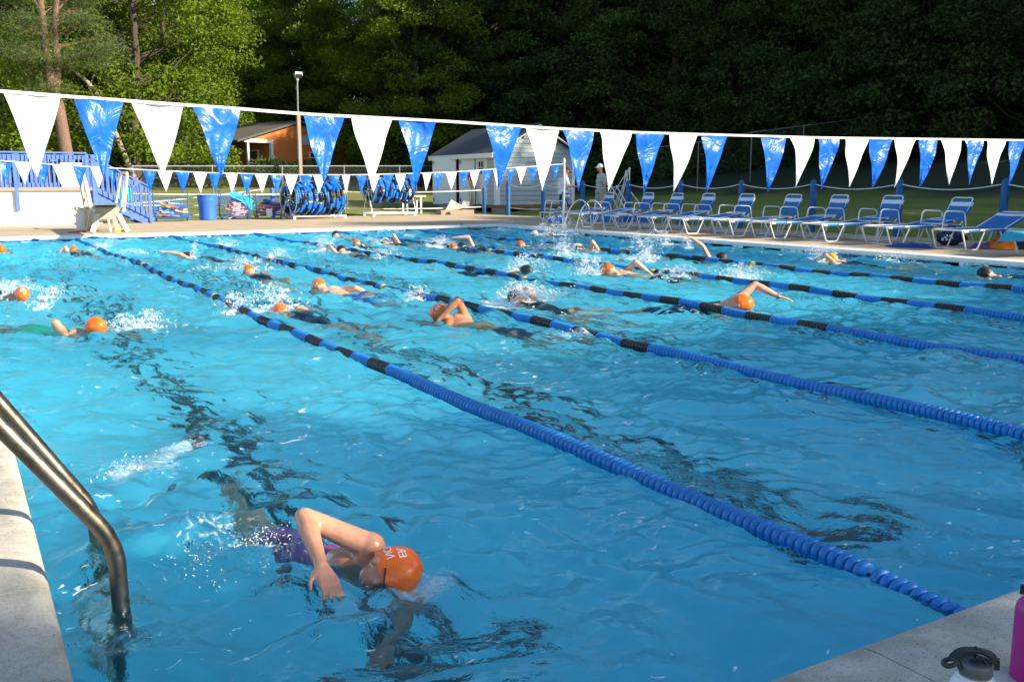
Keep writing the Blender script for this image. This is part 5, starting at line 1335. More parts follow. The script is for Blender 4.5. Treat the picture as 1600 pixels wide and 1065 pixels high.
    mx = N.new('ShaderNodeMixShader'); L.new(fm.outputs[0], mx.inputs[0]); L.new(gl.outputs[0], mx.inputs[1]); L.new(df.outputs[0], mx.inputs[2]); L.new(mx.outputs[0], out.inputs[0])
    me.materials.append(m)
    o = link_mesh('pool_water', me); tag(o, kind='structure'); return o
WATER_TINT = (.665, .948, .988, 1)

# droplets: one uncountable mass of spray
_ico = bmesh.new(); bmesh.ops.create_icosphere(_ico, subdivisions=1, radius=1)
ICV = np.array([v.co[:] for v in _ico.verts]); ICF = np.array([[v.index for v in f.verts] for f in _ico.faces]); _ico.free()
SPR_C, SPR_R = [], []
def spray(x, y, n_, r=.3, h=.3, seed=0, size=(.003, .0085), lean=(0, 0), base=.35):
    """ballistic crown of droplets plus a low churned mass"""
    g = np.random.default_rng(seed + 100); n = int(n_ * 1.6)
    nb = int(n * base); nc = n - nb
    # strands: droplets follow parabolic arcs thrown from the entry point
    ns = max(9, int(nc / 22)); out = []
    for s in range(ns):
        a = g.uniform(0, 2 * np.pi); v = g.uniform(.35, 1.0); hh = h * g.uniform(.4, 1.0); rr_ = r * v
        k = int(nc / ns); u = g.uniform(.03, .98, k) ** .8
        px = x + (np.cos(a) * rr_ + lean[0]) * u * 1.3 + g.normal(0, .018, k) * (.4 + u); py = y + (np.sin(a) * rr_ + lean[1]) * u * 1.3 + g.normal(0, .018, k) * (.4 + u)
        pz = 4 * hh * u * (1 - u * .93) * .9 + g.normal(0, .012, k)
        out.append(np.stack([px, py, pz], -1))
    P = np.concatenate(out); P = P[P[:, 2] > 0]
    S = g.uniform(0, 1, len(P)) ** 2.5 * (size[1] - size[0]) + size[0]
    a = g.uniform(0, 2 * np.pi, nb); q = np.abs(g.normal(0, .55, nb)) * r
    B = np.stack([x + np.cos(a) * q, y + np.sin(a) * q, np.abs(g.normal(0, .22, nb)) * h * .45 * np.exp(-q / r) + .004], -1)
    SB = g.uniform(.6, 1.5, nb) * size[1] * .9
    SPR_C.append(P); SPR_R.append(S); SPR_C.append(B); SPR_R.append(SB)
def build_spray():
    Cc = np.concatenate(SPR_C); Rr = np.concatenate(SPR_R); n = len(Cc); g = np.random.default_rng(9)
    ax = g.normal(0, 1, (n, 3)); ax[:, 2] += .8; ax /= np.linalg.norm(ax, axis=1)[:, None]
    Rr = Rr * .8; el = g.uniform(0, 2.2, n) ** 1.5; dt = (ICV[None] * ax[:, None]).sum(-1)
    v = ((ICV[None] + ax[:, None] * (dt * el[:, None])[..., None]) * Rr[:, None, None] + Cc[:, None]).reshape(-1, 3)
    f = (ICF[None] + (np.arange(n) * len(ICV))[:, None, None]).reshape(-1)
    m = bpy.data.materials.new('spray'); m.use_nodes = True; N, L = nodes(m); p = N['Principled BSDF']; p.inputs['Base Color'].default_value = (.86, .93, .96, 1); p.inputs['Roughness'].default_value = .12; p.inputs['Specular IOR Level'].default_value = .8
    p.inputs['Transmission Weight'].default_value = .35; p.inputs['IOR'].default_value = 1.33
    tr = N.new('ShaderNodeBsdfTransparent'); mx = N.new('ShaderNodeMixShader'); mx.inputs[0].default_value = .25; L.new(p.outputs[0], mx.inputs[1]); L.new(tr.outputs[0], mx.inputs[2]); L.new(mx.outputs[0], N['Material Output'].inputs[0])
    me = np_mesh('water_spray', v, f, 3, m, True); o = link_mesh('water_spray', me)
    tag(o, 'white droplets and splashes thrown up by the swimmers', 'splash', kind='stuff'); print('droplets', n)
# ------------------------------------------------------------------ people
SPLASH = []; WAKES = []
def hand_shapes(b, w, d, nrm, side, r=.009, curl=.35, s=1.0):
    """palm and five fingers leaving wrist w along d; nrm = back of hand, side = towards the thumb"""
    d, nrm = Vector(d).normalized(), Vector(nrm).normalized(); side = nrm.cross(d).normalized() * (1 if side > 0 else -1); nrm = nrm - d * nrm.dot(d); nrm.normalize()
    for k in (-1, -.35, .35, 1): b.capsule(w + side * k * .012 * s, w + d * .085 * s + side * k * .030 * s, .016 * s, .0125 * s, 8)
    for k, L in ((1, .070), (.35, .078), (-.35, .073), (-1, .058)):
        a = w + d * .088 * s + side * k * .030 * s; spread = side * k * .13
        m1 = a + (d + spread - nrm * curl * .5).normalized() * L * .52 * s; e = m1 + (d + spread - nrm * curl * 1.3).normalized() * L * .48 * s
        b.capsule(a, m1, r * 1.05 * s, r * .95 * s, 8); b.capsule(m1, e, r * .95 * s, r * .8 * s, 8)
    a = w + d * .022 * s + side * .026 * s; m1 = a + (d * .7 + side * .75 - nrm * .15).normalized() * .042 * s; e = m1 + (d * .95 + side * .3 - nrm * .3).normalized() * .034 * s
    b.capsule(a, m1, r * 1.35 * s, r * 1.15 * s, 8); b.capsule(m1, e, r * 1.15 * s, r * .9 * s, 8)
def head_shapes(b, c, crown, face, s=1.0):
    crown = Vector(crown).normalized(); face = Vector(face); face = (face - crown * face.dot(crown)).normalized(); ear = crown.cross(face)
    b.ell(c + crown * .012 * s, (ear * .076 * s, face * .095 * s, crown * .105 * s), 20, 14)
    b.ell(c - crown * .052 * s + face * .028 * s, (ear * .056 * s, face * .062 * s, crown * .072 * s), 16, 10)      # jaw
    b.ell(c - crown * .098 * s + face * .066 * s, (ear * .022 * s, face * .020 * s, crown * .018 * s), 12, 8)      # chin
    b.capsule(c + crown * .005 * s + face * .088 * s, c - crown * .034 * s + face * .106 * s, .009 * s, .014 * s, 8)   # nose
    b.ell(c - crown * .062 * s + face * .088 * s, (ear * .022 * s, face * .010 * s, crown * .010 * s), 12, 6)      # lips
    b.ell(c + crown * .030 * s + face * .082 * s, (ear * .050 * s, face * .016 * s, crown * .011 * s), 12, 6)      # brow
    for k in (-1, 1):
        b.ell(c + ear * k * .072 * s - crown * .030 * s - face * .004 * s, (ear * .008 * s, face * .015 * s, crown * .026 * s), 10, 8)
        b.ell(c + ear * k * .038 * s - crown * .036 * s + face * .062 * s, (ear * .022 * s, face * .020 * s, crown * .024 * s), 10, 8)   # cheeks
    return crown, face, ear
def cap_mesh(b, c, crown, face, ear, s=1.0, cut=-.012, tilt=.35, thick=1.055):
    """swim cap: the part of the skull above a tilted line"""
    nu, nv = 36, 20; cc = c + crown * .012 * s; vs = []; up_ = (crown - face * tilt * -0.0).normalized()
    n_ = (crown - face * tilt).normalized()
    for i in range(nv + 1):
        ph = math.pi * .62 * i / nv
        for j in range(nu):
            t = 2 * math.pi * j / nu; back = -math.cos(t)
            p2 = ph * (1 + .20 * back)
            lump = 1 + .012 * math.sin(t * 3 + ph * 5) + .008 * math.sin(t * 7 + 3 * ph)
            v = ear * .076 * math.sin(p2) * math.sin(t) + face * .095 * math.sin(p2) * math.cos(t) + crown * .108 * math.cos(p2)
            vs.append(cc + v * s * thick * lump)
    fs = []
    for i in range(nv):
        for j in range(nu):
            j2 = (j + 1) % nu; a, b_, c_, d = i * nu + j, (i + 1) * nu + j, (i + 1) * nu + j2, i * nu + j2
            fs.append((a, b_, c_, d) if i else (a, b_, c_))
    b.add(vs, fs)
    rim = [vs[nv * nu + j] for j in range(nu)]; b.tube(rim, .0022 * s, 5, closed=True)
def goggles(b, bl, c, crown, face, ear, s=1.0):
    for k in (-1, 1): b.ell(c + ear * k * .032 * s + face * .090 * s - crown * .002 * s, (ear * .027 * s, face * .016 * s, crown * .019 * s), 12, 8, mi=0)
    b.tube([c + ear * .012 * s + face * .100 * s, c - ear * .012 * s + face * .100 * s], .003 * s, 6)
    pts = []
    for i in range(29):
        t = -1.25 + 2.5 * i / 28
        t2 = t
        pts.append(c + crown * (.012 - .010 + .028 * (1 - math.cos(t2)) / 2) * s + (ear * .0815 * math.sin(t2) + face * .101 * math.cos(t2)) * s)
    b.tube(pts, .0035 * s, 6)
SK = {'a': 'skin', 'f': 'skin_fair', 't': 'skin_tan'}
def swimmer(lab, head, heading, skin='a', cap='cap_orange', suit='suit_navy', roll=0.0, face_turn=0.0, armR='reach', armL='pull', pitch=.17, hz=.055, voxel=.012, kick=.12, s=.97, gog=True, torso_suit=True, splash=True, bend=0.0, grp='swimmers in orange caps', handR=None, handL=None, wrist=None, body_yaw=0.0, crown_dir=None, face_dir=None, shR=None, shL=None):
    hx, hy = head; f = Vector((math.cos(heading), math.sin(heading), 0)); up = Vector((0, 0, 1)); r = f.cross(up)
    ro = Matrix.Rotation(roll, 3, f)     # + rolls the right shoulder up
    rr_, uu = ro @ r, ro @ up
    if roll: pass
    hd = Vector((hx, hy, hz - (.015 if voxel > .006 else 0)))
    def P(x, y, z, rolled=1.0):          # local: x right, y forward, z up; body sinks towards the feet
        rx = r.lerp(rr_, rolled); ux = up.lerp(uu, rolled); yb = y
        side = r * (body_yaw * min(0, yb + .2))
        return hd + (rx * x + f * yb + ux * z + side + up * (pitch * min(0, yb + .05) - .055 * min(1, max(0, -yb * 5)))) * s
    t = thing('person', lab, 'person', (hx, hy, 0.0), group=grp)
    b = MB()
    # --- arms
    def arm(side, cfg, hand):
        sh = P(.165 * side, -.20, -.035) if not ((shR is not None and side > 0) or (shL is not None and side < 0)) else Vector(shR if side > 0 else shL); Lu, Lf = .285 * s, .255 * s
        if isinstance(cfg, tuple): el, ha = Vector(cfg[0]), Vector(cfg[1])
        else:
            tab = {'reach': ((.20, .06, -.14), (.15, .33, -.22)), 'pull': ((.30, -.22, -.30), (.20, -.12, -.52)), 'back': ((.30, -.45, -.12), (.26, -.70, -.14)), 'entry': ((.22, .02, .08), (.17, .26, -.02)),
                   'high': ((.34, -.30, .20), (.42, -.06, .03)), 'out': ((.42, -.32, .10), (.60, -.10, .02))}[cfg]
            el = P(tab[0][0] * side, tab[0][1], tab[0][2], .6); ha = P(tab[1][0] * side, tab[1][1], tab[1][2], .3)
        el = sh + (el - sh).normalized() * min(max((el - sh).length, Lu * .9), Lu * 1.12); ha = el + (ha - el).normalized() * Lf
        b.capsule(sh, el, .052 * s, .040 * s); b.ell(sh, (rr_ * .062 * s, f * .060 * s, uu * .055 * s)); mid = el.lerp(ha, .3)
        b.capsule(el, mid, .038 * s, .041 * s, 10); b.capsule(mid, ha, .040 * s, .025 * s, 10)
        b.capsule(P(.06 * side, -.17, .01), sh, .055 * s, .055 * s)
        d = (ha - el).normalized()
        if hand: d = (Vector(hand)).normalized().lerp(d, .3).normalized()
        ref = up if abs(d.z) < .85 else -f
        nr = (ref - d * ref.dot(d)).normalized()
        hand_shapes(b, ha, d, nr, -side, s=s, curl=.3)
        return sh, el, ha, d
    aR = arm(1, armR, handR); aL = arm(-1, armL, handL)
    # --- torso
    neck0, neck1 = P(0, -.07, -.01, .7), P(0, -.19, -.02); b.capsule(neck0, neck1, .052 * s, .062 * s)
    tors = [(P(0, -.24, -.035), .155, .10), (P(0, -.36, -.05), .15, .105), (P(0, -.50, -.06), .135, .095), (P(0, -.62, -.06), .135, .092), (P(0, -.74, -.06), .16, .105), (P(0, -.82, -.05), .155, .10)]
    for c_, a_, d_ in tors: b.ell(c_, (rr_ * a_ * s, f * .17 * s, uu * d_ * s), 18, 12)
    # --- legs, flutter kick
    for sd, kk in ((1, kick), (-1, -kick)):
        hp = P(.085 * sd, -.82, -.06); kn = P(.095 * sd, -1.24, -.10 + kk * .5); an = P(.09 * sd, -1.62, -.06 + kk * 1.2 - bend); to = P(.085 * sd, -1.83, -.06 + kk * 1.7 - bend)
        b.capsule(hp, kn, .082 * s, .056 * s); m1 = kn.lerp(an, .3); b.capsule(kn, m1, .052 * s, .056 * s); b.capsule(m1, an, .055 * s, .034 * s)
        b.capsule(an, an.lerp(to, .6), .036 * s, .034 * s, 8); b.capsule(an.lerp(to, .5), to, .036 * s, .020 * s, 8); b.ell(an.lerp(to, .7), (rr_ * .045 * s, f * .06 * s, uu * .02 * s), 10, 8)
    # --- head
    fd = Matrix.Rotation(face_turn, 3, f) @ (-up); crown = (f * .93 + up * .25).normalized(); hc = hd.copy()
    if crown_dir is not None: crown = Vector(crown_dir).normalized()
    if face_dir is not None: fd = Vector(face_dir).normalized()
    crown, face, ear = head_shapes(b, hc, crown, fd, s)
    fuse(b, 'body', M[SK[skin]], t, voxel=voxel, smooth=3, off=t.location)
    c = MB(); cap_mesh(c, hc, crown, face, ear, s); cm = c.build('swim_cap' if cap != 'hair_dark' else 'hair', M[cap], t, world=True, angle=180)
    if gog: g_ = MB(); goggles(g_, None, hc, crown, face, ear, s); g_.build('goggles', M['goggle'], t, world=True)
    # --- suit
    if suit:
        sb = MB(); e = .008
        if torso_suit:
            for c_, a_, d_ in tors[1:]: sb.ell(c_, (rr_ * (a_ * s + e), f * .165 * s, uu * (d_ * s + e)), 18, 12)
            for sd in (1, -1): sb.capsule(P(.10 * sd, -.20, .058), P(.03 * sd, -.42, .065), .013, .02, 8); sb.capsule(P(.085 * sd, -.82, -.06), P(.088 * sd, -.87, -.07), .082 * s + e, .078 * s + e)
        else:
            for c_, a_, d_ in tors[4:]: sb.ell(c_, (rr_ * (a_ * s + e), f * .13 * s, uu * (d_ * s + e)), 18, 12)
            for sd, kk in ((1, kick), (-1, -kick)): sb.capsule(P(.085 * sd, -.82, -.06), P(.092 * sd, -1.10, -.085 + kk * .35), .082 * s + e, .064 * s + e)
        fuse(sb, 'swimsuit', M[suit], t, voxel=voxel, smooth=2, off=t.location)
    if wrist:
        w = MB(); sh, el, ha, d = aR if wrist > 0 else aL; x_, y_, _ = frame_from(d); w.tube(arc(ha - d * .012, x_, y_, .030, 0, 2 * math.pi, 16)[:-1], .004, 6, closed=True); w.build('wristband', M['black_plastic'], t, world=True)
    if splash: WAKES.append((hx + f.x * -.1, hy + f.y * -.1, .45, 1.0)); WAKES.append((hx - f.x * .9, hy - f.y * .9, .5, .7)); SPLASH.append((hx + f.x * .08, hy + f.y * .08, .17, .45))
    return t, hc, crown, face, ear, aR, aL
A_ = R(90)       # heading away (towards +Y)
T_ = R(-90)      # heading towards the camera
def W(px_, py_, z): return at(px_, py_, z)
def D(h, px_, py_, dd=-.12):
    """point seen at a photo pixel, dd metres nearer (-) or farther (+) than the head at h"""
    k = (Vector((h[0], h[1], .05)) - CO).dot(FW) + dd; return CO + ray(px_, py_) * k
def foot_splash(x, y, heading, n=350, r=.28, h=.22, seed=1, dist=1.65):
    fx_, fy_ = math.cos(heading), math.sin(heading); X_, Y_ = x - fx_ * dist, y - fy_ * dist
    spray(X_, Y_, n, r, h, seed); SPLASH.append((X_, Y_, .36, .8)); WAKES.append((X_, Y_, .4, 1.2))

# 1  swimmer in the near left foreground, breathing to the right, right arm recovering
NH = (1.015, 1.25)
near_s = swimmer('nearest swimmer in an orange printed cap beside the steel ladder, arm bent over the water', NH, R(-84), skin='a', cap='cap_orange', suit='suit_print', roll=R(-55), 
        shR=D(NH, 580, 853, .10), armR=(D(NH, 476, 808, .05), D(NH, 500, 878, -.11)), armL=(D(NH, 690, 965, -.12), D(NH, 628, 1010, -.10)), pitch=.20, hz=.035, voxel=.0058, kick=.10, s=.88, handR=(D(NH, 518, 915, -.16) - D(NH, 500, 878, -.11)), handL=(-.35, -.45, -.35), grp='swimmers in orange caps',
        body_yaw=.0, crown_dir=RT * .93 - Vector((FW.x, FW.y, 0)) * .18 + Vector((0, 0, .12)), face_dir=-Vector((FW.x, FW.y, 0)) * .75 - Vector((0, 0, .6)) - RT * .2)
# white print on its cap
def print_on_cap(txt, size, hc, crown, face, ear, th0, ph0, parent, rot=0, s=.98, thick=1.062):
    me = text_mesh(txt, size, M['print_white']); bm = bmesh.new(); bm.from_mesh(me); bmesh.ops.subdivide_edges(bm, edges=bm.edges, cuts=1); bm.to_mesh(me); bm.free(); cc = hc + crown * .012 * s
    for v in me.vertices:
        x_, y_ = v.co.x, v.co.y; x_, y_ = x_ * math.cos(rot) - y_ * math.sin(rot), x_ * math.sin(rot) + y_ * math.cos(rot)
        ph = ph0 + y_ / (.10 * s); th = th0 + x_ / (.088 * s * max(.35, math.sin(ph)))
        p = ear * .076 * math.sin(ph) * math.sin(th) + face * .095 * math.sin(ph) * math.cos(th) + crown * .108 * math.cos(ph)
        lump = 1 + .012 * math.sin(th * 3 + ph * 5) + .008 * math.sin(th * 7 + 3 * ph)
        v.co = cc + p * s * thick * lump - parent.location
    o = link_mesh('cap_lettering', me, parent)
_, hc, cr, fa, ea, _, _ = near_s
NEAR = near_s
# ---- placement of the other swimmers
print_on_cap('NOI', .034, hc, cr, fa, ea, R(-114), R(93), NEAR[0], rot=R(150), s=.88)
print_on_cap('ER', .036, hc, cr, fa, ea, R(-114), R(66), NEAR[0], rot=R(150), s=.88)
spray(1.0, 1.2, 160, .13, .03, 1, size=(.0008, .0026), base=.4)
spray(.66, 1.75, 420, .30, .03, 2, size=(.0008, .0028), base=.4); SPLASH.append((.62, 2.0, .32, .55)); SPLASH.append((.8, 1.6, .2, .5))
SPLASH.append((1.13, 1.12, .16, .55)); WAKES.append((1.0, 1.25, .3, 1.0)); WAKES.append((.7, 1.7, .45, 1.5)); WAKES.append((.5, 2.3, .5, 1.6)); SPLASH.append((.52, 3.0, .30, .75)); spray(.52, 3.0, 110, .28, .02, 3, size=(.001, .003), base=.6); SPLASH.append((.8, 3.3, .2, .6))
sw = swimmer
def H2(px_, py_, z=.05): p = at(px_, py_, z); return (p.x, p.y)
sw('swimmer in an orange cap cut off by the left edge of the photo', H2(2, 390), T_, 'a', armR='pull', armL='reach', hz=.06)
h = H2(34, 459, .07); _r = sw('swimmer in an orange cap with white print facing the camera at the left edge', h, R(-84), 'a', armR='pull', armL='reach', hz=.075, roll=R(-12)); print_on_cap('NOI', .05, _r[1], _r[2], _r[3], _r[4], R(180), R(25), _r[0], rot=R(0)); print_on_cap('ER', .05, _r[1], _r[2], _r[3], _r[4], R(180), R(55), _r[0], rot=R(0)); spray(h[0] - .18, h[1] + .25, 520, .26, .24, 11, lean=(.2, .1)); spray(h[0] + .25, h[1] + .0, 220, .2, .16, 12, lean=(.15, 0)); SPLASH += [(h[0] + .35, h[1] - .35, .18, .9), (h[0] - .1, h[1] + .2, .3, .6)]
h = H2(148, 511, .05); sw('swimmer in an orange cap and green suit gliding with a bent arm under water', h, R(-58), 'a', suit='suit_green', armR=(D(h, 95, 520), D(h, 112, 534)), armL='reach', hz=.06, body_yaw=.0); spray(h[0] + .38, h[1] + .05, 420, .28, .16, 13); SPLASH += [(h[0] + .36, h[1] + .05, .26, .9)]
h = H2(116, 391); sw('distant swimmer in an orange cap beside the far end of the nearest lane rope', h, R(100), 'f', armL=(D(h, 103, 387), D(h, 96, 392)), armR='pull', hz=.05); spray(h[0] + .5, h[1] + .4, 200, .25, .2, 14)
h = H2(294, 400); sw('dark haired swimmer in black with a long pale arm reaching left', h, R(140), 'f', cap='hair_dark', suit='suit_black', roll=R(14), armR='pull', armL=(D(h, 268, 389), D(h, 240, 391)), grp='swimmers in dark caps', hz=.04); spray(h[0] + .05, h[1] - .2, 150, .1, .4, 15); foot_splash(*h, R(140), 300, seed=16)
SPLASH += [(h[0] - .9, h[1] - .3, .5, .7), (h[0] + .5, h[1] - 1.0, .5, .7)]
h = H2(389, 423); sw('swimmer in an orange cap in front of spray between the first two ropes', h, R(97), 'f', armR='back', armL='reach', hz=.06); spray(h[0] + .2, h[1] + .7, 380, .42, .24, 17); spray(h[0] - .4, h[1] + .5, 150, .3, .16, 18); SPLASH += [(h[0], h[1] + .6, .5, .8)]
h = H2(499, 447, .06); _r = sw('swimmer in an orange cap with bare back and blue suit near the second rope', h, R(112), 'f', suit='suit_blue', torso_suit=False, roll=R(-16), face_turn=R(14), armR=(D(h, 556, 450), D(h, 580, 462)), armL='reach', hz=.07, pitch=.12); print_on_cap('NOI', .05, _r[1], _r[2], _r[3], _r[4], R(100), R(70), _r[0], rot=R(0)); print_on_cap('ER', .05, _r[1], _r[2], _r[3], _r[4], R(100), R(100), _r[0], rot=R(0)); foot_splash(*h, R(112), 130, .15, .2, seed=19)
h = H2(688, 490, .06); _r = sw('tanned swimmer in an orange cap with raised bent elbow in the middle of the pool', h, R(112), 't', suit='suit_navy', torso_suit=False, roll=R(-22), face_turn=R(20), armR=(D(h, 716, 470), D(h, 702, 482)), armL='reach', hz=.075, pitch=.24); print_on_cap('NOI', .05, _r[1], _r[2], _r[3], _r[4], R(120), R(60), _r[0], rot=R(0)); print_on_cap('ER', .05, _r[1], _r[2], _r[3], _r[4], R(120), R(90), _r[0], rot=R(0)); foot_splash(*h, R(112), 80, .2, .06, seed=20)
h = H2(440, 484, .02); sw('swimmer hidden in splashes by the nearest lane rope with an arm under water', h, R(110), 'a', armR=(D(h, 470, 488), D(h, 495, 492)), armL='reach', hz=.01); spray(h[0] + .0, h[1] + .18, 560, .34, .30, 21); spray(h[0] - .45, h[1] + .1, 320, .2, .26, 22); SPLASH += [(h[0] + .1, h[1] + .1, .35, .9), (h[0] - .4, h[1] + .1, .3, .9)]
h = H2(533, 391); sw('swimmer in a black cap with spray ahead near the third lane rope', h, R(100), 'f', cap='cap_black', suit='suit_black', armR='back', armL='entry', grp='swimmers in dark caps', hz=.06, torso_suit=False); spray(h[0] - .25, h[1] + .35, 620, .4, .36, 23); foot_splash(*h, R(100), 250, seed=24); SPLASH += [(h[0] - .2, h[1] + .3, .45, .9), (h[0] + .4, h[1] - 1.0, .4, .8)]
h = H2(524, 367); sw('far swimmer in a black cap near the far end wall', h, R(95), 'f', cap='cap_black', suit='suit_black', armR='back', armL='reach', grp='swimmers in dark caps', hz=.06, torso_suit=False)
h = H2(557, 381); sw('far swimmer in an orange cap between the second and third ropes', h, R(95), 'f', armR='back', armL='reach', hz=.07); spray(h[0] + .5, h[1] + .2, 240, .35, .2, 25)
h = H2(602, 377); sw('far swimmer with one pale arm angled up to the right', h, R(105), 'f', cap='cap_white', suit='suit_black', roll=R(-20), face_turn=R(60), armR=(D(h, 616, 371), D(h, 620, 374)), armL='reach', grp='swimmers in light caps', hz=.06); foot_splash(*h, R(105), 300, .4, .2, seed=26)
h = H2(709, 386); sw('far swimmer in an orange cap low in the water under the arched arm', h, R(100), 'f', armR='back', armL='reach', hz=.04)
h = H2(722, 383, .03); sw('far swimmer whose long arm makes an arch above the water', h, R(120), 'f', cap='cap_black', suit='suit_black', roll=R(-28), armR=(D(h, 732, 370), D(h, 708, 371)), armL='pull', grp='swimmers in dark caps', hz=.0); spray(h[0] - .45, h[1] + .1, 420, .3, .26, 27); SPLASH += [(h[0] - .3, h[1], .4, .8)]
h = H2(814, 382); sw('swimmer in an orange cap and pink suit between the fourth and fifth ropes', h, R(102), 'f', suit='suit_pink', armR='back', armL='reach', hz=.05, pitch=.10)
h = H2(904, 386, .07); sw('swimmer in a white cap breathing with arm coming over by the fifth rope', h, R(115), 'f', cap='cap_white', suit='suit_black', torso_suit=False, roll=R(-26), face_turn=R(88), armR=(D(h, 925, 381), D(h, 935, 390)), armL='reach', grp='swimmers in light caps', hz=.075); spray(h[0] - .2, h[1] + .2, 420, .25, .18, 28); SPLASH += [(h[0] - .2, h[1] + .15, .3, .9)]
h = H2(836, 365, .05); sw('far swimmer in a white cap splashing near the grab rails', h, R(112), 'f', cap='cap_white', suit='suit_navy', roll=R(-20), armR=(D(h, 862, 366), D(h, 874, 372)), armL='reach', grp='swimmers in light caps', hz=.05); spray(h[0] + .35, h[1] - .1, 700, .45, .34, 29); spray(h[0] + .9, h[1] - .5, 400, .3, .2, 30); SPLASH += [(h[0] + .4, h[1] - .2, .6, 1)]
h = H2(722, 355); sw('farthest swimmer in a black cap by the far right pool corner', h, R(100), 'f', cap='cap_black', suit='suit_black', armR='back', armL='reach', grp='swimmers in dark caps', hz=.06); spray(h[0] + .6, h[1] - 1.2, 420, .5, .3, 31); SPLASH += [(h[0] + .6, h[1] - 1.3, .6, .9)]
h = H2(821, 424, .05); sw('swimmer in a black cap with bare shoulders coming towards the camera at the third rope', h, R(-62), 'f', cap='cap_black', suit='suit_black', torso_suit=False, roll=R(10), armR='back', armL='reach', grp='swimmers in dark caps', hz=.06, pitch=.10); spray(h[0] - .0, h[1] + .35, 620, .35, .30, 32, lean=(.25, 0)); SPLASH += [(h[0] + .1, h[1] + .3, .35, .9)]
h = H2(806, 468, .03); sw('swimmer in a black cap bursting through white water behind the second rope', h, R(100), 'f', cap='cap_black', suit='suit_black', armR='entry', armL='reach', grp='swimmers in dark caps', hz=.06); spray(h[0] + .05, h[1] - .08, 1100, .30, .24, 33); spray(h[0] + .5, h[1] - .1, 260, .3, .16, 34); SPLASH += [(h[0], h[1], .3, 1), (h[0] - .3, h[1] - .1, .3, .8)]
h = H2(952, 421, .07); sw('swimmer in an orange cap with arm swinging wide over the fourth lane', h, R(118), 'f', suit='suit_black', torso_suit=False, roll=R(-24), face_turn=R(20), armR=(D(h, 992, 410), D(h, 1012, 424)), armL='reach', hz=.075, pitch=.10); spray(h[0] - .15, h[1] + .3, 700, .28, .32, 35); spray(h[0] + 1.3, h[1] - 1.3, 620, .45, .22, 36); SPLASH += [(h[0] - .15, h[1] + .2, .3, 1), (h[0] + 1.3, h[1] - 1.3, .5, .9)]
h = H2(1158, 475, .05); sw('swimmer in an orange cap and navy suit with a black wristband, arm stretched right', h, R(-38), 'f', suit='suit_navy', roll=R(20), s=1.05, shL=D(h, 1146, 471, .05), armL=(D(h, 1180, 445, .05), D(h, 1208, 459, .0)), armR='pull', hz=.06, pitch=.10, wrist=-1, handL=(.6, -.3, -.1), voxel=.010)
h = H2(1126, 402, .05); sw('swimmer with wet black hair and one arm straight up behind on the right side', h, R(-48), 'f', cap='hair_dark', suit='suit_black', roll=R(24), armL=(D(h, 1098, 384, .1), D(h, 1088, 377, .1)), armR='pull', grp='swimmers in dark caps', hz=.05, gog=False, handL=(-.6, .2, .15)); spray(h[0] - 1.0, h[1] + .8, 700, .5, .55, 37); spray(h[0] - 1.9, h[1] + 1.9, 620, .4, .8, 38, lean=(-.1, .3)); spray(h[0] - 1.3, h[1] + .35, 420, .14, .26, 39); SPLASH += [(h[0] - 1.2, h[1] + .9, .6, .8)]
h = H2(1301, 404, .06); sw('swimmer in a yellow orange cap ringed by spray at the right wall', h, R(105), 'f', cap='cap_yellow', armR='back', armL='entry', hz=.06); spray(h[0] + .05, h[1] + .3, 620, .45, .3, 40); spray(h[0] + .9, h[1] - .4, 320, .5, .22, 41); SPLASH += [(h[0], h[1] + .2, .4, 1)]
h = H2(1541, 426, .05); sw('dark haired swimmer alone near the right edge of the photo', h, R(128), 'f', cap='hair_dark', suit='suit_black', armR='back', armL='reach', grp='swimmers in dark caps', hz=.05, gog=False)
for px_, py_, n, r_, h_ in ((160, 385, 160, .3, .12), (215, 398, 200, .4, .12), (560, 392, 160, .35, .1), (640, 372, 160, .3, .1), (1040, 383, 380, .25, .35), (1075, 388, 260, .16, .22), (1000, 380, 200, .3, .2), (350, 385, 260, .4, .18), (1060, 435, 420, .35, .2), (985, 345, 200, .25, .5), (65, 482, 120, .15, .08), (650, 462, 90, .2, .06)):
    p = at(px_, py_, 0); spray(p.x, p.y, n, r_, h_, int(px_)); SPLASH.append((p.x, p.y, r_ * 1.1, .7))

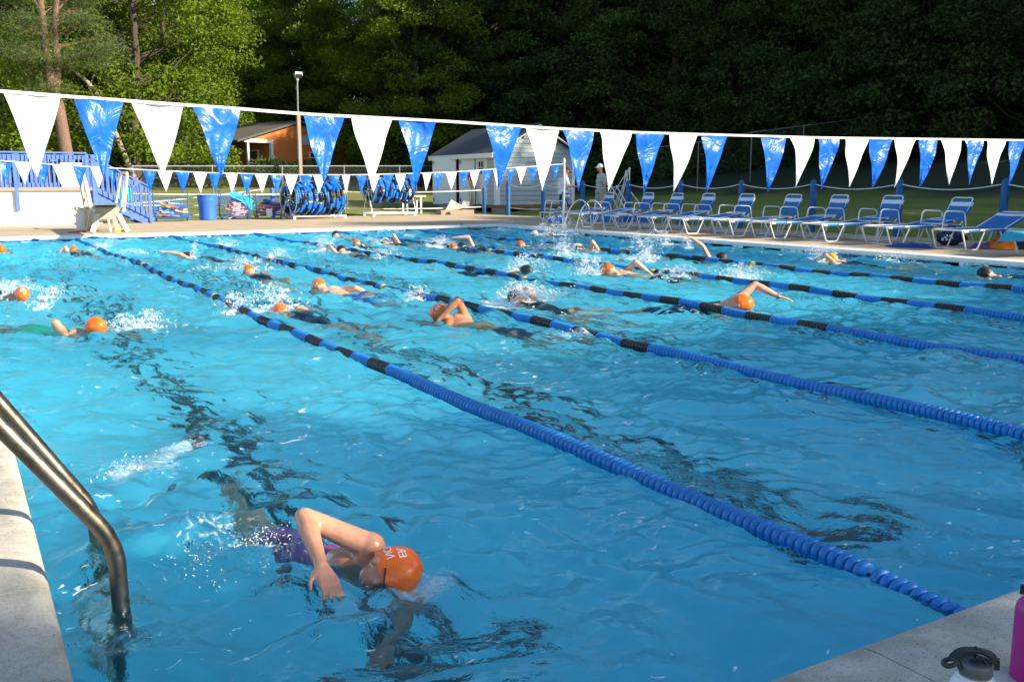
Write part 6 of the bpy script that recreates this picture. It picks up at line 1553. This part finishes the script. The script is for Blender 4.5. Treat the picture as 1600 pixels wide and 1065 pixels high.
# ---- two men standing behind the loungers
def man(lab, x, y, face_az, hgt, lean, skin, cap_m, shirt_m, shorts_m, armsp, brim_m=None, bare_leg=True, look=0, sc=1.0):
    z0 = ground(x, y) if x > FX else ZD; t = thing('person', lab, 'person', (x, y, z0), group='men standing on the right deck')
    f = Vector((math.cos(face_az), math.sin(face_az), 0)); up = Vector((0, 0, 1)); r = f.cross(up); k = hgt / 1.8
    def Q(a, b_, c_):     # right, forward, up; the trunk bends forward above the hips
        ln = lean * max(0, c_ - .95) ; return Vector((x, y, z0)) + (r * a + f * (b_ + ln) + up * (c_ - ln * lean * .4)) * k
    b = MB(); legs = []
    for sd, fo in ((1, .10), (-1, -.08)):
        hp, kn, an = Q(.10 * sd, 0, .92), Q(.12 * sd, fo * .6 + .03, .50), Q(.12 * sd, fo, .09); legs.append((hp, kn, an))
        b.capsule(hp, kn, .088 * k, .062 * k); m1 = kn.lerp(an, .3); b.capsule(kn, m1, .058 * k, .062 * k); b.capsule(m1, an, .06 * k, .04 * k); b.capsule(Q(.12 * sd, fo - .05, .045), Q(.13 * sd, fo + .17, .035), .04 * k, .03 * k, 8)
    tors = [(Q(0, 0, .96), .165, .12), (Q(0, .02, 1.10), .165, .13), (Q(0, .02, 1.24), .175, .13), (Q(0, .0, 1.36), .185, .115)]
    for c_, a_, d_ in tors: b.ell(c_, (r * a_ * k, f * d_ * k, up * .12 * k), 16, 10)
    b.capsule(Q(0, 0, 1.42), Q(0, .02, 1.56), .062 * k, .056 * k); arms = []
    for sd in (1, -1):
        sh = Q(.19 * sd, 0, 1.42); el, ha = armsp[0 if sd > 0 else 1]; el, ha = Q(*el), Q(*ha); b.capsule(sh, el, .052 * k, .04 * k); b.capsule(el, ha, .04 * k, .027 * k); b.capsule(Q(.08 * sd, 0, 1.45), sh, .055 * k, .058 * k)
        hand_shapes(b, ha, (ha - el), f if abs((ha - el).normalized().dot(f)) < .8 else up, -sd, r=.010, curl=.5, s=k); arms.append((sh, el, ha))
    hc = Q(0, .05, 1.68); fd = (f + up * (-look)).normalized(); cr_ = (up + f * look).normalized(); cr_, fa_, ea_ = head_shapes(b, hc, cr_, fd, k)
    fuse(b, 'body', M[SK[skin]], t, voxel=.011, smooth=3, off=t.location)
    c = MB()
    nu, nv = 24, 8; cc = hc + cr_ * .02 * k
    vs = [cc + (ea_ * .088 * math.sin(ph) * math.sin(th) + fa_ * .108 * math.sin(ph) * math.cos(th) + cr_ * .115 * math.cos(ph)) * k for ph in [math.pi * .5 * i / nv for i in range(nv + 1)] for th in [2 * math.pi * j / nu for j in range(nu)]]
    c.add(vs, [(i * nu + j, (i + 1) * nu + j, (i + 1) * nu + (j + 1) % nu, i * nu + (j + 1) % nu) for i in range(nv) for j in range(nu)]); c.build('baseball_cap', M[cap_m], t, world=True, angle=180)
    c = MB(); 
    def brim(u, v): th = (u - .5) * 1.9; e = .10 + v * .085 * math.cos(th * .8); return cc + (ea_ * math.sin(th) * (e - .012) + fa_ * (math.cos(th) * e + .005) + cr_ * (.004 - .02 * v - .012 * th * th)) * k
    c.sheet(brim, 12, 4); c.sheet(lambda u, v: brim(1 - u, v) - cr_ * .006, 12, 4); c.build('cap_brim', M[brim_m or cap_m], t, world=True)
    h_ = MB(); 
    for kx in (-1, 1): h_.ell(hc + (ea_ * kx * .030 + fa_ * .088 + cr_ * .0) * k, (ea_ * .011 * k, fa_ * .006 * k, cr_ * .005 * k), 8, 6)
    h_.build('eyes', M['goggle'], t, world=True)
    sb = MB(); e = .016
    for c_, a_, d_ in tors: sb.ell(c_, (r * (a_ * k + e), f * (d_ * k + e + .01), up * .115 * k), 18, 10)
    for (sh, el, ha), sd in zip(arms, (1, -1)): sb.capsule(Q(.08 * sd, 0, 1.44), sh, .06 * k + e, .06 * k + e); sb.capsule(sh, sh.lerp(el, .75), .058 * k + e, .055 * k + e)
    sb.lathe([(.16 * k, 0), (.185 * k, .02), (.18 * k, .12)], 20, Q(0, 0, .86), up); so = fuse(sb, 'shirt', M[shirt_m], t, voxel=.014, smooth=3, off=t.location)
    sb = MB(); sb.ell(Q(0, 0, .93), (r * (.175 * k), f * .14 * k, up * .12 * k))
    for hp, kn, an in legs: sb.capsule(hp, kn, .10 * k, .088 * k)
    fuse(sb, 'shorts', M[shorts_m], t, voxel=.014, smooth=3, off=t.location)
    for hp, kn, an in legs:
        s_ = MB(); a = an + Vector((0, 0, -.05 * k)); s_.capsule(a - f * .05, a + f * .16, .045 * k, .036 * k, 10); s_.build('shoe', M['strap_white'], t, world=True)
    return t
q = onX(879, 350, 17.35)
man('man in a white polo shirt, dark shorts and dark cap looking down at his hands', q.x, q.y, math.atan2(RT.y, RT.x) + R(8), 1.72, .16, 'a', 'shorts_dark', 'shirt_white', 'shorts_dark', (((.24, .12, 1.15), (.14, .36, 1.12)), ((-.24, .12, 1.15), (-.10, .36, 1.14))), look=.45)
q = onX(938, 345, 18.6); g2 = man('man in a grey t-shirt, pale shorts and white cap looking left over the pool', q.x, q.y, math.atan2(-RT.y, -RT.x) + R(18), 1.84, -.02, 'a', 'cap_white', 'shirt_grey', 'shorts_khaki', (((.27, -.04, 1.14), (.27, .03, .90)), ((-.27, -.04, 1.14), (-.26, .05, .90))), brim_m='cap_white')
m_ = text_mesh('1776', .075, M['float_red']); o = link_mesh('shirt_print', m_, g2); fz = math.atan2(-RT.y, -RT.x) + R(18); o.rotation_euler = (R(90), 0, fz + R(90)); o.location = (math.cos(fz) * .165 + .02, math.sin(fz) * .165, 1.34)
build_water(SPLASH, WAKES)
if SPR_C: build_spray()
# ------------------------------------------------------------------ trees
def leaf_cloud(g, centers, radii, per, size, flat=.45, droop=.15):
    """many small leaf blades gathered in flattened sprays at the branch ends"""
    out_c = []
    for c, r, n in zip(centers, radii, per):
        d = g.normal(0, 1, (n, 3)); d /= np.linalg.norm(d, axis=1)[:, None]; q = g.random((n, 1)) ** .45
        p = d * q * r; p[:, 2] *= flat; p[:, 2] -= droop * (p[:, 0] ** 2 + p[:, 1] ** 2) / r
        out_c.append(c + p)
    P = np.concatenate(out_c); n = len(P)
    nrm = g.normal(0, .75, (n, 3)); nrm[:, 2] += .9; nrm /= np.linalg.norm(nrm, axis=1)[:, None]
    t = np.cross(nrm, g.normal(0, 1, (n, 3))); t /= np.linalg.norm(t, axis=1)[:, None]; b = np.cross(nrm, t)
    s = size * g.uniform(.6, 1.35, (n, 1))
    fold = nrm * s * .18
    v = np.stack([P - t * s * .5, P + b * s * .32 + fold, P + t * s * .55, P - b * s * .32 + fold], 1).reshape(-1, 3)
    return v
def make_tree(seed, H_, Rw, zb, nclump, leaves, size, mleaf, mbark, trunk_r=.28, name='broadleaf_tree', clump_r=(1.0, 1.9)):
    g = np.random.default_rng(seed); rs = random.Random(seed)
    root = bpy.data.objects.new(name, None); COL.objects.link(root)
    b = MB(); lean = Vector((rs.uniform(-.04, .04), rs.uniform(-.04, .04), 0)); tp = []
    for i in range(9):
        z = H_ * .93 * i / 8; tp.append(Vector((lean.x * z + .12 * math.sin(z * .5 + seed), lean.y * z + .12 * math.cos(z * .6 + seed), z)))
    b.tube(tp, [trunk_r * (1.25 if i == 0 else 1) * (1 - .88 * i / 8) + .02 for i in range(9)], 9)
    cs, rads = [], []
    for k in range(nclump):
        z = zb + (H_ - zb) * (k + g.random()) / nclump; f = (z - zb) / (H_ - zb)
        env = Rw * (math.sin(math.pi * min(1, .18 + .80 * f)) ** .6) * (1 - .25 * f)
        a = g.uniform(0, 2 * np.pi); rr_ = env * (.30 + .75 * g.random() ** .5); c = np.array([math.cos(a) * rr_, math.sin(a) * rr_, z + g.uniform(-.5, .5)])
        cr = g.uniform(*clump_r) * (1 - .3 * f); cs.append(c); rads.append(cr)
        zt = max(.5, z - rr_ * .55 - .3); i0 = min(7, int(zt / (H_ * .93) * 8)); p0 = tp[i0].lerp(tp[i0 + 1], min(1, max(0, zt / (H_ * .93) * 8 - i0)))
        md = p0.lerp(Vector(c), .5) + Vector((0, 0, -.1 * rr_)); r0 = .02 + .011 * rr_ * (1 - f)
        b.tube([p0, md, Vector(c)], [r0, r0 * .65, .012], 5)
    b.build('trunk', mbark, root)
    tot = sum(r * r for r in rads); per = [max(20, int(leaves * r * r / tot)) for r in rads]
    v = leaf_cloud(g, cs, rads, per, size)
    me = np_mesh('crown', v, np.arange(len(v)), 4, mleaf); link_mesh('crown', me, root)
    return root
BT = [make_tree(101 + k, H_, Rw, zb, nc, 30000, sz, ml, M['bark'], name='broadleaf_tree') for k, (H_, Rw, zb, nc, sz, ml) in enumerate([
    (19, 5.0, 1.2, 120, .20, M['leaf']), (21, 5.4, 2.0, 130, .22, M['leaf']), (17, 4.6, .6, 110, .19, M['leaf']), (20, 5.2, 1.0, 120, .24, M['leaf_shaded']), (22, 5.6, 2.4, 130, .24, M['leaf_shaded'])])]
used_t = set()
ORD = 'first second third fourth fifth sixth seventh eighth ninth tenth eleventh twelfth thirteenth fourteenth fifteenth sixteenth seventeenth eighteenth nineteenth twentieth twenty-first twenty-second twenty-third twenty-fourth twenty-fifth twenty-sixth twenty-seventh'.split()
def put(k, x, y, s, rz, lab, grp, z=None):
    src = BT[k]
    if k not in used_t: o = src; used_t.add(k)
    else: o = copy_tree(src)
    o.location = (x, y, (ground(x, y) if z is None else z) - .1); o.rotation_euler = (0, 0, rz); o.scale = (s, s, s); tag(o, lab, 'tree', grp); return o
def pol(px, dist):
    d = ray(px, 287); d = Vector((d.x, d.y, 0)).normalized(); return CO.x + d.x * dist, CO.y + d.y * dist
tr = random.Random(77)
# front row of the wood, each named by what stands in front of it
front = [(-60, 52, 2, 'leafy tree at the left edge of the photo beyond the pine'), (20, 60, 0, 'leafy green tree rising left of the pine trunk above the platform'), (120, 64, 3, 'darker leafy tree behind the pale leaning branch right of the pine'),
         (215, 55, 1, 'bright sunlit leafy tree behind the third large pennant'), (272, 60, 0, 'sunlit leafy tree with low hanging branches left of the orange house'), (385, 82, 0, 'dark leafy tree standing directly behind the orange house'),
         (462, 86, 1, 'leafy tree behind the flood light on its pole'), (588, 70, 2, 'leafy tree with lit branches just right of the orange house'), (655, 66, 0, 'half lit leafy tree between the orange house and the shed'),
         (700, 68, 3, 'shaded tree just left of the shed roof'), (790, 70, 4, 'shaded tree behind the peak of the shed roof'), (880, 68, 3, 'shaded tree just right of the shed roof'), (965, 66, 4, 'shaded tree behind the man in the grey shirt'),
         (1050, 64, 3, 'shaded tree behind the folded white frame and fourth chair'), (1135, 62, 4, 'shaded tree above the gap in the pennants right of centre'), (1215, 60, 3, 'shaded tree above the second roped post from the centre'),
         (1295, 58, 4, 'shaded tree above the upright chairs right of centre'), (1370, 56, 3, 'shaded tree left of the hillside fence at upper right'), (1450, 55, 4, 'shaded tree above the navy bag lounger'), (1530, 54, 3, 'shaded tree behind the hillside fence at upper right'), (1620, 53, 4, 'shaded tree at the right edge of the photo')]
for px_, D, k, lab in front:
    x, y = pol(px_, D); put(k, x, y, tr.uniform(.9, 1.08), tr.uniform(0, 6.28), lab, 'trees along the front of the wood')
for row, (off, st, lab) in enumerate(((8, 90, 'second row'), (17, 105, 'third row'), (27, 130, 'back row'))):
    px_ = -90 + 30 * row
    while px_ < 1720:
        D = (62 if px_ < 330 else 84 if px_ < 500 else 68 if px_ < 900 else 62 - (px_ - 900) * .01) + off + tr.uniform(-2, 2)
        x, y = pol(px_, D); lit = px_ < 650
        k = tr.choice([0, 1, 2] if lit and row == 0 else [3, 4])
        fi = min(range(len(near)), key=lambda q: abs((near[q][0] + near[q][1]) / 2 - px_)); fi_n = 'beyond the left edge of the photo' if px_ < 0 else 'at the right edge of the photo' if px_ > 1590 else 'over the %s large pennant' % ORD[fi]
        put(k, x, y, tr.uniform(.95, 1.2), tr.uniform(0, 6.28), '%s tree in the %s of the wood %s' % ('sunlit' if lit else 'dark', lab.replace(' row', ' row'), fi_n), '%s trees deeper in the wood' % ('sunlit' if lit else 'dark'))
        px_ += st * tr.uniform(.85, 1.15)
# the same wood goes on round the right side, outside the photo: it keeps the right side in shade
def off_tree(x, y, top, k, wide=1.0, base=None):
    z = ground(x, y) if base is None else base; o = put(k, x, y, 1.0, tr.uniform(0, 6.28), 'tree of the surrounding wood outside the photo', 'trees outside the photo')
    Hs = [19, 21, 17, 20, 22][k]; s = (top - z) / Hs; o.scale = (s * wide, s * wide, s); return o
E = math.tan(SUN_EL); sx, sy = math.sin(SUN_AZ), math.cos(SUN_AZ)
def shade(bx, by, d, k=3, wide=1.0, dz=0.0):
    off_tree(bx + sx * d, by + sy * d, dz + d * E + .4, k, wide)
for bx, by, d in ((-.9, .9, 18), (.7, .35, 18), (2.0, 1.7, 20), (3.2, 2.9, 20), (5.0, 3.8, 21), (7.0, 4.2, 22), (9.2, 4.5, 22), (11.4, 4.6, 22), (13.4, 4.9, 22), (14.9, 6.0, 22), (15.4, 8.0, 22), (15.7, 10.0, 22), (15.8, 12.0, 22), (15.9, 14.0, 22), (16.0, 16.2, 23), (16.2, 18.4, 24), (16.4, 20.6, 25), (16.8, 23.0, 26)):
    shade(bx, by, d, tr.choice([3, 4]), 1.15)
shade(21.8, 32.2, 32, 3, 1.0, dz=4.2)
shade(23.4, 33.5, 33, 4, 1.0, dz=4.2)
shade(20.6, 30.0, 30, 3, .8, dz=1.6)
for k in range(12):   # tall trees farther out that shade the wood on the right
    u = k / 15; x = 46 + 22 * math.sin(u * 2.2) + tr.uniform(-2, 2); y = -16 + 46 * u
    off_tree(x, y, 24 + 5 * u + tr.uniform(-1, 1), tr.choice([3, 4]), 1.3)
for x, y in ((72, 16), (70, 6), (84, 14)): off_tree(x, y, 34, tr.choice([3, 4]), 1.15)
for k in [k for k in range(5) if k not in used_t]: put(k, -40, 60, 1, 0, 'tree of the surrounding wood outside the photo', 'trees outside the photo')

# pine at the left
t = thing('pine_tree', 'tall pine with bare curving brown trunk and sparse needles at the left', 'tree', (4.5, 45, ground(4.5, 45)))
def P45(px_, py_): return onY(px_, py_, 45.0)
b = MB(); T1 = [Vector((4.62, 45, .3)), P45(104, 240), P45(97, 200), P45(91, 165), P45(80, 128), P45(72, 85), P45(68, 40), P45(60, -20), P45(58, -120)]
b.tube(T1, [.34, .27, .26, .25, .23, .17, .15, .13, .06], 12); T2 = [P45(86, 138), P45(90, 105), P45(86, 60), P45(88, 0), P45(92, -110)]; b.tube(T2, [.2, .17, .15, .13, .05], 10)
b.build('trunk', M['pine_bark'], t, world=True)
gp = random.Random(5); b = MB(); tips = []
def branch(px0, py0, px1, py1, dy, r=.05, dead=False):
    a = P45(px0, py0); c_ = onY(px1, py1, 45 + dy); m1 = a.lerp(c_, .5) + Vector((gp.uniform(-.15, .15), gp.uniform(-.15, .15), gp.uniform(.0, .3)))
    b.tube([a, m1, c_], [r, r * .7, r * .25], 5)
    for k in range(5):
        s = gp.uniform(.35, 1); q = (m1.lerp(c_, (s - .5) * 2) if s > .5 else a.lerp(m1, s * 2)); e = q + Vector((gp.uniform(-.9, .9), gp.uniform(-.7, .7), gp.uniform(-.35, .25))); b.tube([q, e], [.018, .006], 4)
        if not dead: tips.append(e); tips.append(q.lerp(e, .6))
    if not dead: tips.append(c_); tips.append(m1.lerp(c_, .7))
for a in ((92, 170, 62, 140, -.5), (74, 60, 20, 30, -1), (74, 70, 5, 75, 0), (80, 100, 30, 120, .5), (70, 50, 10, 0, 1), (88, 60, 140, 30, -1), (88, 75, 160, 60, 0), (86, 90, 150, 95, .8), (88, 40, 130, 0, 1), (90, 110, 175, 75, -1.2), (80, 120, 120, 90, .6), (72, 30, 30, -30, 0), (86, 20, 150, -30, .4), (74, 85, 45, 95, -1)):
    branch(*a, r=.06)
for a in ((80, 128, 30, 90, -.6), (76, 90, 40, 45, .3), (95, 180, 70, 150, .2), (74, 60, 100, 15, -.3), (88, 30, 120, 20, .2), (72, 75, 10, 85, .8), (70, 20, 105, 0, 0)): branch(*a, r=.035, dead=True)
b.build('branches', M['pine_bark'], t, world=True)
g = np.random.default_rng(3); nv = []
cen = np.array([tuple(p) for p in tips]); n = 26000; ci = g.integers(0, len(cen), n); P = cen[ci] + g.normal(0, 1, (n, 3)) * np.array([.42, .42, .13])
d = g.normal(0, 1, (n, 3)); d[:, 2] = np.abs(d[:, 2]) * .8 + .1; d /= np.linalg.norm(d, axis=1)[:, None]; w = np.cross(d, g.normal(0, 1, (n, 3))); w /= np.linalg.norm(w, axis=1)[:, None]
L_n = g.uniform(.12, .26, (n, 1)); v = np.stack([P - w * .011, P + w * .011, P + d * L_n], 1).reshape(-1, 3) - np.array(t.location)
link_mesh('needle_foliage', np_mesh('needle_foliage', v, np.arange(len(v)), 3, M['needles']), t)
# pale leaning dead branch right of the pine
t = thing('dead_tree', 'pale bare leaning tree trunk among the leaves right of the pine', 'tree', (*pol(150, 52), 1.0)); a = onY(160, 160, 50); c_ = onY(108, 104, 50)
b = MB(); b.tube([Vector((a.x + 1.5, a.y, .9)), a, a.lerp(c_, .5) + Vector((0.1, 0, .1)), c_], [.14, .12, .10, .05], 8); b.build('trunk', M['wood_grey'], t, world=True)
b = MB(); b.tube([a.lerp(c_, .4), a.lerp(c_, .5) + Vector((.4, 0, .5))], [.05, .02], 6); b.build('limb', M['wood_grey'], t, world=True)
# shrubs by the house and along the grass edge
def make_shrub(seed, r, h, m_, n=5000, size=.10):
    g = np.random.default_rng(seed); root = bpy.data.objects.new('shrub', None); COL.objects.link(root)
    nc = 16; cs = [np.array([g.normal(0, r * .4), g.normal(0, r * .4), g.uniform(.25, .85) * h]) for _ in range(nc)]
    v = leaf_cloud(g, cs, [r * .5] * nc, [n // nc] * nc, size, flat=.8); link_mesh('foliage', np_mesh('foliage', v, np.arange(len(v)), 4, m_), root)
    b = MB()
    for c in cs[:8]: b.tube([(0, 0, 0), tuple(c)], [.03, .01], 5)
    b.build('stems', M['bark'], root); return root
sh0 = None
for px_, py_, Y_, s, lab in ((405, 283, 58, 1.2, 'yellow green shrub at the porch of the orange house'), (432, 284, 57, 1.5, 'green shrub below the corner trim of the orange house'), (452, 283, 57.5, 1.3, 'green shrub against the orange house wall left of the pole'),
                             (490, 283, 58, 1.4, 'green shrub at the right end of the orange house'), (330, 285, 56, 1.0, 'low shrub on the lawn left of the porch')):
    q = onY(px_, py_, Y_)
    if sh0 is None: sh0 = make_shrub(1, .9, 1.1, M['shrub']); o = sh0
    else: o = copy_tree(sh0)
    o.location = (q.x, q.y, ground(q.x, q.y)); o.scale = (s, s, s); o.rotation_euler = (0, 0, s * 5); tag(o, lab, 'shrub', 'shrubs round the orange house')
# undergrowth filling the foot of the wood: one uncountable mass
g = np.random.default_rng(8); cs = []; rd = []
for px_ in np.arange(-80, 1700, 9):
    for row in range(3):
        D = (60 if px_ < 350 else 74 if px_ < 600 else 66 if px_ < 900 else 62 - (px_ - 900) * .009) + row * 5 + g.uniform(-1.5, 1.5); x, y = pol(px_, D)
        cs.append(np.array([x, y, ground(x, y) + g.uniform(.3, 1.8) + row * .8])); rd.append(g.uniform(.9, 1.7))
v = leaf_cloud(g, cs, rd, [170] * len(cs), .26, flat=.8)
o = link_mesh('undergrowth', np_mesh('undergrowth', v, np.arange(len(v)), 4, M['leaf_shaded'])); tag(o, 'tangled undergrowth along the foot of the wood', 'undergrowth', kind='stuff')
